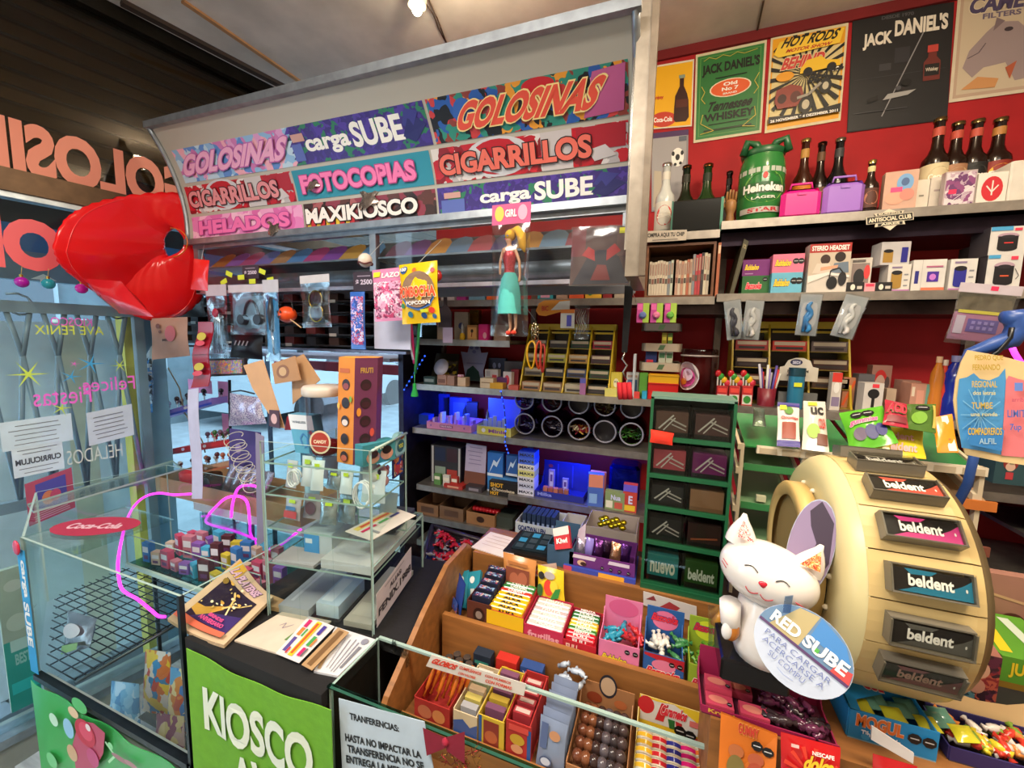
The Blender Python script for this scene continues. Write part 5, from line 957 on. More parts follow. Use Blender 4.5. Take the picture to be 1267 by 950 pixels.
lx=Xat(982,1.574,Z3);lt=thing('lighter_tube','blue translucent tube with a small yellow sticker before the white header','tube',(lx,1.574,Z3));zt=Zat(455,lx,1.574)-Z3
MB().lathe([(.022,0),(.023,.005),(.023,zt*.8)],(lx,1.574,Z3),mat('#2f7a9a','gloss'),18).build('tube_body',lt);MB().lathe([(.024,zt*.8),(.024,zt)],(lx,1.574,Z3),mat('#123c4a','plastic'),18).build('cap',lt)
f=quad((lx-.012,1.549,Z3+zt*.55),(lx+.01,1.549,Z3+zt*.55),(lx+.01,1.549,Z3+zt*.65),(lx-.012,1.549,Z3+zt*.65));MB().art(f,[('r',0,0,1,1,'#d8e030')]).build('sticker',lt)
lowbox('car_charger_box','white box with a black phone holder picture right of the blue tube','box',1066,1090,474,1.575,.05,'#d8d0c8',art=[('e',.5,.65,.3,.16,'#1c1a1c'),('r',.42,.2,.58,.6,'#1c1a1c'),('r',.4,.85,.75,.97,'#e83a4a')])
lowbox('grey_cable_box','grey tall box behind the phone holder box','box',1058,1078,463,1.64,.05,'#5a585c',art=[('t','USB',.2,.1,.8,.25,'#c8c8c8')])
lowbox('red_face_box','pale box with a red ring picture at the back of the mid shelf','box',1074,1098,452,1.72,.04,'#a87868',art=[('e',.45,.5,.4,.4,'#c82a2a'),('e',.45,.5,.28,.28,'#c8a898'),('e',.8,.6,.12,.15,'#5a4a48')])
lowbox('stacking_toy','small red and white bear bottle beside the white header display','toy',1026,1038,461,1.60,.03,'#d8cfc4',art=[('r',0,.75,1,1,'#d83a30'),('r',.1,.1,.9,.35,'#8a7a98'),('e',.5,.6,.3,.15,'#e8e4dc')])
lowbox('orange_ruler','orange-brown slim box leaning between the toy and grey box','box',1040,1056,467,1.66,.03,'#b87a58',art=[('l',[(.1,.1),(.9,.9)],.2,'#d85a2a')])
lowbox('salmon_box','salmon box with a mint edge at the right of the mid shelf','box',1123,1148,475,1.60,.06,'#c8907a',art=[('r',.75,0,1,1,'#6a9a8a'),('r',.05,.6,.2,.9,'#e0d0b8'),('r',.3,.2,.65,.8,'#d89a84')])
lowbox('salmon_box','beige and pink box behind the salmon box','box',1112,1135,471,1.68,.05,'#b88a78',art=[('r',.1,.1,.4,.9,'#d8c0a8')])
lowbox('beige_box','small beige box beside the grey cable box','box',1094,1106,481,1.62,.03,'#c0a890')
for u,vt,r_,c,cp_,lb in((1176,440,.034,'#1c2c9a','#8a8ab8','large deep blue bottle standing behind the round cardboard sign'),(1153,441,.016,'#c8782a','#d8b08a','small orange bottle left of the deep blue bottle'),(1161,445,.013,'#c83a2a','#d8c8b8','small red and white bottle beside the orange bottle')):
 x=Xat(u,1.60,Z3);h=Zat(vt,x,1.6)-Z3;t=thing('drink_bottle',lb,'bottle',(x,1.6,Z3))
 MB().lathe([(r_*.9,0),(r_,.008),(r_,h*.3),(r_*.85,h*.42),(r_,h*.56),(r_*.95,h*.72),(r_*.4,h*.88),(r_*.38,h*.92)],(x,1.6,Z3),mat(c,'gloss'),20).build('bottle_body',t);MB().lathe([(r_*.45,h*.9),(r_*.45,h)],(x,1.6,Z3),mat(cp_,'plastic'),14).build('cap',t)
# ====== shelf z 1.192 : blue lit boxes and jars
Z4=1.192
def xr_(u0,u1,Y,z):return Xat(u0,Y,z),Xat(u1,Y,z)
x0,x1=xr_(528,583,1.56,Z4);zf=Zat(521,x0,1.56);tray('stationery_box','long pink open box of small stationery on the blue-lit shelf','box',x0,x1,1.56,1.68,Z4,zf,zf+.01,'#d88ab8',art=[('r',.3,.3,.6,.7,'#8a3a7a'),('t','FANTASIA',.32,.38,.58,.62,'#f0d0e8'),('e',.1,.5,.02,.15,'#8a5ab0'),('e',.85,.5,.02,.15,'#8a5ab0')])
for i in range(10):
 x=x0+.012+i*(x1-x0-.02)/10;c=['#d8b8e0','#b87ad0','#e0d8f0','#8a8ad0','#c89ac0'][i%5];nm=['pale pink','violet','white','blue','mauve'][i%5]
 carton('eraser_stick',nm+' small stick standing in the pink stationery box','stationery',x,x+.011,1.59+.02*(i%2),1.62+.02*(i%2),Z4+.004,zf+.012+.014*((i*7)%3),c,group=nm+' sticks in the pink box',rz=.0)
x0,x1=xr_(590,632,1.56,Z4);zf=Zat(526,x0,1.56);zb=Zat(492,x0,1.68);tray('notebook_box','yellow and white open box with blue lid on the blue-lit shelf','box',x0,x1,1.56,1.68,Z4,zf,zb,'#d8d078',art=[('r',.05,.1,.95,.9,'#d8c848'),('e',.2,.5,.06,.25,'#e8e0e8'),('t','Minis',.35,.25,.85,.7,'#8a4a9a')],back_art=[('r',0,0,1,1,'#5a6ad8')])
for i in range(5):carton('sachet','white sachet standing in the yellow and white box','packet',x0+.012+i*.022,x0+.030+i*.022,1.60,1.606,Z4+.004,zf+.02+.01*(i%3),'#a8b0e8',group='white sachets in the yellow box')
pxbox('blue_tub','small blue plastic tub behind the pink stationery box','tub',515,530,513,Z4,1.62,.05,'#2a4ac0',kind='plastic')
pxbox('photo_frame','blue translucent frame leaning behind the pink box','frame',556,580,492,Z4,1.76,.03,'#3a5ad0',kind='plastic',art=[('r',.2,.2,.8,.8,'#5a84e8')])
pxbox('photo_frame','large blue clear plate at the left back of the blue-lit shelf','frame',528,554,487,Z4,1.80,.02,'#3048c8',kind='plastic')
pxbox('glasses_case','dark grey case leaning between the two open boxes','case',576,588,498,Z4,1.70,.04,'#2a2c48',rz=.3)
jg=mat('#c8c4d8','glass')
def jar(u,v,Y,r,fill,lb):
 c=onY(u,v,Y);t=thing('candy_jar',lb,'jar',c-Vector((0,0,r)),'glass jars lying on their sides')
 MB().lathe([(r*.78,0),(r*.8,.012),(r*.74,.016),(r*.9,.03),(r,.05),(r,.15),(r*.85,.17),(r*.05,.17)],c,mat('#9a96a8','glass'),24,axis=(0,1,0),close=False).build('glass_body',t)
 MB().tube([c+Vector((r*.8*math.cos(a),0,r*.8*math.sin(a)))for a in[i*.2618 for i in range(24)]],.0035,mat('#8a8898','gloss'),6,closed=True).build('rim',t)
 MB().lathe([(r*.95,.055),(r*.95,.155)],c,mat('#1e1a20','plastic'),16,axis=(0,1,0)).build('dark_lining',t)if fill is None else None
 if fill:
  b=MB();random.seed(u)
  for k in range(46):
   a=random.uniform(math.pi*.95,math.pi*2.05);q=r*.82*math.sqrt(random.random());p=c+Vector((q*math.cos(a)*.95,random.uniform(.03,.13),q*math.sin(a)*.75-r*.05))
   d=Vector((random.uniform(-1,1),random.uniform(-.4,.4),random.uniform(-.5,.5))).normalized()*.011
   b.cyl(p-d,p+d,.0035,.0035,mat(random.choice(fill),'gloss'),5)
  b.build('candies',t,kind='stuff')
r_=.0535
dk=['#3a3440','#5a5460','#2a2630','#8a8490']
for u,v,fl_,lb in((649,530,dk,'glass jar of dark sweets, bottom row first'),(683,534,dk,'glass jar of grey sweets, bottom row second'),(716,537,['#e08a40','#d84a3a','#e8d8b0','#c83a50','#e8b040'],'glass jar full of orange and red sweets, bottom row third'),(748,539,None,'empty dark glass jar, bottom row fourth'),(781,541,['#3a7a2a','#5a9a3a','#2a4a20'],'glass jar with a few green sweets, bottom row last')):
 X=Xat(u,1.60,1.24);cz=Z4+r_;q=None
 c=Vector((X,1.60,cz));
 def J(c,fl_,lb,u):
  pu,pv=u,0
  t=None
 jar_u=u
 def onshelf(c=c):return c
 c0=c
 _r=(CAM@(c0-O));uu=CX+FPX*_r.x/_r.z;vv=CY+FPX*_r.y/_r.z
 jar(uu,vv,1.60,r_,fl_,lb)
 c1=c0+Vector((-.004,0,r_*1.93));_r=(CAM@(c1-O));uu=CX+FPX*_r.x/_r.z;vv=CY+FPX*_r.y/_r.z
 jar(uu,vv,1.60,r_*.93,{649:dk,683:['#5a3a38','#8a4a40','#3a2a30'],716:None,748:['#8a7448','#5a4a38'],781:None}[u],'glass jar in the upper row, above the '+{649:'first',683:'second',716:'orange-filled third',748:'fourth',781:'green sweet'}[u]+' jar')
# ====== shelf z .93/.95
Z5a,Z5=.928,.95
t=pxbox('lighter_display','clear-sided display of black lighters at the left of the low shelf','display',533,570,552,Z5a,1.60,.10,'#2c2a2e',art=[('r',.04,.02,.1,.98,'#b8b4b0'),('r',.92,.02,.98,.98,'#b8b4b0'),('r',.15,.1,.5,.45,'#8a9a88'),('r',.55,.05,.88,.4,'#a83a30'),('r',.15,.6,.5,.95,'#1c2440'),('r',.55,.6,.88,.95,'#3a1c24')])
for k,u in enumerate((541,552,562)):carton('lighter_pack',['small green pack on the lighter display front, left','small white pack on the lighter display front, centre','small red pack on the lighter display front, right'][k],'packet',Xat(u-4,1.575,Z5a),Xat(u+4,1.575,Z5a),1.575,1.59,Z5a,Z5a+.05,['#5a8a4a','#d8d4c8','#b83a2c'][k],art=[('r',.1,.5,.9,.8,'#e8e0c8')])
f=quad(onY(574,602,1.60),onY(600,606,1.60),onY(602,552,1.60),onY(577,548,1.60));m=MB().slab(f,0,0,1,1,-.001,0,mat('#b8a8c0')).art(f,ls(5,t0=.55,t1=.92,col='#8a7a98')+[('r',0,0,1,.38,'#7a4a38')]);solo(m,'receipt_sheet','pale lilac receipt sheet standing on the low shelf','paper')
for k,(u0,u1,vt,vb,c)in enumerate(((603,622,559,586,'#2a6ab8'),(626,640,563,588,'#2a5aa0'),(603,622,587,604,'#3a80c0'),(622,640,590,606,'#4a8ac8'))):
 zb=Z5a if k>1 else Zat(588,Xat(u0,1.6,1),1.60)+.001;Y=1.60;x0,x1=Xat(u0,Y,zb),Xat(u1,Y,zb)
 if k>1:zt=Zat(vt+1,x0,Y)
 else:zt=Zat(vt,x0,Y)
 carton('cigarette_pack',['tall blue pack upper left','tall blue pack upper right','short blue pack lower left','short blue pack lower right'][k]+' of the blue group on the low shelf','packet',x0,x1,Y,Y+.03,zb,zt,c,art=[('p',[(.1,.1),(.4,.5),(.6,.4),(.9,.9),(.6,.6),(.4,.7)],'#c8d8e8'),('r',0,0,1,.12,'#d8dce4')],group='blue packs on the low shelf')
pxbox('hot_chocolate_box','black box with yellow lettering in front of the blue packs','box',605,640,597,Z5a,1.562,.03,'#1c1614',art=[('t','SHOT',.05,.6,.5,.9,'#e0a828'),('t','Chocolate',.1,.35,.9,.55,'#c8b8a0'),('t','HOT',.05,.05,.35,.3,'#e0a828')])
pxbox('red_flat_box','red flat box lying on the low shelf','box',549,572,600,Z5a,1.56,.06,'#a82a24',art=[('r',.2,.2,.8,.7,'#d89a80')])
pxbox('dark_flat_box','dark flat tin lying beside the red flat box','tin',576,596,602,Z5a,1.56,.05,'#3a3034',art=[('r',.2,.2,.8,.7,'#8a8088')])
x0,x1=xr_(640,660,1.565,Z5);zz=Z5;hh=(Zat(558,x0,1.565)-Z5)/7
for k in range(7):
 c=['#d8d4e0','#c8c8dc','#d8d4e0','#d8d080','#e0d8c8','#4a6ad8','#3a5ad0'][k];nm=['white filter box at the bottom','pale filter box second','white filter box third','yellow filter box fourth','cream filter box fifth','blue filter box sixth','blue filter box at the top'][k]
 carton('filter_box',nm+' of the stack on the low shelf','box',x0+.001*(k%2),x1+.001*(k%2),1.565,1.63,zz,zz+hh*.97,c,art=[('t','MAX',.1,.3,.8,.75,'#2a2a40'),('w',.88,.5,.2)],group='stack of filter boxes');zz+=hh
x0,x1=xr_(662,722,1.57,Z5);zf=Zat(606,x0,1.57);zb=Zat(568,x0,1.70);tray('blue_snack_tray','deep blue open tray with tall back on the low shelf','tray',x0,x1,1.57,1.70,Z5,zf,zb,'#20288a',art=[('t','Milka',.05,.3,.35,.8,'#8a90d8')],back_art=[('r',.3,.1,.33,.9,'#2c38b8'),('r',.62,.1,.65,.9,'#2c38b8'),('e',.15,.8,.05,.06,'#a83a50')])
for i in range(5):carton('chocolate_bar',['first','second','third','fourth','last'][i]+' small brown-red chocolate bar from the left in the blue tray front','chocolate',x0+.03+i*.022,x0+.048+i*.022,1.58,1.60,Z5+.003,zf+.014,['#b86a50','#a85a48','#c07058','#8a4a38','#a06048'][i],rz=.1)
for i,dx_ in enumerate((.04,.10)):carton('wafer_bar',['pale violet wafer bar standing left in the blue tray','pale violet wafer bar standing right in the blue tray'][i],'chocolate',x0+dx_,x0+dx_+.024,1.63,1.642,Z5+.003,zf+.075-i*.03,'#8a80d0',art=[('r',.2,.1,.8,.9,'#c8c0e8'),('r',.3,.5,.7,.8,'#5a3a8a')])
pxbox('cracker_sachet','salmon topped blue sachet standing right of the blue tray','packet',726,745,587,Z5,1.565,.03,'#4a6ac0',art=[('r',.05,.6,.95,1,'#e08a70'),('r',.1,.1,.6,.4,'#8ab0e0')],rz=.15)
pxbox('cracker_sachet','upper salmon sachet leaning behind the blue sachet','packet',729,748,584,Z5,1.61,.02,'#d87a6a',art=[('r',.1,.5,.9,.7,'#f0b8a8')])
pxbox('nutri_sachet','green and cream sachet with a lilac word in the low shelf centre right','packet',748,772,609,Z5,1.562,.03,'#8a9a68',art=[('r',.05,.1,.4,.5,'#e8e0c8'),('t','Nua',.3,.55,.8,.85,'#d0d0f0'),('r',.5,.1,.9,.45,'#c85a4a')])
pxbox('red_yellow_sachet','red and yellow sachet at the right end of the low shelf','packet',770,787,600,Z5,1.565,.03,'#c8443a',art=[('r',.1,.05,.9,.25,'#e8c030'),('t','E',.4,.3,.7,.6,'#d8d8f8'),('r',0,.75,1,1,'#6a5ad0')])
pxbox('blue_bag_pile','pile of deep blue shiny bags at the back right of the low shelf','bag',752,790,577,Z5,1.66,.12,mat('#1c2cb0','foil'),bv=.012)
Z6=.78
for k,(u0,u1,vt,c,lb)in enumerate(((516,542,621,'#8a6444','brown cardboard box with a printed panel, left of three'),(544,573,625,'#7a5a40','brown cardboard box in the middle of three'),(577,612,632,'#9a6c44','brown cardboard box holding red sweets, right of three'))):
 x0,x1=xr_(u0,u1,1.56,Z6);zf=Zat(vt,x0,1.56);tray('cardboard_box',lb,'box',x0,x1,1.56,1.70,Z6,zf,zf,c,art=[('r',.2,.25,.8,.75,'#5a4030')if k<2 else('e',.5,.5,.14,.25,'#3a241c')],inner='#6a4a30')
 if k==2:
  for j in range(8):solo(MB().ball((x0+.015+.016*j,1.62,zf-.006),(.012,.02,.012),mat('#c8242c','gloss'),8,6),'red_sweet','red wrapped sweet on top of the right cardboard box','sweet','red sweets in the cardboard box')
pxbox('dark_jar_box','dark clear box right of the brown cardboard boxes','box',614,634,640,Z6,1.58,.1,'#3a4038')
x0,x1=xr_(637,689,1.40,.66);
ut=thing('base_cabinet','dark lower cabinet with a flat top under the wall shelving','cabinet',(-.3,1.45,0));MB().box(-.50,.0,1.30,1.52,0,.80,mat('#2a2422','wood')).build('cabinet_body',ut);MB().box(-.51,.02,1.29,1.53,.80,.82,mat('#3a302c','wood')).build('cabinet_top',ut)
Z7=.82
def pxt(name,lb,u0,u1,vf,vb,Y,dep,c,art,**k):
 x0,x1=xr_(u0,u1,Y,Z7);zf=Zat(vf,x0,Y);zb=Zat(vb,x0,Y+dep);return tray(name,lb,'box',x0,x1,Y,Y+dep,Z7,zf,max(zb,zf),c,art,**k),x0,x1,zf
q,x0,x1,zf=pxt('white_carton','white open carton with dark blue lettering below the low shelf',637,690,645,640,1.32,.14,'#c8ccd0',[('T','GOATWALLEN',.06,.78,.7,.93,'#1c2c6a','#c8ccd0'),('r',.1,.66,.75,.7,'#3a4a80'),('r',.3,.58,.7,.61,'#3a4a80'),('r',.35,.2,.8,.5,'#20284a'),('r',.38,.24,.77,.46,'#c8ccd0')])
for j in range(7):carton('blue_packet','dark blue packet standing in the white carton','packet',x0+.012+j*.018,x0+.026+j*.018,1.36,1.43,Z7+.003,zf+.02,'#20304a',art=[('r',.2,.5,.8,.8,'#8a9ab0')],group='dark blue packets in the white carton')
q,x0,x1,zf=pxt('grey_carton','grey-white open carton beside the white one',691,716,652,648,1.33,.13,'#b8b4b0',[('t','NEW',.1,.7,.6,.9,'#2a2a2c')])
q,x0,x1,zf=pxt('gold_carton','open brown carton holding gold sweets behind the purple box',722,785,650,646,1.32,.14,'#a89a90',None,inner='#5a4a3a')
for j in range(14):solo(MB().ball((x0+.045+.012*(j%7),1.36+.03*(j//7),zf-.004+.006*(j%3)),(.013,.012,.009),mat('#c8b020','foil'),8,6),'gold_sweet','gold foil sweet in the open brown carton','sweet','gold foil sweets')
x0=-.98;bs=thing('sweets_basket','dark basket of red and grey wrapped sweets beside the wooden tray','basket',(-.78,1.2,.0))
f=quad(onY(522,695,1.15),onY(582,700,1.15),onY(606,672,1.34),onY(535,650,1.34))
p0,p1,p2,p3=f(0,0),f(1,0),f(1,1),f(0,1)
MB().slab(f,0,0,1,1,-.03,-.02,mat('#2a2024','plastic')).build('basket_floor',bs)
for a,b in((p0,p1),(p1,p2),(p2,p3),(p3,p0)):MB().tube([a,a.lerp(b,.5),b],.009,mat('#2a2028','plastic'),6).build('basket_rim',bs)
for x,y in((p0,p1),(p3,p2)):MB().box(min(x.x,y.x),max(x.x,y.x),x.y-.01,x.y+.0,0,x.z-.02,mat('#2a2224','wood')).build('stand_panel',bs)
random.seed(4)
for j in range(60):
 p=f(.08+.84*random.random(),.08+.84*random.random(),-.01+.01*random.random());c,nm=random.choice((('#b81c2c','red'),('#b81c2c','red'),('#8a8488','grey'),('#4a2a30','maroon')))
 d=Vector((random.uniform(-1,1),random.uniform(-1,1),0)).normalized()*.018;b=MB();b.tube([p-d,p-d*.6,p,p+d*.6,p+d],[.006,.003,.009,.003,.006],mat(c,'gloss'),6);solo(b,'wrapped_sweet',nm+' twist-wrapped sweet in the dark basket','sweet',nm+' sweets in the dark basket')
ld=thing('blue_light_strip','strip of small blue lights climbing the left shelf end','light strip',onY(503,480,1.5))
MB().tube([onY(500,482,1.5),onY(512,462,1.5),onY(526,440,1.5)],.002,mat('#1a2a6a','plastic'),5).build('strip',ld)
for i in range(9):p=onY(500+i*3.2,482-i*5.2,1.497);MB().ball(p,.0035,mat('#2a5aff','glow'),8,6).build('led',ld)
ld=thing('blue_light_strip','hanging strip of small blue lights between the shelves above the jars','light strip',onY(628,560,1.535))
pts=[onY(u,v,1.535)for u,v in((620,484),(624,505),(626,530),(625,548),(629,560))];MB().tube(pts,.0022,mat('#1a2a6a','plastic'),5).build('strip',ld)
for i in range(12):k=i/11*4;a=int(min(3,k));MB().ball(pts[a].lerp(pts[a+1],k-a)+Vector((0,-.003,0)),.0032,mat('#2a5aff','glow'),8,6).build('led',ld)
# ====== SERVICE COUNTER, WOODEN TRAY
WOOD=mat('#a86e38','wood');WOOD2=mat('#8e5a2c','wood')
XT0,XT1=-.45,1.05;LIP=.75;ZL1=.98;ZT2=.88;YB=.905;LED=1.05
wt=thing('wooden_tray','stepped wooden counter tray with two tiers of sweets behind the glass case','tray',(-.1,.75,0))
MB().box(XT0+.012,.20,YB,YB+.014,.90,LED,WOOD).build('back_board',wt)
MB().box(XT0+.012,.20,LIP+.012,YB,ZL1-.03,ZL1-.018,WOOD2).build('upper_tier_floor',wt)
MB().box(XT0+.012,.20,LIP,LIP+.012,ZT2-.01,ZL1,WOOD).build('middle_riser',wt)
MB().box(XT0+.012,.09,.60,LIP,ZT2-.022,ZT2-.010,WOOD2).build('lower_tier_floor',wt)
MB().box(XT0+.012,.09,.588,.60,ZT2-.06,ZT2,WOOD).build('front_lip',wt)
prof=[(.56,ZT2-.06),(.56,.905),(.575,.925),(.70,1.012),(.80,1.068),(.90,1.072),(.925,1.05),(.925,ZT2-.06)]
fs_=quad((XT0,0,0),(XT0,1,0),(XT0,1,1),(XT0,0,1));MB().prism(fs_,prof,-.012,0,WOOD).build('side_board',wt)
MB().box(.09,XT1,.595,.715,ZT2-.06,1.069,WOOD).build('right_step',wt)
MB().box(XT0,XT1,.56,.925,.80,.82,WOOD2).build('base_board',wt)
sc=thing('service_counter','dark counter body carrying the wooden tray and the back ledge','counter',(.3,.95,0))
MB().box(XT0,XT1,.56,1.20,0,.80,mat('#3a2c24','wood')).build('counter_body',sc)
MB().box(XT0,.14,.925,1.03,.80,LED-.012,mat('#4a3424','wood')).build('ledge_body',sc);MB().box(XT0,.14,.922,1.05,LED-.012,LED,mat('#8a5c34','wood')).build('ledge_top',sc)
MB().box(.14,XT1+.2,.96,1.28,.80,LED-.004,mat('#3a2c24','wood')).build('rear_body',sc)
bbd=thing('black_board','black painted board shelf under the round gum dispenser','board',(.6,.83,1.07));MB().box(.205,1.15,.72,.955,1.07,1.088,mat('#151314','paper')).build('board_top',bbd);MB().box(.205,1.15,.73,.955,.82,1.07,mat('#1c1818','wood')).build('board_support',bbd)
BZ=1.088
f=quad(onZ(583,678,LED),onZ(634,694,LED),onZ(640,668,LED),onZ(607,659,LED));solo(MB().slab(f,0,0,1,1,.0005,.003,mat('#e0d4d0')).art(f,ls(4,t0=.3,t1=.8,col='#b89a90'),.0034),'paper_sheets','white paper sheets lying on the ledge left of the cash drawer','paper')
x0,x1=Xat(624,.94,LED),Xat(694,.94,LED)
dv=thing('card_terminal_tray','black angled tray with blue-screened card stand on the ledge','device',((x0+x1)/2,.97,LED))
MB().slab(quad((x0,.93,LED+.006),(x1,.93,LED+.012),(x1+.01,1.01,LED+.035),(x0+.02,1.01,LED+.03)),0,0,1,1,-.005,0,mat('#141416','plastic')).build('tray_plate',dv)
f=quad((x0+.02,.94,LED+.009),(x1-.01,.94,LED+.014),(x1-.002,1.0,LED+.034),(x0+.032,1.0,LED+.03))
MB().slab(f,0,0,1,1,0,.006,mat('#1c2830','gloss')).build('keypad_block',dv);MB().art(f,[('r',.05+.24*i,.1+.3*j,.22+.24*i,.32+.3*j,['#2a3a44','#2a7aa8','#22303a'][(i*2+j)%3])for i in range(4)for j in range(3)],.0065).build('keys',dv)
MB().box(x0,x1,.932,.945,LED,LED+.007,mat('#101012','plastic')).build('front_foot',dv)
x0,x1=Xat(692,.925,LED),Xat(714,.925,LED);zf=Zat(676,x0,.925);tray('cigarette_stand','slate blue open box with a red cigarette pack leaning on it','box',x0-.03,x1-.01,.925,1.0,LED,zf,zf+.03,'#3a5a78')
f=quad(onY(687,680,.92),onY(706,678,.92),onY(703,650,.945),onY(684,654,.945));m=MB().slab(f,0,0,1,1,-.014,0,mat('#c4202c')).art(f,[('r',0,.62,1,1,'#d8d0cc'),('t','Kiwi',.15,.25,.85,.5,WHT)],.001);solo(m,'cigarette_pack','red and white pack lying on the slate blue open box','packet')
f=quad(onY(712,680,.95),onY(723,676,.95),onY(725,647,.97),onY(716,655,.97));solo(MB().slab(f,0,0,1,1,-.003,0,mat('#b8a8b8','plastic')),'clear_divider','upright pale plastic divider between the slate box and purple box','divider')
x0,x1=Xat(704,.925,LED+.012),Xat(785,.925,LED+.012);zf=Zat(682,x0,.925)
tray('biscuit_box','purple open box of wrapped biscuits on the ledge beside the green dispenser','box',x0,x1,.925,1.02,LED+.012,zf,zf+.006,'#6a2a78',art=[('p',[(.05,.62),(.4,.62),(.42,.9),(.07,.9)],'#d8c8d8'),('p',[(.6,.62),(.92,.62),(.92,.88),(.62,.88)],'#d8c8d8'),('e',.2,.3,.07,.22,'#d8b090'),('e',.23,.25,.05,.15,'#3a1c18')]+[('w',.52+.13*k,.25,.13)for k in range(4)])
f=quad((x0-.01,.919,LED),(x1,.919,LED),(x1,.919,LED+.012),(x0-.01,.919,LED+.012));solo(MB().box(x0-.012,x1+.003,.918,1.03,LED,LED+.011,mat('#3a4ab0')).art(quad((x0-.012,.918,LED),(x1+.003,.918,LED),(x1+.003,.918,LED+.011),(x0-.012,.918,LED+.011)),[('r',.0,0,.12,1,'#c84a6a'),('r',.5,0,.85,1,'#e8a83a')]),'flat_carton','flat blue and orange carton under the purple biscuit box','carton')
for j in range(6):
 x=x0+.018+j*.021;c=['#c8c0e0','#8a7ac8','#5a2a6a','#3a1c3a','#c89070','#5a2a78'][j];nm=['pale blue','lilac','purple','dark plum','tan','violet'][j]
 f=quad((x-.012,.945+.012*(j%2),LED+.02),(x+.014,.945+.012*(j%2),LED+.02),(x+.018,.965,zf+.022),(x-.008,.965,zf+.026))
 solo(MB().pillow(f,mat(c,'foil' if j!=1 else 'gloss'),.009,8,8),'biscuit_packet',nm+' wrapped biscuit packet in the purple open box','packet')
x0,x1=Xat(792,.915,LED),Xat(893,.915,LED+.01);zt=onY(800,490,.915).z
gd_=thing('gum_dispenser','tall dark green gum dispenser with five tinted clear rows on the ledge','dispenser',((x0+x1)/2,.96,LED));GR=mat('#1c5a38','plastic')
MB().box(x0,x0+.006,.915,1.0,LED,zt,GR).build('side_panel',gd_);MB().box(x1-.006,x1,.915,1.0,LED,zt,GR).build('side_panel',gd_)
MB().box(x0+.006,x1-.006,.995,1.0,LED,zt,mat('#22302a','plastic')).build('back_panel',gd_);MB().box(x0,x1,.915,1.0,zt-.004,zt+.002,mat('#6a8a7a','plastic')).build('top_panel',gd_)
MB().box(x0,x1,.913,.92,LED,LED+.012,GR).build('bottom_bar',gd_)
hz=[(LED+.012)+(zt-LED-.02)*q for q in(0,.225,.44,.60,.80,1.0)]
hz=[LED+.014,onY(845,652,.915).z if 0 else LED+.11,LED+.19,LED+.262,LED+.345,zt-.006]
DG=mat('#e6e8e4','glass')
boxes=[[('#2a8a8a','teal gum box with white script, bottom row left','nuevo','silver'),('#2c5a24','green gum box with white lettering, bottom row right','beldent','')],[('#1a1a1c','black gum box, second row left','','w'),('#3a2420','dark brown gum box, second row right','','o')],[('#26262a','black and silver gum box, middle row left','','w'),('#a87c5c','empty beige cardboard box, middle row right','','')],[('#b84a58','pink gum box with white sticks print, fourth row left','','w'),('#7a1c6a','magenta gum box with white sticks print, fourth row right','','w')],[('#6a4a40','brown and white striped gum box, top row left','','w'),('#5a3a3a','brown and white striped gum box, top row right','','w')]]
for r in range(5):
 z=hz[r];h=hz[r+1]-z
 MB().box(x0+.006,x1-.006,.925,.995,z-.004,z,GR).build('row_shelf',gd_)
 MB().box(x0+.006,x1-.006,.917,.919,z,z+h*.86,DG).build('tinted_window',gd_)
 MB().box(x0+.006,x1-.006,.916,.924,z-.006,z+.004,GR).build('row_lip',gd_)
 xm=(x0+x1)/2;MB().box(xm-.0015,xm+.0015,.922,.99,z,z+h*.8,mat('#8a948c','glass')).build('divider',gd_)
 for k in range(2):
  c,lb,tx,st=boxes[r][k];xa=x0+.012+k*(xm-x0-.004);xb=xa+(xm-x0)-.018
  art=[('r',0,0,1,.25,'#1a1a1a' if c!='#a87c5c' else '#8a6448')]
  if st=='w':art+=[('l',[(.1,.35),(.55,.9)],.05,'#d8d4d0'),('l',[(.25,.3),(.6,.8)],.04,'#d8d4d0'),('l',[(.45,.75),(.95,.5)],.05,'#c8c0bc'),('l',[(.5,.55),(.95,.35)],.04,'#c8c0bc')]
  if st=='o':art+=[('l',[(.1,.35),(.9,.5)],.06,'#a85a3a')]
  if tx:art+=[('t',tx,.1,.35,.9,.75,'#e8f0e0')]
  carton('gum_box',lb+' of the green dispenser','box',xa,xb,.924,.985,z,z+h*.68,c,art=art,side=None)
f=quad(onY(804,547,.912),onY(832,551,.912),onY(834,536,.912),onY(805,531,.912));solo(MB().pillow(f,mat('#e83a28','gloss'),.004,8,6).art(lambda s,t,d=0:f(s,t,d+.005),[],0),'red_gum_pack','bright red gum pack stuck to the window of the green dispenser','packet')
f=quad(onZ(795,742,LED+.001),onZ(862,762,LED+.001),onZ(866,748,LED+.001),onZ(800,731,LED+.001));m=MB();Yf=YB-.002
f=quad(onY(796,748,Yf),onY(862,770,Yf),onY(862,750,Yf),onY(796,731,Yf));solo(MB().slab(f,0,0,1,1,0,.001,mat('#d8d0cc')).art(f,[('p',[(.3,.2),(.5,.8),(.7,.6),(.6,.2)],'#a83a40'),('p',[(.05,.5),(.2,.9),(.25,.6)],'#8a3a40')],.0014),'leaflet','white leaflet with red marks under the green dispenser edge','leaflet')
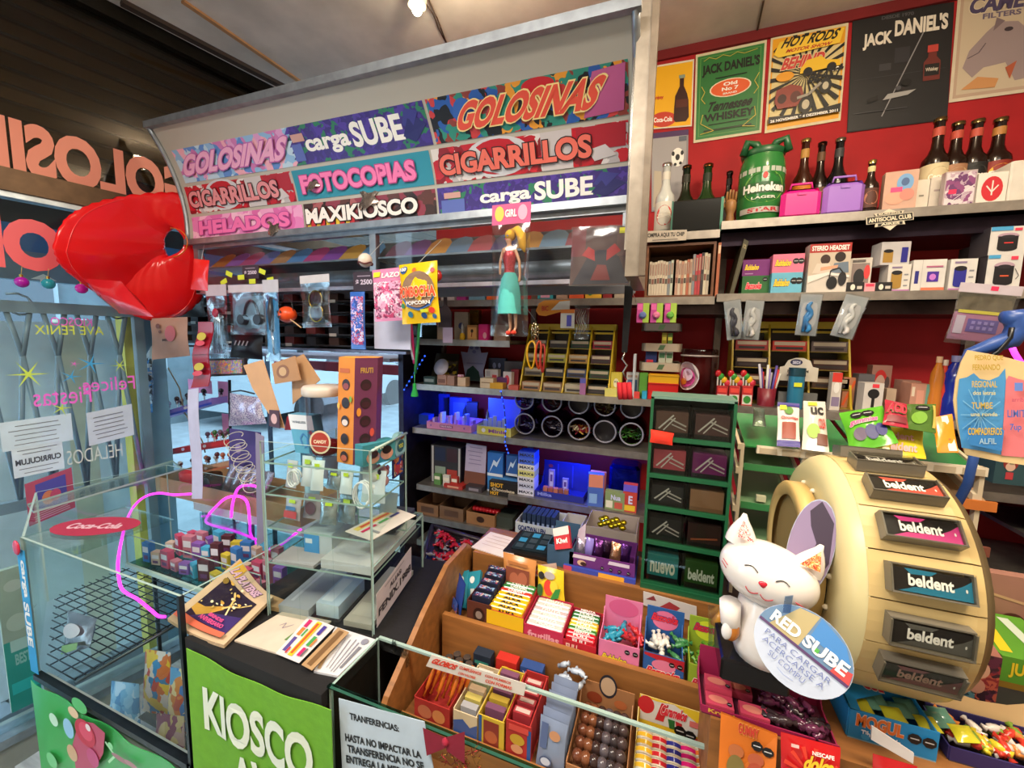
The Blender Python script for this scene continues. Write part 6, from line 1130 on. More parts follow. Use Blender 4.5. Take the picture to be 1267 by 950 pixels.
# ====== TIER 1
FZ=ZL1-.018
def sticks(x0,x1,y0,y1,z,n,h,cols,nm,group,txt=None):
 for k in range(n):
  ya=y0+(y1-y0)*k/n;yb=ya+(y1-y0)/n*.92;c,cn=cols[k%len(cols)]if len(cols)<n else cols[k]
  t=thing('sweet_stick',cn+' '+nm+', '+['first','second','third','fourth','fifth','sixth','seventh','eighth'][k]+' from the front','sweets',((x0+x1)/2,ya,z),group)
  MB().box(x0,x1,ya,yb,z,z+h,mat(c,'gloss'),.002).build('wrapper',t)
  if txt:
   F=faces(x0,x1,ya,yb,z,z+h)['top'];MB().art(F,[('t',txt[k%len(txt)],.25,.2,.8,.85,'#181410' if c in('#e8b81c','#d8d0c8')else WHT)]).build('printed_panel',t)
   F=faces(x0,x1,ya,yb,z,z+h)['front']
   if k==0:MB().art(F,[('t',txt[k%len(txt)],.25,.2,.8,.85,'#181410' if c in('#e8b81c','#d8d0c8')else WHT)]).build('printed_panel',t)
def T1(u0,u1,v,Y=None):
 Y=Y or LIP+.014;return Xat(u0,Y,FZ+.01),Xat(u1,Y,FZ+.01),Y
f=quad((XT0+.016,.80,FZ),(XT0+.045,.775,FZ),(XT0+.05,.79,FZ+.075),(XT0+.018,.82,FZ+.08));solo(MB().pillow(f,mat('#24408a','gloss'),.008,8,8).art(lambda s,t,d=0:f(s,t,d+.01),[('r',.1,.1,.9,.4,busy(['#24408a','#b85a30','#3a60b0'],90))],0),'blue_bag','blue printed sweet bag leaning in the left corner of the upper tier','bag')
for k,(u0,u1)in enumerate(((567,578),(579,593))):
 f=quad(onY(u0+1,752,.80),onY(u0+10,752,.80),onY(u1+2,705,.88),onY(u0-1,708,.88));t=thing('blister_pack',['teal blister pack standing left, upper tier','teal blister pack standing right, upper tier'][k],'packet',f(.5,0));MB().slab(f,0,0,1,1,-.012,0,mat('#2a8aa0','gloss')).build('card',t);MB().art(f,[('r',.25,.1,.6,.5,'#c8d8d8'),('e',.4,.75,.2,.1,'#d8e0e0')],.001).build('printed_panel',t)
x0,x1,Y=T1(578,602,775);zf=Zat(742,x0,Y);tray('choc_biscuit_box','dark brown tall open box with dark biscuit packets, upper tier left','box',x0,x1+.01,Y,.88,FZ,zf,zf+.02,'#5a2a1a',art=[('e',.5,.5,.25,.3,'#2a1410'),('e',.5,.52,.14,.16,'#8a7a70')])
for j in range(5):ya=Y+.012+j*.022;carton('biscuit_sachet',['first','second','third','fourth','fifth','sixth','seventh','eighth'][j]+' from the front dark sachet in the brown box','packet',x0+.006,x1+.003,ya,ya+.016,FZ+.003,zf+.006+.004*j,'#1c2038',top=[('r',.1,.1,.9,.9,busy(['#1c2038','#b83a40','#c8b8a0','#2a3050','#8ab0c8'],120))],group='dark sachets in the brown box')
f=quad((Xat(622,.87,FZ),.87,FZ+.03),(Xat(662,.87,FZ),.87,FZ+.03),(Xat(663,.89,LED),.893,LED+.02),(Xat(622,.89,LED),.893,LED+.025));bb=solo(MB().pillow(f,mat('#c8864a','gloss'),.012,10,10).art(lambda s,t,d=0:f(s,t,d+.014),[('r',.15,.1,.85,.7,'#7a3c28'),('e',.4,.4,.14,.18,'#a05a40'),('e',.65,.45,.14,.18,'#a05a40'),('r',.2,.78,.8,.86,'#a86a38')],0),'gummy_bag','orange-brown bag with two bear shapes standing at the upper tier back','bag')
f=quad((Xat(663,.86,FZ),.865,FZ+.02),(Xat(699,.86,FZ),.865,FZ+.02),(Xat(697,.89,LED),.893,LED+.01),(Xat(665,.89,LED),.893,LED+.012));solo(MB().pillow(f,mat('#e0c028','gloss'),.01,10,10).art(lambda s,t,d=0:f(s,t,d+.012),[('e',.45,.5,.16,.2,'#d83a28'),('e',.65,.55,.14,.16,'#e8c030'),('p',[(.5,.2),(.8,.3),(.9,.55),(.7,.5)],'#2a7a30'),('e',.15,.4,.1,.16,'#2a5a28'),('e',.2,.78,.12,.1,'#1a1a1a'),('e',.5,.82,.2,.1,'#a8a0a0'),('e',.7,.15,.15,.1,'#c83a30')],0),'fruit_sweet_bag','yellow sweet bag printed with red and green fruit, upper tier back','bag')
f=quad((Xat(658,.895,1.0),.8955,LED-.02),(Xat(690,.895,1.0),.8955,LED-.02),(Xat(688,.9,LED),.9,LED+.022),(Xat(668,.9,LED),.9,LED+.008));solo(MB().slab(f,0,0,1,1,0,.001,mat('#c8a898')).art(f,[('e',.3,.4,.25,.3,'#c83a30')],.0014),'folded_leaflet','pale folded leaflet behind the bear bag','leaflet')
x0,x1,Y=T1(602,640,800);x1=x0+.085;zf=Zat(785,x0,Y)
tray('stick_box','yellow and red open box of sweet sticks, upper tier','box',x0,x1,Y,.875,FZ,FZ+.05,FZ+.052,'#b82a30',art=[('r',0,.35,1,1,'#e8b81c'),('r',0,0,.6,.2,'#d8442c')],th=.002)
AC=[('#e8b81c','yellow'),('#e8b81c','yellow'),('#e8b81c','yellow'),('#e8b81c','yellow'),('#c83a2c','red and white'),('#2a7a3a','green'),('#2a7a3a','green')]
sticks(x0+.004,x1-.004,Y+.003,.872,FZ+.036,7,.022,AC,'sweet stick in the yellow and red box','sticks in the yellow box',['ALKA','ALKA','ALKA','ALKA','CHERRY','CARAMEL','MINT'])
x0,x1,Y=T1(648,690,815);x1=x0+.085
tray('stick_box','crimson open box of white fruit sticks, upper tier','box',x0,x1,Y,.865,FZ,FZ+.04,FZ+.042,'#c02a50',art=[('t','frutillas',.1,.3,.9,.75,'#e8a0b0')],inner='#c8a890')
sticks(x0+.004,x1-.004,Y+.003,.862,FZ+.024,6,.018,[('#d8ccc8','white and red'),('#d8ccc8','white and red'),('#e0d4cc','white'),('#c8b4b8','greyish pink'),('#d8ccc8','white and red'),('#c8c0b0','pale grey')],'fruit stick in the crimson box, upper tier','sticks in the crimson box',['MOGA','FRUTA'])
x0,x1,Y=T1(696,737,815)
tray('stick_box','red open box of green and yellow sticks, upper tier centre','box',x0,x1,Y,.865,FZ,FZ+.03,FZ+.035,'#b8182c',art=[('t','FULL',.1,.3,.5,.8,'#e8c0b0')])
sticks(x0+.004,x1-.004,Y+.003,.862,FZ+.020,8,.018,[('#c8202c','red'),('#c8202c','red'),('#3a7a2c','green and yellow'),('#d8c02c','yellow'),('#d8a02c','amber'),('#2a6a34','dark green'),('#2a6a34','dark green'),('#7a1c30','maroon')],'stick in the red box, upper tier centre','sticks in the red box',['FULL','MENTA','LIMON'])
def twist(p,c,lb,group,L=.022,r=.0055,ax=None,name='wrapped_sweet'):
 d=(ax or Vector((random.uniform(-1,1),random.uniform(-1,1),random.uniform(-.1,.3)))).normalized()*L
 b=MB();b.tube([p-d,p-d*.62,p-d*.5,p,p+d*.5,p+d*.62,p+d],[r*.9,r*.3,r*.9,r,r*.9,r*.3,r*.9],mat(c,'gloss'),6);return solo(b,name,lb,'sweet',group)
for(u0,u1,col,lb,name,logo,sweets,side2)in((741,790,'#e07aa4','pink open box of blue and red sweets, upper tier','Bubbaloo','#e8c830',[('#2a8aa8','blue'),('#b82a30','red')],'#c86a90'),(796,845,'#24589a','blue and red open box of small gums, upper tier','Bazooka','#d8283c',[('#d8d4cc','white and red'),('#3a7a48','green')],'#b81c2c'),(852,903,'#90a82a','lime green open box of gums, upper tier right','Bazooka','#c8283c',[('#5a8a2a','green')],'#a0b838')):
 x0,x1,Y=T1(u0,u1,0);w_=x1-x0;zf=FZ+.052
 q=tray('sweets_box',lb,'box',x0,x1,Y,.835,FZ,zf,zf+.05,col,art=([('r',0,.0,1,1,'#24589a'),('p',[(0,1),(1,1),(1,.6),(0,.9)],'#b81c2c'),('e',.5,.62,.3,.22,'#e07a98')]if logo=='#d8283c' else[])+[('T',name,.08,.2,.7 if logo=='#e8c830' else .92,.5,logo,'#f0ece4' if logo!='#e8c830' else '#4a2a6a',.1),('w',.7,.75,.1),('w',.9,.75,.1)],back_art=[('e',.5,.75,.35,.2,'#d86a90' if logo!='#c8283c' else '#c8d030'),('T',name,.15,.72,.85,.88,logo,'#2a3a7a',.1)]if logo!='#e8c830' else[('e',.5,.8,.4,.18,'#d05a88')],inner='#b08a68')
 random.seed(u0)
 for j in range(16):
  k=0 if j<10 else len(sweets)-1;px=x0+.012+(w_*.5 if k else 0)+random.random()*(w_*.42 if len(sweets)>1 else w_-.03);c,nm=sweets[k]
  twist(Vector((px,Y+.012+random.random()*.05,zf-.012+random.random()*.014)),c,nm+' wrapped sweet in the '+lb.split(' open')[0]+' box',nm+' sweets in the '+lb.split(' open')[0]+' box',.016)
f=hframe(873,750,908,828,.70);bag('green_sweet_bag','clear twisted bag holding a green sweet stick before the lime box',tilt(f,.05),lambda g,t:[MB().tube([g(.6,.05),g(.5,.3),g(.55,.55)],[.012,.014,.006],mat('#2f8a40','gloss'),8).build('sweet',t),MB().tube([g(.2,.7),g(.4,.85),g(.5,.7),g(.3,.6)],[.006,.01,.008,.004],mat('#c88a30','gloss'),6).build('sweet',t)],None,puff=.01)
# ====== TIER 2
F2=ZT2-.010
def T2(u0,u1,Y):return Xat(u0,Y,F2),Xat(u1,Y,F2)
YF=.603
def tbox(name,lb,u0,u1,Y,dep,h,hb,c,art,**k):x0,x1=T2(u0,u1,Y);return tray(name,lb,'box',x0,x1,Y,Y+dep,F2,F2+h,F2+hb,c,art=art,**k),x0,x1
q,x0,x1=tbox('orange_stick_box','red open box of orange wavy sticks, lower tier far left',513,556,YF,.10,.045,.05,'#a82a24',[('e',.3,.5,.2,.3,'#b86a4a'),('e',.7,.5,.18,.3,'#c8804a')])
for j in range(9):twist(Vector((x0+.012+j*.009,.62+.01*(j%3)+.02,F2+.055)),'#d8742a','orange wavy stick standing in the red box, lower tier','orange sticks in the red box',.032,.0045,Vector((.25,.35,1)),'candy_stick')
q,x0,x1=tbox('cream_box','cream and blue open box of small packets, lower tier',561,590,YF,.11,.05,.055,'#d8c4a0',[('p',[(0,0),(1,0),(1,.7),(.7,.5),(.4,.75),(0,.6)],'#3a5a9a')])
for j in range(5):carton('small_packet',['pale grey','yellowish','beige','pale green','white'][j]+' small packet in the cream and blue box','packet',x0+.008,x1-.008,.615+j*.017,.628+j*.017,F2+.003,F2+.05+.003*j,['#a8a8ac','#c8b860','#c8b090','#a8b890','#d8d0c8'][j])
q,x0,x1=tbox('yellow_blue_box','yellow blue and maroon open box, lower tier',592,623,YF,.11,.06,.065,'#d8b83a',[('r',0,0,.12,1,'#2a5a9a'),('r',.2,.1,.8,.9,'#8a3428'),('e',.5,.4,.25,.2,'#b8603a')])
for j in range(5):carton('jelly_packet',['purple','yellow'][j%2]+' flat packet, '+['first','second','third','fourth','fifth','sixth','seventh','eighth'][j]+' from the front in the yellow blue box','packet',x0+.006,x1-.006,.617+j*.018,.629+j*.018,F2+.003,F2+.064+.002*j,['#7a4a68','#c8a83a'][j%2],group='packets in the yellow blue box')
q,x0,x1=tbox('red_sweet_box','red open box with a gold star print, lower tier',626,656,YF+.0,.11,.07,.075,'#b8302c',[('r',.85,0,1,.9,'#2a5aa0'),('e',.45,.55,.3,.15,'#c8a030'),('e',.45,.3,.25,.12,'#d89a70'),('r',.1,.78,.9,.95,'#d84a40')])
for j in range(4):carton('red_packet',['first','second','third','fourth','fifth','sixth','seventh','eighth'][j]+' from the front red and silver packet in the red open box','packet',x0+.006,x1-.006,.618+j*.022,.632+j*.022,F2+.003,F2+.074,'#a83038',top=[('r',.1,.2,.9,.8,'#c8b0a8')],group='packets in the red open box')
x0,x1=T2(659,698,YF)
for j in range(6):
 y=YF+.005+j*.018;f=quad((x0+.004,y,F2),(x1-.002,y,F2),(x1,y+.01,F2+.085),(x0+.008,y+.01,F2+.088));t=thing('cookie_packet',['first','second','third','fourth','fifth','sixth','seventh','eighth'][j]+' from the front silver blue cookie packet in the upright row','packet',f(.5,0),'silver blue cookie packets')
 MB().pillow(f,mat('#8a98b4','gloss'),.006,6,8).build('wrapper',t)
 if j==0:MB().art(lambda s,u,d=0:f(s,u,d+.0075),[('e',.35,.2,.22,.1,'#4a5a80'),('e',.35,.2,.17,.075,'#c0c8d8'),('e',.6,.75,.2,.1,'#c8906a'),('r',.1,.45,.35,.95,'#5a6a94')],0).build('printed_panel',t)
for j in range(9):twist(Vector((x0+.02+.012*(j%4),.72+.008*(j//4),F2+.05+.02*(j//3))),'#b8c4d4','crumpled silver sweet above the cookie packets','silver sweets behind the cookies',.014)
x0,x1=T2(700,775,YF-.0);
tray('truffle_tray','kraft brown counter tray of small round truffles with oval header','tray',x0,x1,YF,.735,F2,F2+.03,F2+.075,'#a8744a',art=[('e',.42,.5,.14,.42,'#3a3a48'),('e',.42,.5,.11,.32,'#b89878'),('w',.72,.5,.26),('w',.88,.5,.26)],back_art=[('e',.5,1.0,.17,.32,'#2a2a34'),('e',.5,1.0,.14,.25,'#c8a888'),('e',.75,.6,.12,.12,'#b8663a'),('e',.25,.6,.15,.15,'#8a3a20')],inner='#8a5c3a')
for i in range(6):
 for j in range(5):
  c=['#6a3c28','#7a4a30','#3a2a28','#5a5258','#3c3436','#4a3c3c'][i];p=Vector((x0+.015+i*(x1-x0-.03)/5,YF+.018+j*.024,F2+.022))
  solo(MB().lathe([(.007,0),(.0095,.008),(.010,.012),(.007,.018),(.002,.02)],p,mat(c,'gloss'),12),'truffle',{0:'milk brown',1:'milk brown',2:'dark',3:'silver grey',4:'dark',5:'dark'}[i]+' round truffle, '+['first','second','third','fourth','last'][j]+' from the front in the '+['first','second','third','fourth','fifth','last'][i]+' column of the kraft tray','chocolate','truffles in the kraft tray')
x0,x1=T2(782,886,YF)
tray('candy_roll_box','yellow red and white open box of coin-shaped sweets with printed header','box',x0,x1,YF-.02,.735,F2,F2+.03,F2+.08,'#d8c070',art=[('r',0,.6,1,1,'#e8c030')],back_art=[('r',0,0,1,1,'#e8c42c'),('p',[(.02,.4),(.02,1),(.25,.95),(.5,1),(.8,.75),(.95,.4)],'#d8d4cc'),('e',.1,.8,.12,.22,'#c8242c'),('p',[(.24,.5),(.32,.95),(.42,.95),(.36,.5)],'#c8242c'),('p',[(.45,.4),(.42,.62),(.52,.62),(.52,.4)],'#2a6a30'),('p',[(.55,.4),(.53,.62),(.62,.6),(.62,.4)],'#b8242c'),('T','Caramelos',.32,.68,.68,.95,'#d8283c','#f0ece4',.1),('w',.6,.42,.13),('w',.74,.38,.13),('e',.85,.25,.06,.13,'#b82a30'),('r',.72,.62,.9,.76,'#d87068')])
for i,(c,nm)in enumerate((('#d8a82c','yellow'),('#b8242c','red'),('#2a2a7a','navy'),('#c81c6a','magenta'),('#c86a2a','orange'))):
 xx=x0+.014+i*(x1-x0-.028)/4
 for j in range(8):
  b=MB();p=Vector((xx,YF+.0+j*.014,F2+.035));b.lathe([(.013,0),(.0145,.002),(.0145,.008),(.013,.010)],p,mat('#d8ccb4','gloss'),14,axis=(0,1,.5));b.lathe([(.0149,.002),(.0149,.008)],p,mat(c,'gloss'),14,axis=(0,1,.5),close=False);solo(b,'coin_sweet',nm+' banded coin sweet, '+['first','second','third','fourth','fifth','sixth','seventh','eighth'][j]+' from the front of its row','sweet',nm+' coin sweets')
x0,x1=T2(888,955,.62);f=quad((x0,.64,F2+.0),(x1,.64,F2+.0),(x1,.60+.06,F2+.1),(x0,.60+.06,F2+.115));x0=Xat(890,.575,.93)
f=quad(onY(888,975,.555),onY(958,985,.555),onY(962,910,.588),onY(892,882,.588));t=thing('gummy_display','orange display card box with two gummy bears printed, lower tier right','box',f(.5,0));MB().slab(f,0,0,1,1,-.006,0,mat('#e0761c')).build('card',t)
MB().art(f,[('T','GUMMY',.32,.82,.68,.98,'#c83a2c','#e8b050',0),('e',.3,.55,.14,.1,'#b8683a'),('e',.3,.32,.16,.18,'#7a6a38'),('e',.65,.5,.14,.1,'#b85a3a'),('e',.65,.28,.16,.18,'#b04a30'),('w',.66,.72,.08),('w',.85,.68,.08),('r',.9,.1,1,.4,'#e8c030')],.001).build('printed_panel',t)
MB().box(f(0,0).x,f(1,0).x,.594,.62,F2,f(.5,.8).z,mat('#b85a1c')).build('box_body',t)if 0 else None
f=quad(onY(962,990,.56),onY(1042,1000,.56),onY(1040,925,.585),onY(966,905,.585));t=thing('red_sachet','large red sachet with yellow script lettering at the front right','packet',f(.5,0));MB().pillow(f,mat('#c41c20','gloss'),.008,10,8).build('wrapper',t)
MB().art(lambda s,u,d=0:f(s,u,d+.0105),[('p',[(.5,.5),(.5+.48*math.cos(a),.5+.45*math.sin(a)),(.5+.48*math.cos(a+.15),.5+.45*math.sin(a+.15))],'#e0402c')for a in[i*.45 for i in range(14)]]+[('T','dolca',.38,.6,.85,.84,'#f0c030','#a81818',.15),('t','NESCAFE',.5,.85,.85,.92,WHT),('t','MOCCACINO',.42,.5,.85,.56,'#e8a090'),('r',.15,.9,.28,.95,'#e8c8c0')],0).build('printed_panel',t)
f=quad(onY(1075,1010,.56),onY(1130,1010,.56),onY(1135,948,.585),onY(1080,932,.585));solo(MB().pillow(f,mat('#a81c20','gloss'),.008,8,8),'red_sachet','dark red sachet at the bottom edge under the light blue box','packet')
f=quad(onY(1078,915,.59),onY(1130,945,.59),onY(1131,932,.592),onY(1079,898,.592));solo(MB().slab(f,0,0,1,1,-.002,0,mat('#d8d0cc')),'white_strip','white paper strip taped on the wooden step','strip')
for j in range(6):p=Vector((XT0+.05+.012*j,.715+.014*(j%2),F2));solo(MB().cyl(p,p+Vector((0,0,.045)),.0085,.0085,mat('#8a8480','foil'),12),'silver_roll','short silver roll standing at the lower tier back left','roll','silver rolls at the lower tier back')
for(u0,u1,h,c,lb,a)in((585,606,.065,'#1c2a3c','dark navy packet box behind the cream box',[('r',.1,.6,.9,.8,'#3a8a7a'),('r',.5,.3,.9,.5,'#d83a6a')]),(613,638,.07,'#c42a20','red box with a yellow smile print behind the maroon box',[('e',.5,.65,.28,.2,'#e8a82c'),('r',.1,.05,.9,.3,'#e8b030')]),(643,670,.07,'#2a4a8a','blue and red box of packets behind the red star box',[('r',0,.1,1,.25,'#c8343c'),('r',0,.45,1,.6,'#c8343c'),('t','XTRA',.1,.7,.9,.9,'#d8d8e0')])):
 x0=Xat(u0,.72,F2+.05);x1=Xat(u1,.72,F2+.05);carton('packet_box',lb,'box',x0,x1,.722,.745,F2,F2+h,c,art=a)
# ====== PINK BOX, LIGHT BLUE BOX on the right step
SZ=1.069
x0,x1=Xat(868,.60,SZ),Xat(1038,.60,SZ)
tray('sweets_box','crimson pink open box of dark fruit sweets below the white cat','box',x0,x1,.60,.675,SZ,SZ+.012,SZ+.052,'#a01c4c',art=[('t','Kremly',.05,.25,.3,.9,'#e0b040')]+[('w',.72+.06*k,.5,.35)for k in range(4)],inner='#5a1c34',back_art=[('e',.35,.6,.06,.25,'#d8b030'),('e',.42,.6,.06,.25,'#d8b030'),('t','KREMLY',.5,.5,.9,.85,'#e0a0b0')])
for k,(a,b)in enumerate(((.006,.605),(.006,.63),(.05,.605),(.035,.642))):carton('sweet_tin',['front left','rear left','front middle','rear middle'][k]+' small pink card pack in the crimson box','packet',x0+a,x0+a+.036,b,b+.022,SZ+.003,SZ+.014+.008*(k in(1,)),'#c8405c',top=[('e',.45,.5,.35,.3,'#d88070'),('w',.85,.3,.16)])
random.seed(9)
for j in range(30):twist(Vector((x0+.085+random.random()*(x1-x0-.10),.608+random.random()*.055,SZ+.010+random.random()*.01)),*random.choice((('#4a2038','dark plum'),('#3a2c30','charcoal'),('#6a3050','plum'))),None if 0 else 'sweets in the crimson box',.014)if 0 else(lambda c:twist(Vector((x0+.085+random.random()*(x1-x0-.10),.608+random.random()*.055,SZ+.010+random.random()*.01)),c[0],c[1]+' wrapped sweet in the crimson box',c[1]+' sweets in the crimson box',.014))(random.choice((('#4a2038','dark plum'),('#3a2c30','charcoal'),('#6a3050','rosy plum'))))
x0,x1=Xat(1048,.635,SZ),Xat(1158,.635,SZ)
tray('gummy_box','bright blue open box of green gummies with fruit-coloured lettering','box',x0,x1,.635,.70,SZ,SZ+.042,SZ+.05,'#1c8ac8',art=[('T','MOGUL',.08,.5,.62,.92,'#e0702c','#e8c8b0',0),('t','TiburonCitric',.15,.18,.6,.42,'#e8f0f8'),('w',.74,.6,.18),('w',.9,.6,.18),('e',.2,.2,.05,.1,'#3aa0d8')],inner='#8ab0c0')
b=MB();f=quad((x0,.635,SZ+.043),(x1,.635,SZ+.043),(x1,.70,SZ+.051),(x0,.70,SZ+.051))
MB().art(f,[('p',[(0,0),(0,1),(.62,1),(.55,.6),(.12,.25),(.12,0)],'#1c86c0'),('T','GUL',.3,.6,.55,.9,'#c82a4a','#e0d0c0')],.0006).build('lid_flap',bpy.data.objects['gummy_box'])
for j in range(10):p=Vector((x0+.02+.012*j,.655+.012*(j%3),SZ+.030));f=quad(p+Vector((-.012,-.012,.0)),p+Vector((.012,-.008,.004)),p+Vector((.01,.012,.008)),p+Vector((-.012,.012,.004)));solo(MB().pillow(f,mat('#5a8a78' if j%3 else '#c8c030','gloss'),.005,6,6),'gummy_packet',('green' if j%3 else 'yellow')+' clear gummy packet in the bright blue box','packet','gummy packets in the blue box')
x0,x1=Xat(1165,.66,SZ),Xat(1300,.66,SZ)
tray('mixed_sweet_box','dark violet open box of colourful sweets at the bottom right corner','box',x0,x1,.645,.705,SZ,SZ+.02,SZ+.03,'#2a2460',inner='#3a3440')
random.seed(3)
for j in range(34):
 c,nm=random.choice((('#d8c030','yellow'),('#c83a2c','red'),('#d8d0c8','white'),('#7a9a3a','green'),('#c87a3a','orange')))
 twist(Vector((x0+.01+random.random()*(x1-x0-.02),.655+random.random()*.042,SZ+.018+random.random()*.008)),c,nm+' wrapped sweet in the dark violet box',nm+' sweets in the violet box',.013)
cp_=MB();pts=[onY(u,v,.705)for u,v in((1152,875),(1180,888),(1215,900),(1250,906),(1290,904))]
cp_.surf(lambda s,t:Vector(pts[min(3,int(s*4))]).lerp(pts[min(3,int(s*4))+1],s*4-min(3,int(s*4)))+Vector((0,.012*t,.03*t-.0)),8,1,mat('#c8a878'));cp_.tube(pts,.0018,mat('#f0e8d8','plastic'),5)
solo(cp_,'curved_card','beige curved card with a white edge under the black board','card')
# ====== LUCKY CAT
CY_=.63;cx_=Xat(938,CY_,1.22);cz=1.158
pn=solo(MB().box(cx_-.045,cx_+.04,.605,.69,1.123,1.157,mat('#141214','gloss'),.003),'black_plinth','small black plinth under the white cat','plinth')
ct=thing('lucky_cat','white glossy ceramic lucky cat with flowered ears and closed eyes','figurine',(cx_,CY_,cz));WG=mat('#ece4dc','gloss')
hc=onY(950,708,CY_-.005);hr=Vector((.058,.047,.044))
tl=-.22
RT=Matrix.Rotation(-tl*1.0,4,'Y')@Matrix.Rotation(-.15,4,'Z')
M_=Matrix.Translation(hc)@RT
def headfn(q):return Vector((q.x*(1+.08*(1-q.z)*.5),q.y,q.z*(1-.12*(q.z>0)*q.z)))
MB(M_).ball((0,0,0),tuple(hr),WG,28,18,fn=headfn).build('head',ct)
bc=Vector((onY(947,770,CY_).x,CY_,cz))
bh=hc.z-.025-cz
MB().lathe([(.026,0),(.036,.004),(.042,.022),(.041,.045),(.034,bh*.85),(.027,bh)],bc,WG,24).build('body',ct)
for sg,(ex,ez),em in((-1,(-.040,.040),busy(['#d8685c','#e8d0c8','#c83a48','#f0e0d8'],260)),(1,(.036,.038),busy(['#d88a30','#c8381c','#e8c890','#a82a18'],260))):
 b=MB(M_);tip=Vector((ex+sg*.008,.004,ez+.026));base=[Vector((ex-.022,-.012,ez-.018)),Vector((ex+.022,-.012,ez-.018)),Vector((ex+.018,.02,ez-.018)),Vector((ex-.018,.02,ez-.018))]
 n=6
 def ring(k):
  s=1-k/n;s=s**.7;return[tip.lerp(tip+(p-tip),1)if 0 else(tip*(k/n)+(tip*0+p)*(1-k/n)if 0 else tip+(p-tip)*s-Vector((0,0,0)))for p in base]
 vs=[]
 for k in range(n+1):
  c=tip.lerp(sum(base,Vector())/4,1-k/n);rad=.0215*max(.12,(1-(k/n)**1.6))
  for i in range(12):a=2*math.pi*i/12;vs.append(c+Vector((rad*math.cos(a),rad*.62*math.sin(a),0)))
 b.add(vs,[(k*12+i,k*12+(i+1)%12,(k+1)*12+(i+1)%12,(k+1)*12+i)for k in range(n)for i in range(12)]+[tuple(n*12+i for i in range(12))],WG,True);o=b.build('ear',ct)
 y=-.0175;MB(M_).add([Vector((ex-.011,y+.0,ez-.002)),Vector((ex+.012,y+.0,ez-.002)),tip+Vector((0,-.008,-.006))],[(0,1,2)],em).build('flowered_lining',o)
def hs_(a,b,o=.0006):
 q=Vector((a,-math.sqrt(max(0,1-a*a-b*b)),b));q=headfn(q.normalized());return M_@Vector((q.x*(hr.x+o),q.y*(hr.y+o),q.z*(hr.z+o)))
fm=MB();INK=mat('#2a2224','ink');RED=mat('#c8283a','ink')
for x in(-.42,.18):fm.tube([hs_(x+.26*(i/8-.5),.28+.09*math.sin(math.pi*i/8))for i in range(9)],.0007,INK,4)
for sg in(-1,1):fm.tube([hs_(-.14+sg*(.02+.24*i/8),-.30-.12*math.sin(math.pi*i/8))for i in range(9)],.0006,RED,4)
for k in range(3):fm.tube([hs_(.50+.03*k,-.12-.12*k),hs_(.66+.02*k,-.22-.12*k),hs_(.78,-.38-.1*k)],.0006,RED,4)
for k in range(2):fm.tube([hs_(-.82,-.05-.12*k),hs_(-.93,-.0-.1*k)],.0005,RED,4)
fm.build('painted_face',ct)
MB().ball(hs_(-.14,.02,-.001),(.005,.003,.0045),mat('#d8283a','gloss'),10,8,fn=lambda q:Vector((q.x*(1+.5*q.z),q.y,q.z))).build('nose',ct)
MB().tube([bc+Vector((-.038,-.01,.035)),bc+Vector((-.047,-.02,.055)),bc+Vector((-.05,-.026,.085))],[.012,.013,.014],WG,10).build('raised_paw',ct)
MB().lathe([(.03,-.003),(.031,0),(.03,.003)],(bc.x,bc.y,hc.z-.038),mat('#c8a040','chrome'),20).build('collar',ct)
MB().ball((bc.x-.052,bc.y-.03,cz+.045),(.007,.004,.013),mat('#f0ece8','gloss'),12,8).build('white_charm',ct)
MB().ball((bc.x-.046,bc.y-.026,cz+.045),(.011,.006,.016),mat('#c87a30','gloss'),12,8).build('gold_coin',ct)
# ====== ROUND GUM DISPENSER (drum)
k_=.512/.54;DY,DR=.81*k_,.175*k_;DZ=BZ+DR+.004;DX0,DX1=.249*k_,.384*k_+.002
dm=thing('round_gum_dispenser','large cream drum-shaped gum dispenser with rows of gum packs around it','dispenser',(.3,DY,BZ));CR=mat('#cdb278','plastic');CR2=mat('#d6c894','plastic')
AX=(1,0,0)
def dpt(x,a,r):a=math.radians(a);return Vector((x,DY+r*math.cos(a),DZ+r*math.sin(a)))
def dlathe(prof,m,n=48):
 b=MB();vs=[dpt(x,360*i/n,r)for r,x in prof for i in range(n)]
 return b.add(vs,[(k*n+i,k*n+(i+1)%n,(k+1)*n+(i+1)%n,(k+1)*n+i)for k in range(len(prof)-1)for i in range(n)],m,True)
dlathe([(.03,DX0-.006),(DR*.78,DX0-.006),(DR*.90,DX0-.003),(DR*.97,DX0+.008),(DR*1.0,DX0+.020)],CR2).build('left_bevel',dm)
MB().box(.24,.36,DY-.05,DY+.05,BZ,BZ+.012,mat('#1c1818','plastic')).build('foot',dm)
for i in range(18):
 a0=129+i*20-180*0;a1=a0+19.4;b=MB();n=4
 xs=[(DX0+.018,DR),(DX1-.010,DR),(DX1,DR*.985)]
 vs=[dpt(x,a0+(a1-a0)*j/n,r)for x,r in xs for j in range(n+1)]
 vs+=[dpt(x,a0+(a1-a0)*j/n,r-.004)for x,r in xs for j in range(n+1)]
 N_=3*(n+1);fs=[(k*(n+1)+j,k*(n+1)+j+1,(k+1)*(n+1)+j+1,(k+1)*(n+1)+j)for k in range(2)for j in range(n)]
 fs+=[(0+k*(n+1),(k+1)*(n+1),(k+1)*(n+1)+N_,k*(n+1)+N_)for k in range(2)]+[(k*(n+1)+n,(k+1)*(n+1)+n,(k+1)*(n+1)+N_+n,k*(n+1)+N_+n)for k in range(2)]
 b.add(vs,fs,CR).build('drum_panel',dm)
dlathe([(DR-.005,DX0+.017),(DR-.005,DX1-.001),(DR*.93,DX1+.012),(.02,DX1+.014)],mat('#6a5838','plastic')).build('inner_drum',dm)
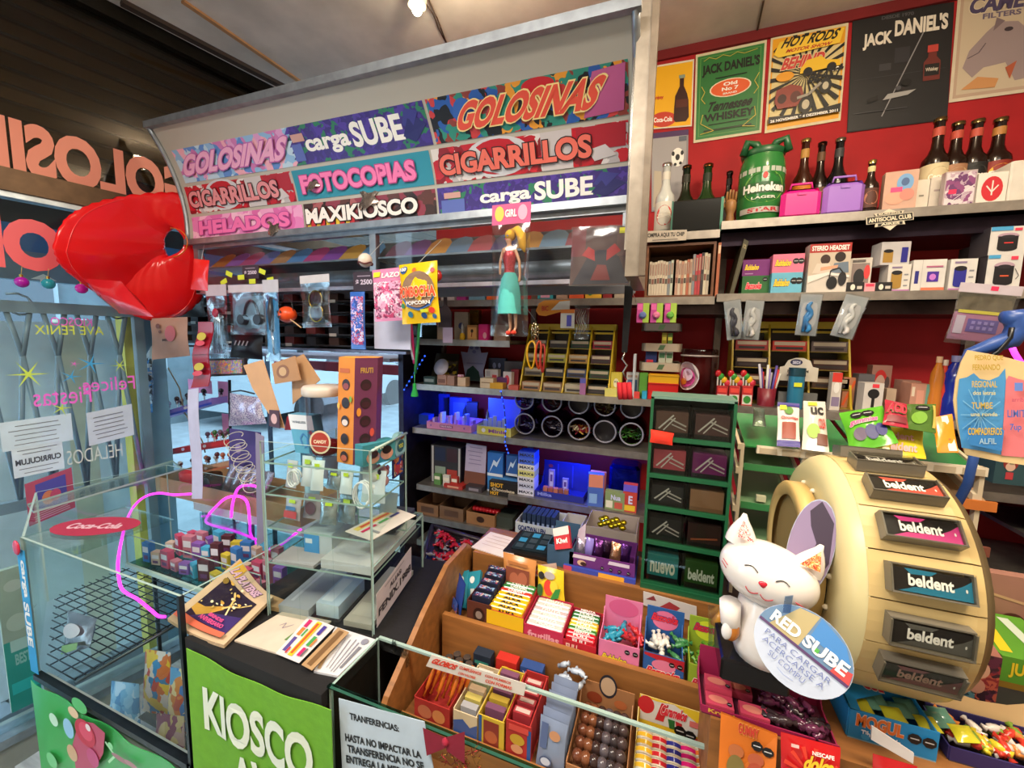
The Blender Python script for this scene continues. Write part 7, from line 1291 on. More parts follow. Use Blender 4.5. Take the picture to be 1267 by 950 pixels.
rr=DR*.70;X1,X2=DX0-.034,DX0-.010
dlathe([(rr*.80,X1+.004),(rr*.84,X1),(rr*.97,X1),(rr,X1+.004),(rr,X2),(rr*.80,X2)],mat('#c8a868','plastic')).build('side_ring',dm)
dlathe([(.01,X1+.012),(rr*.82,X1+.012)],mat('#9a8050','plastic')).build('hub_disc',dm)
dlathe([(rr*.93,X2-.002),(rr*.93,DX0-.004)],mat('#1a1412','plastic')).build('black_gap',dm)
for i in range(16):
 a=100+i*22.5;c=dpt((X2+DX0)/2-.002,a,rr*1.0);MB().ball(c,(.005,.004,.004),mat('#e8dcc0','gloss'),8,6).build('peg',dm)
for a in(-10,30):
 pass
wid=(DX1-DX0)*.60;hx0=DX0+.034;
HH=[(100,'#8a8478','grey edge-on'),(119,'#d84a3a','red'),(138.5,'#d02a8a','magenta'),(158.5,'#1c7aa0','blue'),(178.5,'#5a5a58','grey'),(197,'#7a4a50','dull red'),(80,'#8a8478','rear')]
for a,c,nm in HH:
 ar=math.radians(a);nrm=Vector((0,math.cos(ar),math.sin(ar)));tg=Vector((0,-math.sin(ar),math.cos(ar)))*1.0
 o=dpt(hx0,a,DR);up=-tg if a>0 else tg
 up=Vector((0,math.sin(ar),-math.cos(ar)));up=up if up.z>0 or a<95 else up
 hh_=.034;bl=o-up*hh_/2+nrm*.0005
 f=quad(bl,bl+Vector((wid,0,0)),bl+Vector((wid,0,0))+up*hh_,bl+up*hh_)
 h=MB();SM=mat('#6e685c','gloss')
 MB().slab(f,0,0,1,.06,0,.018,SM).build('holder_bottom',dm);MB().slab(f,0,.94,1,1,0,.014,SM).build('holder_top',dm)
 MB().slab(f,0,.06,.025,.94,0,.017,SM).build('holder_end',dm);MB().slab(f,.975,.06,1,.94,0,.017,SM).build('holder_end',dm)
 MB().slab(f,.0,.0,1,1,.0165,.018,mat('#f6f6f2','glass')).build('holder_window',dm)
 for k in range(3):MB().slab(f,.03,.02+.0,.97,.035,.019+.0,.019+.001,SM)if 0 else None
 g=thing('gum_packs',nm+' gum pack in its clear holder on the drum','gum',f(.5,.5,.004))if nm not in('rear',)else None
 if g:
  MB().slab(f,.03,.08,.97,.86,.001,.013,mat('#1a181a','gloss')).build('wrapper',g)
  MB().art(f,[('p',[(.1,.09),(.97,.09),(.97,.75),(.86,.55),(.7,.35),(.3,.28)],c),('p',[(.18,.86),(.26,.68),(.5,.72),(.58,.86)],c),('t','beldent',.22,.30,.76,.70,'#ffffff' if nm not in('dull red',)else '#b89088'),('e',.9,.42,.012,.06,'#e8e8e8')],.0134).build('printed_panel',g)
# ====== WOBBLER DISCS
def disc(name,lb,u,v,Y,rad,rot,art,m='#b4bed0',yaw=0,cat='sign',squash=1,strut=None):
 c=onY(u,v,Y);n=(O-c).normalized();n=Matrix.Rotation(yaw,3,'Z')@n;r_=Vector((0,0,1)).cross(n).normalized();up_=n.cross(r_)
 a=Matrix.Rotation(rot,3,n);r_=a@r_;up_=a@up_
 f=quad(c-r_*rad-up_*rad*squash,c+r_*rad-up_*rad*squash,c+r_*rad+up_*rad*squash,c-r_*rad+up_*rad*squash)
 t=thing(name,lb,cat,c);N_=40;MB().prism(f,[(.5+.5*math.cos(2*math.pi*i/N_),.5+.5*math.sin(2*math.pi*i/N_))for i in range(N_)],-.0008,0,mat(m)).build('disc',t)
 MB().art(f,art).build('printed_face',t)
 if strut:MB().slab(quad(*strut),0,0,1,1,-.0005,.0005,mat('#c8d8e8','film')).build('clear_strut',t)
 return f
def circ_cut(pts):return pts
cpts=[(.5+.495*math.cos(a),.5+.495*math.sin(a))for a in[math.radians(1+i*178/16)for i in range(17)]]
cp2=[(.5+.495*math.cos(a),.5+.495*math.sin(a))for a in[math.radians(22+i*10)for i in range(4)]]
disc('transit_card_disc','oval white disc sign reading RED SUBE hanging before the white cat',991,803,.55,.050,-.40,[('p',cpts,'#5a7a9a'),('p',[(.28,.93),(.48,.99),(.46,.51),(.12,.51)],'#a8986a'),('p',[(.5,.99),(.80,.88),(.93,.70),(.5,.70)],'#3a7ab8'),('r',.01,.48,.99,.515,'#4a2a5a'),('p',[(.80,.515),(.99,.515),(.965,.66),(.82,.62)],'#b83a3a'),('t','RED',.10,.56,.42,.72,WHT),('t','SUBE',.47,.56,.92,.72,WHT),('r',.60,.585,.64,.64,'#4aa040'),('t','PARA CARGAR',.14,.37,.86,.44,'#5a68a0',0,-.01),('t','ACERCARSE A',.16,.27,.84,.34,'#5a68a0',0,-.01),('t','SU COMPU',.28,.17,.68,.24,'#5a68a0',0,-.01),('l',[(.42,.12),(.5,.10),(.6,.12)],.008,'#8a98c0')],squash=.92,strut=(onY(968,758,.56),onY(978,758,.56),onY(985,715,.60),onY(975,715,.60)))
disc('dark_disc_sign','lilac and dark oval disc sign seen edge-on between cat and drum',1003,676,.655,.026,-.12,[('e',.5,.5,.49,.49,'#8a7898'),('p',[(.3,.85),(.5,.98),(.85,.8),(.95,.4),(.7,.1),(.5,.3),(.6,.55),(.4,.7)],'#3a2c40')],squash=2.6)
PQ=quad(onY(1180,580,.60),onY(1330,580,.60),onY(1330,430,.60),onY(1180,430,.60));PQ.asp=1
def q_(u,v):return((u-1180)/150,(580-v)/150)
t=thing('promo_sign','big barrel-shaped cardboard sign with blue and pink halves and yellow lettering at the right edge','sign',PQ(.5,.1))
MB().prism(PQ,[q_(*p)for p in((1196,562),(1187,535),(1182,510),(1180,495),(1183,470),(1190,448),(1199,433),(1240,440),(1290,452),(1330,470),(1322,560),(1290,578),(1240,571))],-.0015,0,mat('#e8c88e')).build('board',t)
def ptx(s,u0,v0,u1,v1,c):a=q_(u0,v1);b=q_(u1,v0);return('t',s,a[0],a[1],b[0],b[1],c,0,.02)
MB().art(PQ,[('p',[q_(*p)for p in((1190,553),(1185,520),(1184,492),(1187,468),(1197,466),(1206,461),(1214,468),(1226,470),(1238,465),(1246,455),(1247,470),(1241,562),(1215,557))],'#4f98cc'),('p',[q_(*p)for p in((1241,563),(1247,470),(1250,464),(1262,468),(1290,474),(1310,478),(1306,560),(1280,566))],'#e87c80')]+[('l',[q_(1213,512),q_(1213+26*math.cos(a),512+40*math.sin(a))],.008,'#7ab8dc')for a in[i*.45 for i in range(14)]]+[ptx('PEDRO QUE',1204,439,1240,446,'#b8962a'),ptx('FERNANDO',1201,450,1236,457,'#b8962a'),ptx('REGIONAL',1200,470,1232,478,'#d0b050'),ptx('dos letras',1201,482,1230,487,'#d0c890'),ptx('TUMBE',1199,496,1226,504,'#d0b050'),ptx('una ronda',1198,508,1232,513,'#d0c890'),('p',[q_(*p)for p in((1194,526),(1240,530),(1237,556),(1196,548))],'#3a82c0'),ptx('COMPADREROS',1194,527,1237,536,'#e0b838'),ptx('ALFIL',1208,540,1230,547,'#a8c8d8'),('r',*q_(1252,482),*q_(1262,472),'#6a8ad0'),ptx('LIMITE',1243,505,1270,514,'#5a6ab0'),ptx('7up',1246,522,1260,532,'#4a6ab8'),ptx('arriba',1248,490,1266,495,'#c85a70')]).build('printed_face',t)
MB().slab(quad(onY(1250,575,.605),onY(1256,575,.605),Vector((onY(1256,520,.60).x,.61,onY(1250,520,.6).z)),Vector((onY(1250,520,.60).x,.61,onY(1250,520,.6).z))),0,0,1,1,-.001,0,mat('#d8c8a0')).build('rear_strut',t)
bs_=thing('blue_stand','deep blue curved plastic arm stand with black cable behind the round sign','stand',onY(1200,470,.80))
pts=[onY(u,v,.80)for u,v in((1215,520),(1200,490),(1190,460),(1200,436),(1225,428),(1250,420),(1262,405),(1255,392),(1240,392))]
MB().tube(pts,[.005,.006,.006,.007,.010,.013,.015,.014,.008],mat('#2a4a8a','plastic'),10).build('arm',bs_)
MB().tube([onY(u,v,.79)for u,v in((1215,448),(1235,435),(1250,418),(1252,405))],.003,mat('#0e0e10','plastic'),6).build('cable',bs_)
MB().tube([pts[0],pts[0]+Vector((0,.01,-.1)),Vector((pts[0].x,.94,BZ))],.006,mat('#2a4a8a','plastic'),8).build('lower_arm',bs_)
nl=thing('neon_tube','short magenta neon tube glowing behind the round sign','lamp',onY(1258,440,.9));MB().tube([onY(1250,425,.9),onY(1256,438,.9),onY(1264,450,.9)],.004,mat('#ff3ae8','glow'),8).build('glowing_tube',nl)
bx0=Xat(1180,.755,BZ);bx1=Xat(1231,.755,BZ);zt=Zat(803,bx0,.755)
t=carton('gift_box','small gable-topped box with split-colour print on the black board','box',bx0,bx1,.755,.80,BZ,zt,'#6a4a58',art=[('r',0,0,.5,1,busy(['#2a4a5a','#a8b8c0','#1c2a38','#5a8a98'],90)),('r',.5,0,1,1,busy(['#8a2a34','#3a2030','#b85a48','#5a2440'],90)),('e',.48,.66,.28,.2,'#d8a890'),('e',.5,.3,.2,.16,'#c8907c'),('r',.46,.35,.5,.95,'#3a2038')])
f=quad((bx0,.755,zt),(bx1,.755,zt),(bx1,.755,zt+.03),(bx0,.755,zt+.03));MB().prism(f,[(0,0),(1,0),(.55,1),(.4,1)],-.045,0,mat('#e8a090')).build('gable_top',t)
def rbox(name,lb,u0,u1,vt,vb,Y,dep,c,**k):
 z=onY((u0+u1)/2,vb,Y).z;x0=Xat(u0,Y,z);x1=Xat(u1,Y,z);return carton(name,lb,'box',x0,x1,Y,Y+dep,z,Zat(vt,(x0+x1)/2,Y),c,**k)
x0=Xat(1222,.82,BZ);x1=Xat(1330,.82,BZ);carton('green_snack_box','green and yellow printed snack box lying at the right edge','box',x0,x1,.80,.93,BZ,BZ+.05,'#5a9a2a',art=[('t','JUNIOR',.1,.35,.7,.85,'#e8c828'),('r',0,0,1,.2,'#8a6a20')],top=[('p',[(.05,.1),(.3,.9),(.45,.9),(.2,.1)],'#e8c828'),('p',[(.5,.1),(.6,.9),(.75,.9),(.65,.1)],'#c8d8c8')])
x0=Xat(1218,.86,1.2);carton('pink_snack_box','pinkish kraft snack box standing behind the green snack box','box',x0,x0+.12,.935,.955,BZ,BZ+.12,'#a87868',art=[('e',.3,.5,.2,.15,'#8a4a38'),('l',[(.4,.7),(.9,.6)],.04,'#c8a07a'),('e',.7,.3,.15,.15,'#5a3028')])
# ====== FEEDER DISPLAY with green trays
FY=.97;fx0,fx1=Xat(920,FY,LED),Xat(1222,FY,1.39)
fd=thing('feeder_display','cream framed gravity display with tilted green clear trays behind the drum','display',((fx0+fx1)/2,1.05,LED));CM=mat('#c8b89c','plastic');GT=mat('#2f7a42','gloss')
za=Zat(551,fx0,FY);zb=za+.045
cols_=[(920,996),(1000,1065),(1068,1130),(1132,1222)]
for u in(918,995,1128,1215):
 x=Xat(u,FY,za-.02);MB().box(x-.003,x+.004,FY,FY+.012,LED,za,CM).build('post',fd);MB().box(x-.003,x+.004,FY+.16,FY+.172,LED,zb,CM).build('post',fd)
 f=quad((x-.003,FY,0),(x-.003,FY+.172,0),(x-.003,FY+.172,1),(x-.003,FY,1));MB().prism(f,[(0,za-.012),(1,zb-.012),(1,zb),(0,za)],-.006,0,CM).build('side_rail',fd)
 for k in range(3):
  z=za-.055-k*.085;MB().prism(f,[(0,z-.01),(1,z+.05),(1,z+.062),(0,z+.004)],-.006,0,CM).build('side_rail',fd)
MB().box(fx0,fx1,FY-.004,FY+.004,za-.016,za,mat('#d8ccb4','plastic')).build('front_rail',fd)
for k in range(9):x=fx0+(fx1-fx0)*(k+.5)/9;MB().box(x-.015,x+.015,FY-.006,FY-.004,za-.015,za-.003,mat('#b8a88c','plastic')).build('price_slot',fd)
for i,(u0,u1)in enumerate(cols_):
 xa=Xat(u0+3,FY,za);xb=Xat(u1-2,FY,za)
 MB().slab(quad((xa,FY+.004,za-.004),(xb,FY+.004,za-.004),(xb,FY+.17,zb-.004),(xa,FY+.17,zb-.004)),0,0,1,1,-.003,0,GT).build('green_plate',fd)
 for k in range(3):
  z=za-.055-k*.085
  if i in(0,1,2):MB().slab(quad((xa,FY+.004,z),(xb,FY+.004,z),(xb,FY+.17,z+.055),(xa,FY+.17,z+.055)),0,0,1,1,-.003,0,mat('#6a8a62','plastic')).build('clear_tray',fd);MB().box(xa,xb,FY,FY+.003,z,z+.014,mat('#3a7a48','gloss')).build('tray_lip',fd)
  elif k<2:
   MB().slab(quad((xa,FY+.0,z-.02),(xb+.02,FY+.0,z-.02),(xb,FY+.17,z+.055),(xa,FY+.17,z+.055)),0,0,1,1,-.003,0,mat('#b08a64')).build('kraft_tray',fd);MB().box(xa,xb+.02,FY-.005,FY,z-.024,z-.006,mat('#c8702c' if k==0 else '#7a4434')).build('tray_lip',fd)
carton('small_white_box','tiny white carton in the left green tray of the feeder','box',fx0+.012,fx0+.03,FY+.02,FY+.03,za-.14+.012,za-.115,'#c8c4a0')
def flat(name,lb,px,Y0,Y1,col,kind,puff,art,z0=None,group=None):
 pts=[]
 for(u,v),Y in zip(px,(Y0,Y0,Y1,Y1)):pts.append(onY(u,v,Y))
 f=quad(*pts);t=thing(name,lb,'bag',f(.5,.5),group);MB().pillow(f,mat(col,kind),puff,12,12).build('wrapper',t)
 def g(s,u,d=0):
  a=max(0,math.sin(math.pi*s))**.5;tt=min(1,max(0,(u-.06)/.88));b=max(0,math.sin(math.pi*tt))**.6;return f(s,u,d+puff*a*b*1.12+.001)
 g.asp=f.asp;g.curved=1;MB().art(g,art).build('printed_panel',t);return t
flat('coconut_bag','violet-edged white snack bag with brown squares on the left of the feeder',((961,552),(990,554),(989,500),(962,498)),.95,1.04,'#d8cfc8','gloss',.006,[('r',0,0,1,.12,'#3a3080'),('r',0,.9,1,1,'#3a3080'),('r',.2,.15,.8,.5,'#8a3a28'),('t','Chocochips',.15,.55,.9,.64,'#b83a30'),('e',.5,.78,.2,.1,'#5a8a3a'),('r',.1,.8,.4,.92,'#d8d83a')])
flat('lemon_bag','white snack bag with green print and black lettering beside the violet-edged bag',((992,556),(1026,560),(1021,497),(994,496)),.95,1.04,'#c8c0b4','gloss',.006,[('t','uc',.3,.68,.85,.85,'#1a1a1a'),('e',.4,.35,.25,.14,'#8ab03a'),('r',.55,.1,.95,.3,'#6a3a28'),('t','COLEA',.6,.4,.9,.6,'#b83a30'),('r',.2,.88,.6,.97,'#d8d83a')])
flat('small_clear_bag','crumpled clear bag lying on the left green plate',((931,527),(948,528),(946,506),(932,504)),.99,1.06,'#8aa090','foil',.006,[])
flat('yellow_gum_bag','yellow bag with pale pink lettering lying on the feeder below the green bag',((1070,562),(1146,568),(1142,532),(1075,525)),.945,1.0,'#d8c430','gloss',.006,[('t','dent',.45,.5,.8,.75,'#e8b0a8'),('t','eldent',.4,.15,.85,.4,'#e8b0a8'),('e',.6,.5,.3,.35,'#d8a070')][:2])
flat('lime_gummy_bag','lime green gummy bag with blueberries printed, centre of the feeder',((1052,560),(1112,548),(1092,502),(1038,511)),.925,1.0,'#5aa82c','gloss',.012,[('w',.35,.8,.11),('w',.6,.8,.11),('T','gummies',.15,.5,.75,.66,'#d8588a','#e8e0d0',.1),('e',.3,.3,.14,.14,'#5a4a60'),('e',.55,.3,.14,.16,'#1c1c60'),('e',.75,.32,.12,.14,'#20206a')])
flat('red_gummy_bag','clear bag with a red cartoon-lettered label leaning on the lime bag',((1092,525),(1124,530),(1122,500),(1095,494)),.94,1.0,'#a83040','gloss',.008,[('T','ACID',.1,.4,.9,.8,'#e0344c','#3a6a3a',.1),('r',.1,.1,.9,.3,'#7a2a30')])
flat('green_clear_bag','dark green clear bag of gummies at the right of the feeder',((1118,530),(1158,536),(1158,500),(1122,500)),.95,1.02,'#4a6a2c','gloss',.008,[('w',.5,.75,.14),('e',.4,.35,.25,.2,'#6a9a2a'),('r',.85,.1,.95,.9,'#b8a850')])
flat('notebook_bag','orange card pack with vertical white strip leaning beside the round sign',((1160,560),(1186,560),(1178,512),(1152,517)),.94,1.0,'#e08a24','gloss',.002,[('p',[(.55,.03),(.95,.03),(.75,.97),(.45,.97)],'#d8ccc0'),('t','VAQUITA',.6,.3,.72,.34,'#7a4a30')])
for z_,art_c,lb in((Zat(600,1.2,1.5),'#3a2a6a',0),(Zat(690,1.15,1.5),'#8a4a3a',1)):
 st=thing('side_shelf',['upper','lower'][lb]+' light grey shelf at the far right edge behind the drum','shelf',(1.25,1.6,z_-.01));MB().box(1.0,1.6,1.46,1.84,z_-.012,z_,sm).build('shelf_board',st);MB().box(1.0,1.6,1.456,1.46,z_-.03,z_+.002,mat('#8a8078','metal')).build('shelf_lip',st)
 for k in range(7):
  x=1.01+k*.075;c=[['#3a2a7a','#2a2a5a','#6a3a8a','#4a3a9a'],['#5a4a9a','#b85a4a','#6a4030','#4a4a8a']][lb][k%4]
  carton('snack_packet',[['violet','dark navy','purple','indigo','violet','dark navy','purple'],['lilac','brick red','brown','slate blue','lilac','brick red','brown']][lb][k]+' snack packet on the '+['upper','lower'][lb]+' far right shelf','packet',x,x+.068,1.48,1.56,z_,z_+.11+.02*(k%3),c,art=[('e',.5,.6,.3,.15,'#b8a0c8'),('r',.1,.1,.9,.25,'#8a6a80')],group='packets on the far right shelves')
rbox('character_tin','dark teal box with small red-haired figure print at the right edge',1228,1275,556,600,1.35,.08,'#2a4a50',art=[('e',.4,.6,.2,.2,'#8a2a24'),('e',.4,.5,.13,.12,'#d8b098'),('r',.3,.15,.5,.35,'#b83a40'),('e',.85,.6,.12,.15,'#5a2a2a')])
# ====== FRONT COUNTER (green cloth), glass cases
CT=.98
bc_=thing('front_counter','black-topped counter with green KIOSCO cloth hanging in front','counter',(-.69,.8,0))
MB().box(-.885,-.524,.488,.642,CT-.03,CT,mat('#161415','cloth')).build('black_top',bc_);MB().box(-.885,-.464,.642,.935,CT-.03,CT,mat('#161415','cloth')).build('black_top',bc_)
MB().box(-.875,-.53,.50,.93,0,CT-.03,mat('#2a2422','wood')).build('counter_body',bc_)
cf=quad((-.870,.484,.30),(-.497,.484,.30),(-.497,.484,.966),(-.870,.484,.966))
def cloth(s,t,d=0):return cf(s,t,0)+Vector((0,-d-.004*(1+math.sin(s*17+t*2))*(1-t*.6),-.018*s*0-.012*math.sin(math.pi*s)*(t>.99)))
cloth.asp=cf.asp;cloth.curved=1
ck=MB().sheet(cloth,24,6,mat('#6fae2c','cloth'),.0015).build('green_cloth',bc_)
def zt(z):return(z-.30)/.666
def kp(s,z0,z1,x0,x1,**k):return('t',s,(x0+.870)/.373,zt(z0),(x1+.870)/.373,zt(z1),'#e4ecd8')
MB().art(lambda s,t,d=0:cloth(s,t,d+.003),[kp('KIOSCO',.805,.90,-.826,-.54),kp('AVE',.70,.79,-.745,-.61),kp('FENIX',.59,.68,-.79,-.575)]).build('lettering',ck)
G=mat('#f0f8f5','glass');GE=mat('#a4bdb4','glass_edge')
gc=thing('glass_case','open-topped glass case at the very front holding the lower sweets','case',(0,.56,.4));gx0,gx1,gy0,gy1,gz0,gz1=-.518,1.0,.503,.634,.50,.985
def pane(t,nm,a,b,z0,z1,th=.005):
 a=Vector((a[0],a[1],0));b=Vector((b[0],b[1],0));n=(b-a).normalized().cross(Vector((0,0,1)))*th/2
 m=MB();q=[a-n,b-n,b+n,a+n];m.add([(p.x,p.y,z)for z in(z0,z1)for p in q],[(0,1,5,4)],G);m.add([(p.x,p.y,z1+.0004)for p in q],[(0,1,2,3)],GE)
 for e,o in((a,b),(b,a)):d=(e-o).normalized()*.0004;m.add([e-n+d+Vector((0,0,z0)),e+n+d+Vector((0,0,z0)),e+n+d+Vector((0,0,z1)),e-n+d+Vector((0,0,z1))],[(0,1,2,3)],GE)
 return m.build(nm,t)
pane(gc,'front_glass',(gx0,gy0),(gx1,gy0),gz0,gz1);pane(gc,'side_glass',(gx0,gy0+.004),(gx0,gy1-.004),gz0,gz1)
pane(gc,'rear_glass',(gx0,gy1),(gx1,gy1),gz1-.06,gz1,.004)if 0 else None
MB().box(gx0,gx1,gy1-.003,gy1+.003,gz1-.004,gz1+.001,GE).build('rear_rim',gc)
MB().box(gx0-.004,gx1,gy0-.004,gy0+.004,gz1,gz1+.004,mat('#8fb5aa','glass')).build('top_edge_strip',gc)
MB().box(gx0,gx1,gy0,gy1-.08,gz0-.02,gz0,mat('#2a2422','wood')).build('case_base',gc)
MB().box(gx0,gx1,gy0,gy1-.08,0,gz0-.02,mat('#2a2422','wood')).build('case_plinth',gc)
f=quad(onY(527,824,gy1-.006),onY(648,861,gy1-.006),onY(651,846,gy1-.006),onY(534,810,gy1-.006))
gs=MB().slab(f,0,0,1,1,-.001,0,mat('#e4dcd0')).art(f,[('T','GLOBOS',.04,.4,.30,.85,'#e0402c','#f0c8b8',.1),('t','CUMPLEANOS',.33,.6,.56,.85,'#e0503c'),('t','CON NUMEROS',.60,.62,.86,.82,'#d85a48'),('t','CON VALORES',.34,.2,.52,.4,'#e0503c'),('t','CON FORMAS',.62,.22,.88,.48,'#e0503c')]);solo(gs,'balloon_sign','narrow white sign reading GLOBOS in red along the glass rim','sign')
for(u,v,r_)in((500,815,.012),(487,800,.008)):p=onY(u,v,gy1-.006);solo(MB().sheet(lambda s,t,d:p+Vector(((s-.5)*r_*(1.4+.5*math.sin(5*t)),-d,(t-.5)*r_*3+.003*math.sin(8*s))),4,5,mat('#d8dcdc','film')),'tape_scrap',['larger','smaller'][r_<.01]+' scrap of torn tape stuck on the glass rim corner','tape')
f=quad((-.512,.4985,.78),(-.378,.4985,.775),(-.384,.4985,.945),(-.508,.4985,.958))
f=quad(onY(425,985,.4985),onY(548,1010,.4985),onY(525,893,.4985),onY(419,864,.4985))
pn_=MB().slab(f,0,0,1,1,-.001,0,mat('#c4d4e0')).art(f,[('t','TRANFERENCIAS:',.13,.82,.70,.89,'#1c2228'),('t','HASTA NO IMPACTAR LA',.06,.59,.90,.67,'#1c2228'),('t','TRANSFERENCIA NO SE',.08,.48,.91,.56,'#1c2228'),('t','ENTREGA LA MERCADERIA',.06,.37,.98,.45,'#1c2228')]);solo(pn_,'transfer_notice','white paper notice about TRANFERENCIAS taped on the front glass case','notice')
bw_=thing('red_bow','dark red felt bow with tinsel at the bottom of the front glass','bow',onY(550,950,.49))
for pts in(((523,900),(528,935),(552,925),(550,912)),((552,912),(552,928),(575,945),(575,905))):
 q=[onY(u,v,.488)for u,v in pts];q2=[onY(u,v,.494)for u,v in pts];m=MB();m.add(q+q2,[(0,1,2,3),(7,6,5,4)]+[(i,(i+1)%4,4+(i+1)%4,4+i)for i in range(4)],mat('#8a1830','cloth'));m.build('loop',bw_)
MB().ball(onY(551,918,.488),(.006,.005,.007),mat('#a01c38','cloth'),8,6).build('knot',bw_)
random.seed(5);m=MB()
for i in range(60):p=onY(545+random.random()*50,918+random.random()*36,.488+random.random()*.006);d=Vector((random.uniform(-1,1),0,random.uniform(-1,1)))*.008;m.tube([p-d,p+d],.0006,mat(random.choice(('#c82a40','#d8a040','#b81c30')),'foil'),3)
m.build('tinsel',bw_,kind='stuff')
# ====== magazines and flyers on the counter
mag=thing('magazine','folded magazine with a golden champagne splash cover on the counter edge','magazine',(-.9,.6,CT))
m0,m1,m2,m3=onZ(207,765,.995),onZ(277,798,.99),onZ(338,738,1.01),onZ(297,691,1.03)
def mg(lift):
 fq=quad(m0+Vector((0,0,lift)),m1+Vector((0,0,lift)),m2+Vector((.0,0,lift)),m3+Vector((0,0,lift)))
 def f(s,t,d=0):return fq(s,t,d)+Vector((0,0,-.012*math.sin(math.pi*s)*(.6+.4*t)))
 f.asp=fq.asp;f.curved=1;return f
for k in range(3):MB().sheet(mg(-.006+.003*k),8,6,mat('#c8ac88'),.0012).build('page',mag)if k<2 else MB().sheet(mg(0),8,6,mat('#d0b490'),.0012).build('cover',mag)
sp=[('e',.50+.08*math.cos(i*1.7)*(1+i*.12),.55+.05*math.sin(i*2.3)*(1+i*.15),.012+.012*(i%3),.010+.008*(i%2),['#e8c878','#f0e4b8','#d8a848'][i%3])for i in range(26)]
MB().art(mg(.001),[('r',.12,.14,.88,.74,'#241c30'),('p',[(.2,.14),(.88,.14),(.88,.45),(.4,.3)],'#3c2c68'),('p',[(.12,.30),(.12,.22),(.30,.18),(.52,.42),(.48,.46),(.26,.32)],'#c8963c'),('l',[(.48,.42),(.56,.5),(.5,.62),(.42,.68)],.03,'#e8c878'),('l',[(.56,.5),(.7,.56),(.84,.68)],.02,'#e8c878'),('l',[(.56,.5),(.62,.38),(.64,.32)],.025,'#f0dca0')]+sp+[('t','BRINDIS',.45,.24,.72,.29,'#e0508a'),('t','ANIVERSARIO',.36,.16,.80,.22,'#e0508a'),('r',.06,.04,.92,.12,'#d8684c'),('e',.2,.68,.05,.04,'#8a7028')]).build('printed_cover',mag)
t=mg(.0012);MB().art(t,[('r',.04,.80,.25,.99,'#d8a838'),('T','LA PLATENSE',.10,.80,.78,.92,'#d8b0c0','#4a3468',.1)]).build('title',mag)
def loose(name,lb,px,z,col,art,th=.002,cat='paper',curl=0):
 q=quad(*[onZ(u,v,z)for u,v in px])
 def f(s,t,d=0):return q(s,t,d)+Vector((0,0,curl*math.sin(math.pi*s)))
 f.asp=q.asp;f.curved=1
 return solo(MB().sheet(f,6,4,mat(col),th).art(f,art,.0008),name,lb,cat)
loose('wooden_sticks_pack','small pack of pointed wooden sticks beside the magazine',((335,750),(345,752),(352,742),(335,735)),CT+.012,'#c8a070',[],.01,'sticks')
loose('flyer','beige hand-written price sheet lying left on the counter',((290,792),(357,812),(410,768),(350,756)),CT+.004,'#d8c8b4',[('l',[(.3,.6),(.35,.7),(.4,.55),(.5,.7)],.01,'#8a7a98'),('r',.66,.3,.72,.95,'#6a8a50'),('r',.74,.2,.8,.45,'#4a3a70'),('r',.74,.5,.8,.7,'#d8803a'),('r',.74,.75,.8,.95,'#c83a6a')],.0035)
loose('flyer','white brand sheet with grey text lines at the right of the counter',((388,830),(418,836),(465,791),(415,775)),CT+.004,'#d8d8dc',[('r',.72+.0,.05,.76,.8,'#8a8a94'),('r',.62,.05,.65,.85,'#8a8a94'),('r',.5,.1,.53,.8,'#8a8a94'),('r',.38,.1,.41,.8,'#a8a8b0'),('r',.1,.05,.22,.9,'#a88c68'),('e',.85,.85,.08,.08,'#8a8a98'),('r',.82,.15,.9,.7,'#7a7a84')],.010)
loose('flyer','white flyer with coloured menu bars in the middle of the counter',((341,808),(370,820),(414,775),(382,762)),CT+.009,'#e4dcdc',[('r',.12,.1,.25,.45,'#5a4a90'),('r',.12,.5,.25,.7,'#d8803a'),('r',.12,.72,.25,.92,'#c82a6a'),('r',.3,.5,.36,.7,'#4a9a50'),('r',.42,.05,.60,.95,'#e8c42c'),('r',.46,.1,.55,.9,'#c8582a'),('r',.72,.1,.84,.3,'#c82a6a'),('r',.72,.35,.84,.6,'#4a9a50'),('r',.72,.65,.84,.9,'#4a3a90'),('r',.86,.1,.92,.3,'#6a6a70'),('r',.86,.35,.92,.55,'#d8803a'),('r',.3,.05,.36,.2,'#c82a3a')],.001)
loose('flyer','tan strip flyer partly under the coloured menu flyer',((373,822),(386,829),(432,782),(418,776)),CT+.0145,'#b8946a',[('r',.3,.05,.7,.95,'#7a5a3a')],.001)
# ====== GLASS STAND on the counter
P0,P1,P2=Vector((-.79,.60,CT)),Vector((-.536,.635,CT)),Vector((-.583,.895,CT))
exv=(P1-P0);eyv=(P2-P1);ex=exv.normalized();ey=eyv.normalized();W_=exv.length;D_=eyv.length;HT=.395
def sp_(a,b,z):return P0+exv*a+ey*b*D_+Vector((0,0,z))
st=thing('glass_shelf_stand','stepped clear glass display stand with shelves on the black counter','stand',sp_(.5,.5,0))
def vp(nm,A,B,z0,z1,th=.004,par=st):
 a,b=Vector((A.x,A.y,0)),Vector((B.x,B.y,0));n=(b-a).normalized().cross(Vector((0,0,1)))*th/2;m=MB();q=[a-n,b-n,b+n,a+n]
 m.add([(p.x,p.y,z)for z in(CT+z0,CT+z1)for p in q],[(0,1,5,4)],G);m.add([(p.x,p.y,z)for z in(CT+z0,CT+z1)for p in q],[(1,2,6,5),(3,0,4,7),(4,5,6,7)],GE);return m.build(nm,par)
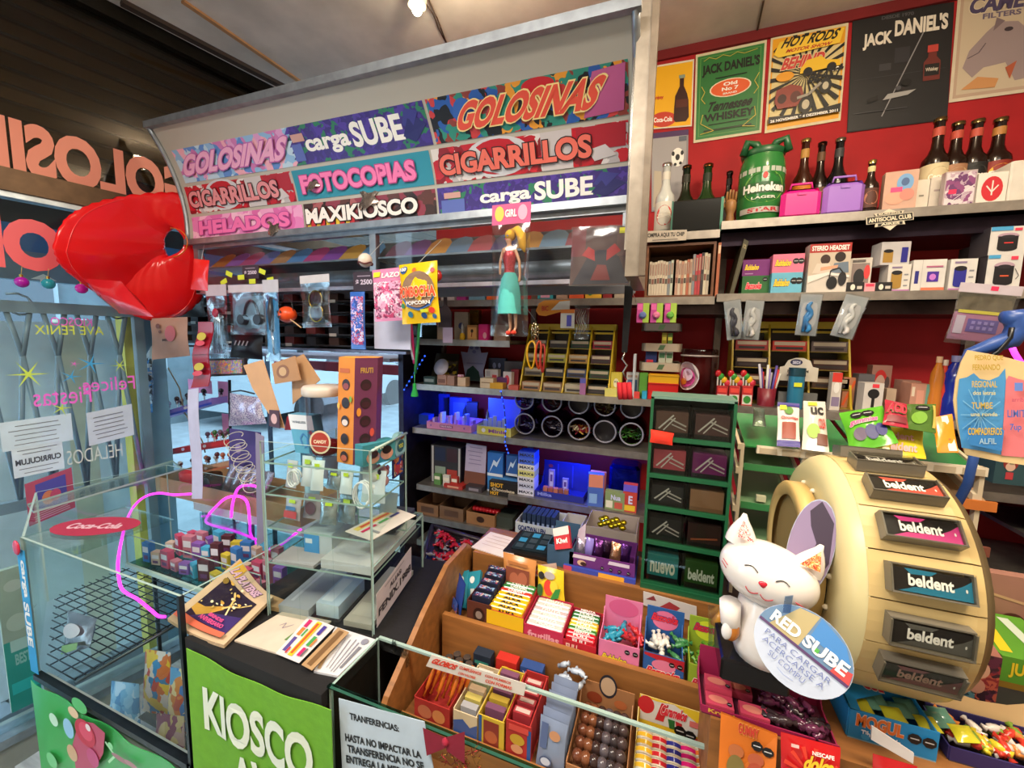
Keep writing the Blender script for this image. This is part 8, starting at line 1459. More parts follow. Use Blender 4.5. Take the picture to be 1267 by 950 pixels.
def hp(nm,a0,a1,b0,b1,z,th=.004,par=st):
 q=[sp_(a0,b0,z),sp_(a1,b0,z),sp_(a1,b1,z),sp_(a0,b1,z)];u=[p+Vector((0,0,th))for p in q];m=MB();m.add(q+u,[(4,5,6,7)],G);m.add(q+u,[(0,1,5,4),(1,2,6,5),(2,3,7,6),(3,0,4,7)],GE);return m.build(nm,par)
vp('front_glass',sp_(0,0,0),sp_(1,0,0),.0,HT);vp('side_glass',sp_(1,.02,0),sp_(1,.62,0),.15,HT-.002);vp('side_glass',sp_(1,.02,0),sp_(1,1,0),0,.148);vp('side_glass',sp_(0,.02,0),sp_(0,1,0),0,HT-.03)
vp('rear_glass',sp_(0.01,1,0),sp_(.99,1,0),0,.148)
for z in(.20,.275):hp('glass_shelf',.01,.99,.02,.60,z)
hp('glass_shelf',.01,.99,.02,.98,.12);hp('glass_shelf',.01,.99,.02,.60,HT-.05)
hp('step_top',0,1,.62,1,.15)
MB().tube([sp_(1.02,.0,HT),sp_(1.02,.6,HT)],.003,GE,5).build('edge_strip',st)
for a in(.33,.66):MB().add([sp_(a,-.012,.0),sp_(a+.006,-.012,.0),sp_(a+.006,-.012,.20),sp_(a,-.012,.20)],[(0,1,2,3)],G).build('divider',st)
def stpk(name,lb,a,b,z,w,h,col,kind='film',art=None,yaw=0,group=None,puff=.005,cat='packet'):
 c=sp_(a,b,z);e=(Matrix.Rotation(yaw,3,'Z')@ex);f=quad(c-e*w/2,c+e*w/2,c+e*w/2+Vector((0,0,h))+ey*.01,c-e*w/2+Vector((0,0,h))+ey*.01);t=thing(name,lb,cat,c,group)
 MB().pillow(f,mat(col,kind),puff,8,8).build('wrapper',t)
 if art:MB().art(lambda s,u,d=0:f(s,u,d+puff+.0015)if 1 else 0,art).build('printed_panel',t)
 return t
tag_=[('r',.35,.75,.75,.9,'#c8e030')]
L3,L2,L1=.279,.204,.124
for i,(a,z,w,h,col,kd,lb,cb_)in enumerate(((.12,L3,.03,.06,'#c8c0c8','gloss','pale pack at the left of the upper shelf',0),(.24,L3,.035,.068,'#e4e8ee','gloss','white cable pack second on the upper shelf',1),(.38,L3,.03,.066,'#dfe5ea','gloss','slim silver pack third on the upper shelf',0),(.50,L3,.04,.04,'#c8d4da','foil','low clear pack in the middle of the upper shelf',0),(.66,L3,.03,.05,'#dce4e8','gloss','white charger pack right of middle on the upper shelf',0),(.88,L3-.02,.055,.07,'#d8dee4','gloss','big white coiled cable pack at the right of the upper shelf',2),(.12,L2,.045,.05,'#b8b0b8','gloss','white and red pack at the left of the middle shelf',3),(.27,L2,.045,.055,'#a89ca4','gloss','grey pack with round earphones on the middle shelf',4),(.48,L2,.04,.055,'#d0dce0','foil','silver crumpled pack in the middle shelf centre',0),(.62,L2,.045,.06,'#c4d0d8','foil','silver cable pack at the right of the middle shelf',0))):
 T=stpk('accessory_pack',lb+' of the glass stand',a,.18+.06*(i%2),z,w,h,col,kd,tag_+([('r',.1,.1,.9,.4,'#c83a3a'),('r',.2,.45,.8,.6,'#4a7ab0')]if cb_==3 else[('e',.5,.45,.3,.25,'#6a4a58')]if cb_==4 else[]),yaw=.1*((i%3)-1))
 if cb_ in(1,2):
  c=sp_(a,.15,z+h*.5)-ey*.008;rr_=w*.33;MB().tube([c+ex*rr_*math.cos(q)+Vector((0,0,rr_*1.5*math.sin(q)))-ey*.0005*k for k,q in enumerate([j*.5 for j in range(38)])],.0018,mat('#f4f4f6','plastic'),4).build('coiled_cable',T)
random.seed(11)
for i in range(5):stpk('small_backing_card','small grey-blue card pack behind the front row on the glass stand',.1+.2*i,.45,L3 if i%2 else L2,.045,.055,['#9ab0bc','#a8a0ac','#8aa0b0','#b0b8c0','#98a8b0'][i],'gloss',group='rear packs on the glass stand')
def stbox(name,lb,a0,a1,b0,b1,z,h,col,art=None,cat='box',top=None):
 c=sp_((a0+a1)/2,(b0+b1)/2,z);t=thing(name,lb,cat,c);q=[sp_(a0,b0,z),sp_(a1,b0,z),sp_(a1,b1,z),sp_(a0,b1,z)];u=[p+Vector((0,0,h))for p in q]
 MB().add(q+u,[(3,2,1,0),(4,5,6,7),(0,1,5,4),(1,2,6,5),(2,3,7,6),(3,0,4,7)],mat(col)).build('carton',t)
 if art:MB().art(quad(q[0],q[1],u[1],u[0]),art).build('printed_panel',t)
 if top:MB().art(quad(*u),top).build('printed_panel',t)
 return t
stbox('device_box','white and sky-blue device box on the lower glass shelf',.22,.50,.2,.6,L1,.055,'#c8ced4',[('r',.0,.1,.55,.9,'#4a9ad8'),('r',.05,.5,.3,.7,'#e0e8f0')])
stbox('white_booklet','white booklet lying at the front of the lower glass shelf',.05,.45,.02,.25,L1,.006,'#b8b0b0',cat='booklet')
stbox('clear_wallet','pale folded document wallet on the lower glass shelf right',.50,.97,.05,.9,L1,.02,'#d0d0ce',cat='wallet',top=[('r',.1,.6,.9,.7,'#8a8a90')])
stbox('small_tablet','dark flat phone box lying over the document wallet',.72,.92,.55,.98,.155,.012,'#3a3c40',cat='box')
stbox('document_sleeve','grey plastic sleeve of papers in the bottom compartment',.06,.36,.05,.8,.001,.018,'#b0b4b8',cat='sleeve',top=[('r',.2,.1,.3,.9,'#c8ccd0')])
stbox('tissue_pack','white and blue tissue pack in the bottom middle compartment',.40,.62,.1,.5,.001,.03,'#c8dce8',cat='packet',top=[('r',.1,.1,.6,.9,'#e4ecf0')])
stbox('card_stack','beige card stack in the bottom right compartment',.70,.96,.05,.85,.001,.012,'#c0b8a8',cat='cards',top=[('r',.1,.1,.9,.3,'#c8c0b0')])
f=quad(sp_(.70,.10,L2+.002),sp_(.99,.02,L2+.002),sp_(1.18,.45,L2+.012),sp_(.90,.55,L2+.012));solo(MB().slab(f,0,0,1,1,-.001,0,mat('#d8d0c8')).art(f,[('r',.1,.1,.3,.9,'#d8c060'),('r',.15,.2,.25,.8,'#c84a3a'),('r',.4,.1,.5,.4,'#c82a5a'),('r',.4,.45,.5,.65,'#4a9a50'),('r',.4,.7,.5,.9,'#3a3a80'),('r',.6,.2,.9,.25,'#8a8a90')]),'flyer','coloured menu flyer lying inside the glass stand at right','paper')
f=quad(sp_(1,.05,.010)+ex*.003,sp_(1,.70,.022)+ex*.003,sp_(1,.70,.10)+ex*.003,sp_(1,.05,.085)+ex*.003)
solo(MB().slab(f,0,0,1,1,-.0008,0,mat('#cfc4c4')).art(f,[('t','ALIAS:',.33,.62,.68,.78,'#4a4448'),('t','FENIX.1988',.04,.25,.97,.50,'#3a3438'),('r',.2,.88,.75,.91,'#8a8488')]),'alias_notice','white paper reading ALIAS FENIX.1988 taped on the glass stand side','notice')
for a,b,c1,c2,lb in((1.0,.28,'#e4e0dc','#2a2420','white puppy toy with black ears behind the stand glass'),(1.0,.42,'#d89aa0','#c86a78','pink figurine behind the stand glass')):
 p=sp_(.88,b,L3);t=thing('small_toy',lb,'toy',p);MB().ball(p+Vector((0,0,.014)),(.013,.012,.014),mat(c1,'gloss'),12,8).build('body',t);MB().ball(p+Vector((0,0,.036)),(.014,.013,.013),mat(c1,'gloss'),12,8).build('head',t)
 for s in(-1,1):MB().ball(p+ex*.011*s+Vector((0,0,.045)),(.005,.004,.007),mat(c2,'gloss'),8,6).build('ear',t)
f=quad(sp_(.98,.42,L3+.02),sp_(.98,.60,L3+.02),sp_(.98,.60,L3+.10),sp_(.98,.42,L3+.10));solo(MB().slab(f,0,0,1,1,-.004,0,mat('#2a3070')).art(f,[('r',.05,.05,.95,.95,busy(['#2a3480','#c83a2a','#e8d8c0','#1c2048','#d88a2a'],80))]),'blue_sticker_pack','blue sticker pack with orange burst at the stand right end','packet')
TZ=HT-.045
tw=thing('hex_tower','tall hexagonal orange and purple cardboard tower with round holes on the glass stand','display',sp_(.62,.35,TZ));c0=sp_(.72,.30,TZ);R6=.046;Hh=.225;lean=Vector((.012,0,0))
OR=mat('#d8842c');PU=mat('#6a2c50');vsl=[]
ang=[math.radians(-125+60*i)for i in range(6)]
def hx(i,z,r=R6):return c0+Vector((r*math.cos(ang[i%6]),r*math.sin(ang[i%6]),z))+lean*(z/Hh)
m=MB()
for i in range(6):m.add([hx(i,0),hx(i+1,0),hx(i+1,Hh),hx(i,Hh)],[(0,1,2,3)],PU if i in(1,2)else OR)
m.add([hx(i,Hh+.0)for i in range(6)],[tuple(range(6))],mat('#e89a28'));m.add([hx(i,0)for i in range(6)],[tuple(reversed(range(6)))],OR);m.build('tower_body',tw)
for i in(0,1):
 f=quad(hx(i,0),hx(i+1,0),hx(i+1,Hh),hx(i,Hh));it=[('r',.1,.86,.7,.90,'#b85a20')if i==0 else('t','FRUTI',.25,.86,.8,.91,'#b89040')]
 for k in range(5):it+=[('e',.5,.75-k*.17,.24,.052,'#2a1418'),('e',.5,.735-k*.17,.18,.03,['#8a3a38','#1c0c10','#d8c8c0','#1c0c10','#b85a40'][k]if i==0 else '#3a1420')]
 it+=[('e',.85,.62,.08,.03,'#6a9a30'),('e',.12,.55,.08,.03,'#e8b040')]if i==0 else[('e',.2,.5,.1,.04,'#d88a30'),('e',.8,.3,.1,.04,'#c84a3a')]
 MB().art(f,it).build('printed_holes',tw)
MB().art(quad(hx(0,Hh),hx(1,Hh),hx(3,Hh),hx(4,Hh)),[('t','BOMBONES',.15,.4,.9,.6,'#a86a10')],.001).build('printed_lid',tw)
jr_=thing('sweets_tub','clear bucket of sweets with a tilted white lid beside the hexagonal tower','tub',sp_(.34,.35,TZ));c=sp_(.36,.34,TZ)
MB().lathe([(.030,0),(.034,.008),(.040,.135),(.041,.14)],c,mat('#d8d4d8','glass'),24).build('tub_body',jr_)
MB().lathe([(.044,.136),(.046,.140),(.046,.152),(.042,.157),(.001,.158)],c,mat('#c8bcb0','plastic'),28).build('lid',jr_)
MB().lathe([(.026,.003),(.030,.012),(.030,.03),(.002,.038)],c,mat('#a82a38','gloss'),14).build('sweets_fill',jr_,kind='stuff')
lf=quad(c+Vector((.0,-.043,.012)),c+Vector((.045,-.03,.012)),c+Vector((.048,-.031,.065)),c+Vector((.002,-.046,.065)));MB().art(lf,[('e',.5,.5,.5,.5,'#d8c8a8'),('e',.5,.5,.42,.42,'#a83a30'),('t','CANDY',.2,.45,.8,.6,'#f0e0c0')]).build('oval_label',jr_)
for a,b,w,h,col,lb,art_,rz_,tl_ in((.20,.30,.062,.088,'#5aa4c4','light blue and white phone accessory box with a carabiner picture',[('r',0,.62,1,1,'#d8dce0'),('t','WIRELESS',.12,.78,.7,.84,'#4a5a68'),('l',[(.4,.2),(.35,.4),(.5,.52),(.65,.42),(.6,.2),(.45,.15)],.06,'#3a7ab0'),('e',.85,.55,.08,.06,'#a83a5a')],0,0),):
 e=ex;c=sp_(a,b,TZ);f=quad(c-e*w/2,c+e*w/2,c+e*w/2+Vector((-.018,.0,h)),c-e*w/2+Vector((-.018,.0,h)));t=thing('accessory_box',lb,'box',c);MB().slab(f,0,0,1,1,-.03,0,mat(col)).build('carton',t);MB().art(f,art_).build('printed_panel',t)
def lean_card(name,lb,pts,Y,col,art=None,th=.002,cat='card'):
 q=[onY(u,v,y)for(u,v),y in zip(pts,Y)];m=MB();n=Vector((0,th,0));k=len(q);m.add(q+[p+n for p in q],[tuple(range(k)),tuple(reversed(range(k,2*k)))]+[((i+1)%k,i,k+i,k+(i+1)%k)for i in range(k)],mat(col))
 if art and k==4:m.art(quad(*q),art)
 return solo(m,name,lb,cat)
lean_card('kraft_card','long tapering kraft card strip leaning on the glass stand at left',((343,528),(352,530),(325,445),(301,452),(312,480)),[.70]*5,'#c89a70')
lean_card('kraft_card','kraft card with a printed bracelet picture behind the accessory box',((340,475),(372,470),(365,440),(336,450)),[.78]*4,'#b88a60',[('e',.4,.5,.25,.3,'#8a5a38'),('e',.4,.5,.15,.2,'#c8a070')])
lean_card('kraft_card','plain kraft triangular card leaning behind the sweets tub',((362,500),(396,470),(375,438),(360,445)),[.80]*4,'#c09468')
lean_card('red_pouch','crumpled red pouch at the foot of the accessory box',((352,532),(380,532),(384,516),(355,515)),[.72]*4,'#a81c30',cat='pouch',th=.02)
lean_card('small_photo_card','small dark photo card left of the accessory box on the stand',((333,527),(346,530),(345,508),(333,507)),[.69]*4,'#4a3040',[('e',.5,.5,.3,.3,'#c8a0a0')])
f=quad(sp_(.88,.10,TZ),sp_(1.02,.38,TZ),sp_(1.02,.38,TZ+.045),sp_(.88,.10,TZ+.045));t=thing('trivia_box','teal flat game box with two faces printed on the glass stand','box',f(.5,0));MB().slab(f,0,0,1,1,-.03,0,mat('#3a8a98')).build('carton',t);MB().art(f,[('t','TRI',.35,.65,.7,.85,'#e8e0d0'),('e',.3,.35,.2,.3,'#c8907c'),('e',.72,.4,.2,.3,'#c8907c'),('e',.3,.5,.15,.2,'#3a2420'),('e',.72,.58,.15,.2,'#2a1c1c')]).build('printed_panel',t)
f=quad(sp_(1.0,.42,TZ),sp_(1.0,.62,TZ),sp_(1.0,.62,TZ+.05),sp_(1.0,.42,TZ+.05));t=thing('round_tin','pale blue rounded pack with a yellow badge at the stand right end','packet',f(.5,0));MB().prism(f,[(.1,0),(.9,0),(1,.2),(.95,.8),(.7,1),(.3,1),(.05,.8),(0,.2)],-.012,0,mat('#8ab8c0','gloss')).build('pack',t);MB().art(f,[('e',.5,.4,.35,.28,'#2a5a6a'),('t','YOO',.28,.3,.72,.5,'#d8d838'),('e',.65,.8,.2,.12,'#a86a30')]).build('printed_panel',t)
# ====== LEFT GLASS CASE
lx0,lx1,ly0,ly1,lz0,lz1=-1.52,-.892,.49,1.0,.675,1.068
lg=thing('left_glass_case','large glass counter case with a black wire rack inside at the left','case',(-1.2,.75,0));DKF=mat('#2c3a40','metal')
pane(lg,'front_glass',(lx0,ly0),(lx1,ly0),lz0+.012,lz1);pane(lg,'left_glass',(lx0-.002,ly0+.004),(-1.90,.655),lz0+.012,lz1);pane(lg,'left_glass',(-1.902,.658),(-1.85,.998),lz0+.012,lz1);pane(lg,'right_glass',(lx1,ly0+.004),(lx1,ly1),lz0+.012,lz1)
pane(lg,'rear_glass',(-1.85,ly1),(lx1-.004,ly1),lz0+.012,lz1)
m=MB();q=[Vector(p)for p in((lx0,ly0,lz1),(lx1,ly0,lz1),(lx1,.60,lz1),(-1.56,.60,lz1))]
MB().box(lx0,lx1,ly0-.008,ly0+.008,lz0,lz0+.014,DKF).build('base_frame',lg);MB().box(lx1-.008,lx1+.004,ly0-.008,ly1,lz0,lz0+.014,DKF).build('base_frame',lg)
MB().box(lx1-.004,lx1+.004,ly0-.006,ly0+.004,lz0-.15,lz1,DKF).build('corner_post',lg)
MB().box(lx0,lx1,ly0+.008,ly0+.02,lz0-.24,lz0,mat('#c8d0cc')).build('inner_kick',lg)
MB().box(-1.72,lx1,ly0+.0,ly1,.30,.32,mat('#a8aca8','wood')).build('case_bottom',lg)
MB().box(-1.72,lx1,ly1+.004,ly1+.01,.32,lz0-.1,mat('#9aa4a8')).build('back_kick',lg)
MB().box(-1.50,lx1,ly0+.012,ly1,0,.30,mat('#5a605c')).build('plinth',lg)
m=MB();q=[Vector((-1.71,.58,lz1)),Vector((-1.80,.60,lz1)),Vector((-1.90,1.05,lz1)),Vector((-1.75,1.0,lz1))];m.add(q+[p-Vector((0,0,.006))for p in q],[(3,2,1,0),(4,5,6,7)],G);m.add(q+[p-Vector((0,0,.006))for p in q],[(0,1,5,4),(1,2,6,5),(2,3,7,6),(3,0,4,7)],GE);m.build('side_ledge',lg)
wr_=thing('wire_rack','black wire grid rack lying inside the left glass case','rack',(-1.3,.7,lz0+.02));zz=lz0+.03;BM=mat('#1c2226','metal')
def wx(y):return-1.365
for i in range(26):
 y=.505+i*.019;MB().tube([(max(-1.50-(y-.5)*2.3,-1.88),y,zz),(wx(y),y,zz)],.0016,BM,4).build('wire',wr_)
for i in range(9):
 x=-1.86+i*.06;MB().tube([(x,max(.505,.505-(x+1.5)/2.3),zz-.002),(x,.98,zz-.002)],.002,BM,4).build('cross_wire',wr_)
MB().tube([(-1.36,.50,zz),(-1.36,.98,zz)],.005,mat('#5a6468','metal'),6).build('frame_rod',wr_)
for x in(-1.80,-1.38):MB().box(x-.004,x+.004,.90,.91,.32,zz-.003,BM).build('support_leg',wr_)
f=quad(onY(80,812,.56),onY(112,800,.56),onY(120,765,.60),onY(84,755,.60));t=thing('silver_snack_bag','crumpled silver snack bag with a green base on the wire rack','bag',f(.5,0));MB().pillow(f,mat('#b8a8a8','foil'),.016,12,12).build('wrapper',t);MB().art(lambda s,u,d=0:f(s,u,d+.018),[('r',.2,.05,.8,.25,'#8ab04a'),('e',.5,.6,.3,.2,'#d8c8c8')],0).build('printed_panel',t)
for P,y,lb,c in(((176,215,880,803),.62,'blue and orange snack bag with cartoon print standing left in the case',['#3a8ac0','#d8783a','#e0d8d0','#c84a3a','#e8c83a']),((207,238,905,825),.60,'blue and orange snack bag with cartoon print standing right by the case corner',['#d8883a','#3a7ac0','#e8d8a0','#c85a3a','#5aa0d0']),((134,176,912,842),.62,'pale blue snack bag with a blue printed figure lower in the case',['#7ab8dc','#9acce8','#5a98c8','#c8e0f0']),((190,232,945,882),.57,'yellow snack bag with purple print at the front corner of the case',['#c8b878','#d8c890','#8a4a68','#c8a8a0'])):
 f=quad(onY(P[0],P[2],y),onY(P[1],P[2]+6,y),onY(P[1]-4,P[3]+4,y+.015),onY(P[0]+4,P[3],y+.015));t=thing('snack_bag',lb,'bag',f(.5,0));MB().pillow(f,busy(c,38),.014,12,12).build('wrapper',t);p=f(.5,0)
 MB().box(p.x-.05,p.x+.05,y-.02,y+.04,p.z-.014,p.z-.010,mat('#b8c0c0','glass')).build('tray_base',t)
for zs in(.40,):hpz=MB().box(-1.35,lx1-.01,ly0+.02,.96,zs-.005,zs,G).build('lower_shelf',lg)
f=quad((-1.42,.93,zz),(-1.36,.93,zz),(-1.36,.935,zz+.09),(-1.42,.935,zz+.09));t=thing('orange_fan_bag','orange round snack bag at the back of the case above the rack','bag',f(.5,0));MB().prism(f,[(.5+.5*math.cos(a),.5+.5*math.sin(a))for a in[i*.35 for i in range(18)]],0,.01,mat('#d8704a')).build('wrapper',t)
f=quad((lx0-.014,ly0-.006,lz0+.02),(lx0+.024,ly0-.006,lz0+.02),(lx0+.024,ly0-.006,lz1-.03),(lx0-.014,ly0-.006,lz1-.03));t=thing('recharge_strip','light blue vertical strip reading cargaSUBE on the left case corner','sticker',f(.5,0));MB().slab(f,0,0,1,1,-.001,0,mat('#2a9ad0')).build('strip',t)
g_=lambda s,t_,d=0:f(t_,1-s,d);g_.asp=1/f.asp;MB().art(g_,[('t','carga',.08,.2,.38,.8,WHT),('t','SUBE',.42,.15,.78,.85,WHT)]).build('lettering',t)
MB().ball((lx0+.004,ly0-.012,lz1-.022),(.017,.004,.02),mat('#c82a48','gloss'),14,8).build('round_badge',t)
q=quad((lx0+.02,ly0+.02,lz1-.003),(lx0+.2,ly0+.10,lz1-.003),(lx0+.15,ly0+.20,lz1-.003),(lx0-.04,ly0+.12,lz1-.003));t=thing('oval_sticker','dark red oval sticker with white script on the left case top','sticker',q(.5,.5));MB().prism(q,[(.5+.55*math.cos(a),.5+.5*math.sin(a))for a in[i*.314 for i in range(20)]],0,.0008,mat('#b02a48')).build('sticker',t);MB().art(q,[('t','Coca-Cola',.15,.35,.85,.65,'#e0b8c0')],.001).build('lettering',t)
MB().box(-1.53,-1.30,ly0+.0,ly0+.22,lz1-.008,lz1-.004,G).build('top_glass',lg)
f=quad((-1.535,.482,0.02),(-.90,.482,0.02),(-.90,.482,.662),(-1.535,.482,.668));t=thing('green_banner','green printed banner with red and pink sweets below the left glass case','banner',f(.5,0))
MB().sheet(lambda s,u,d:f(s,u,-.0)+Vector((0,-.004*math.sin(20*s)-d*0,0))+Vector((0,d*-1 if d else 0,0)),20,4,mat('#3fae5a','plastic'),.001).build('cloth',t)
fb_=lambda s,u,d=0:f(s,u,d+.006);fb_.asp=f.asp
def bp_(u,v):p=onY(u,v,.478);return((p.x+1.535)/.635,(p.z-.02)/.645)
def be(u,v,ru,rv,c):a=bp_(u,v);b=bp_(u+ru,v);d=bp_(u,v+rv);return('e',a[0],a[1],abs(b[0]-a[0]),abs(d[1]-a[1]),c)
MB().art(fb_,[be(68,890,5,7,'#c8ecd0'),be(66,940,6,8,'#7ad08a'),be(100,872,9,8,'#5cc070'),('p',[bp_(u,v)for u,v in((100,890),(118,893),(132,905),(130,930),(120,950),(96,950),(92,920))],'#c04a6a'),be(87,900,6,11,'#9accec'),be(93,880,6,6,'#e8c8a0'),be(92,930,6,9,'#d8b088'),be(108,905,12,15,'#c82a48'),be(109,903,8,10,'#e04a68'),be(112,898,3,4,'#f0e0e0'),be(118,935,7,10,'#c84a80'),be(140,920,3,4,'#90e0a0'),('l',[bp_(134,915),bp_(146,932),bp_(138,940)],.01,'#b0e8b8'),be(152,935,10,3,'#a87a80'),be(166,942,8,3,'#b88a90')]).build('printed_sweets',t)
rb_=thing('sweets_bin','glass-fronted bin of small sweet boxes behind the left case rack','bin',(-1.25,.8,.9));bx_=(-1.50,-.93);
pane(rb_,'front_glass',(bx_[0],.69),(bx_[1],.69),.895,.99,.004);MB().box(bx_[0],bx_[1],.688,.90,.888,.895,mat('#9ec8c0','glass')).build('bin_floor',rb_);MB().box(bx_[0],bx_[1],.684,.692,.886,.897,GE).build('front_edge',rb_);MB().box(bx_[0],bx_[1],.90,.905,.888,.97,mat('#c8dce0','glass')).build('rear_glass',rb_)
for x in(-1.49,-1.2,-.94):MB().box(x-.003,x+.003,.89,.90,lz0+.0,.888,GE).build('support_glass',rb_)
random.seed(21);PAL=[('#3a7ac0','blue'),('#4ab0d8','sky blue'),('#c84a6a','pink'),('#d8c03a','yellow'),('#8a5ab0','violet'),('#d8b8a0','cream'),('#5a2a30','maroon'),('#c87a8a','rose')]
for i in range(34):
 x=-1.47+(i%12)*.043;y=.715+(i//12)*.062;c,nm=PAL[(i*5+i//12)%8];w=.026+.010*random.random();h=.03+.045*random.random()
 carton('sweet_box',nm+' small sweet box standing in the glass-fronted bin','box',x,x+w,y,y+.018,.896,.896+h,c,art=[('r',.1,.5,.9,.8,'#e0d8e0'),('r',.2,.15,.8,.35,'#6a3a6a')],group=nm+' sweet boxes in the bin',rz=random.uniform(-.35,.35))
ck_=thing('kraft_tray','long kraft cardboard tray behind the glass bin','tray',(-1.1,1.05,.97));KM=mat('#b08860')
x0,x1=Xat(195,1.02,.97),Xat(372,1.02,.97)
MB().box(x0,x1,1.015,1.02,.93,1.0,KM).build('front_wall',ck_);MB().box(x0,x1,1.02,1.20,.93,.935,KM).build('tray_floor',ck_);MB().box(x0,x1,1.20,1.205,.93,1.0,KM).build('rear_wall',ck_);MB().box(x0-.004,x0,1.015,1.205,.93,1.0,KM).build('end_wall',ck_);MB().box(x1,x1+.004,1.015,1.205,.93,1.0,KM).build('end_wall',ck_)
rs=thing('rear_stand','narrow white table behind the left glass case','table',(-1.25,1.1,0));MB().box(-1.72,-.92,1.012,1.24,.90,.93,mat('#c8ccd0')).build('table_top',rs)
for x in(-1.70,-.96):
 for y in(1.03,1.21):MB().box(x,x+.02,y,y+.02,0,.90,mat('#a8b0b4','metal')).build('leg',rs)
for u0,u1,v,c,lb in((222,243,664,'#c81c24','red round cup in the kraft tray'),):
 x=Xat(232,1.08,.96);t=thing('red_cup',lb,'cup',(x,1.09,.935));MB().lathe([(.025,0),(.034,.02),(.036,.075),(.033,.078),(.03,.02)],(x,1.09,.935),mat(c,'plastic'),18).build('cup_body',t);MB().lathe([(.036,.05),(.001,.055)],(x,1.09,.935),mat('#2a1c20','plastic'),18,close=False).build('dark_fill',t)
x=Xat(258,1.08,.96);t=thing('clear_drum','small clear drum with a black scoop right of the red cup','tub',(x,1.10,.935));MB().lathe([(.03,0),(.034,.01),(.034,.08),(.03,.085)],(x,1.10,.935),mat('#a8a8ac','glass'),18).build('tub_body',t);MB().ball((x+.02,1.06,.985),(.022,.006,.03),mat('#1a1a1c','plastic'),10,8).build('scoop',t)
for i in range(6):
 x=Xat(276+i*9,1.1,.96);f=quad((x,1.08,.936),(x+.045,1.08,.936),(x+.065,1.12,1.06),(x+.025,1.12,1.065));t=thing('lollipop_bag','clear slanted bag of pink lollipops in the kraft tray','bag',f(.5,0),'clear lollipop bags');MB().pillow(f,mat('#c8b8c8','foil'),.01,6,8).build('wrapper',t)
nr=thing('neon_rope','magenta neon rope light bent in a big loop inside the left case','lamp',onY(160,690,.80));NM=mat('#ff2fe0','glow')
def npath(px,Y):return[onY(u,v,y if 0 else Y)for u,v in px for y in(Y,)]
def smooth(p,n=5):
 out=[]
 for i in range(len(p)-1):
  a,b,c,d=p[max(i-1,0)],p[i],p[i+1],p[min(i+2,len(p)-1)]
  for k in range(n):t=k/n;out.append(.5*((2*b)+(c-a)*t+(2*a-5*b+4*c-d)*t*t+(3*b-3*c+d-a)*t**3))
 return out+[p[-1]]
L1_=[(236,611),(215,612),(197,610),(180,614),(166,626),(156,645),(150,670),(146,695),(147,715),(152,730),(170,741),(186,754),(196,762),(204,763)]
MB().tube(smooth([onY(u,v,[.95,.95,.95,.94,.92,.88,.80,.70,.675,.67,.67,.67,.67,.67][i])for i,(u,v)in enumerate(L1_)]),.0042,NM,7).build('glowing_tube',nr)
nr=thing('neon_rope','magenta neon rope light twisted in arches above the kraft tray','lamp',onY(300,640,.98))
for P in([(319,668),(290,657),(258,648),(256,640),(266,628),(280,616),(296,614),(306,622),(309,645),(310,660),(318,675)],[(286,640),(288,622),(294,605),(305,600),(318,602)],[(345,688),(338,690),(333,680),(345,675),(356,668),(368,658),(372,655)]):
 MB().tube(smooth([onY(u,v,.985)for u,v in P]),.0045,NM,7).build('glowing_tube',nr)
# ====== BALLOON
bl_=thing('red_foil_balloon','big shiny red foil balloon with a round hole floating at the left','balloon',onY(165,320,.72))
BYY=.72
OUT=[(82,312),(88,290),(98,272),(112,261),(135,251),(165,244),(200,240),(226,241),(240,252),(247,275),(248,300),(247,325),(243,350),(236,372),(220,388),(200,396),(183,395),(160,384),(140,372),(120,358),(100,342),(88,328)]
OUT=[(p.x,p.y)for p in smooth([Vector((x,y,0))for x,y in OUT+OUT[:1]],4)[:-1]]
def interp(L,a):
 n=len(L);x=(a%1)*n;i=int(x);t=x-i;p,q=L[i%n],L[(i+1)%n];return(p[0]+(q[0]-p[0])*t,p[1]+(q[1]-p[1])*t)
cxh,cyh,rxh,ryh=212,300,20,18
N_,K_=88,12;vs=[]
for i in range(N_):
 o=interp(OUT,i/N_);ang_=math.atan2(o[1]-cyh,o[0]-cxh);h=(cxh+rxh*math.cos(ang_),cyh+ryh*math.sin(ang_))
 YB_=lambda u:.75+.42*(u-82)/176
 po=onY(*o,YB_(o[0]));ph=onY(*h,YB_(h[0]));L=(po-ph).length;th=.095*(1-math.exp(-L/.13))
 wr=1+.02*math.sin(i*1.9)
 for k in range(K_*2):
  a=2*math.pi*k/(K_*2);s=.5+.5*math.cos(a);s=s if s>.0 else 0;y=math.sin(a);y=math.copysign(abs(y)**.8,y)
  edge_=.004*math.sin(i*3.1)*(s>.8)
  p=ph.lerp(po,s+edge_/max(L,.01))+Vector((0,-y*th*wr*(1+.03*math.sin(7*s+i*.4)),0));vs.append(p)
MB().add(vs,[(i*2*K_+k,i*2*K_+(k+1)%(2*K_),((i+1)%N_)*2*K_+(k+1)%(2*K_),((i+1)%N_)*2*K_+k)for i in range(N_)for k in range(2*K_)],mat('#e0161a','gloss'),True).build('foil_body',bl_)
MB().tube([onY(*interp(OUT,i/60),YB_(interp(OUT,i/60)[0]))for i in range(60)],.0016,mat('#e83a38','gloss'),4,closed=True).build('seam',bl_)
MB().tube([onY(cxh+rxh*math.cos(a),cyh+ryh*math.sin(a),YB_(cxh)-.002)for a in[i*.2618 for i in range(24)]],.002,mat('#d8701c','gloss'),5,closed=True).build('hole_rim',bl_)
f=quad(onY(148,388,.80),onY(190,392,.80),onY(150,348,.80),onY(100,344,.80));MB().pillow(f,mat('#b81c24','gloss'),.03,10,10).build('rear_lobe',bl_)
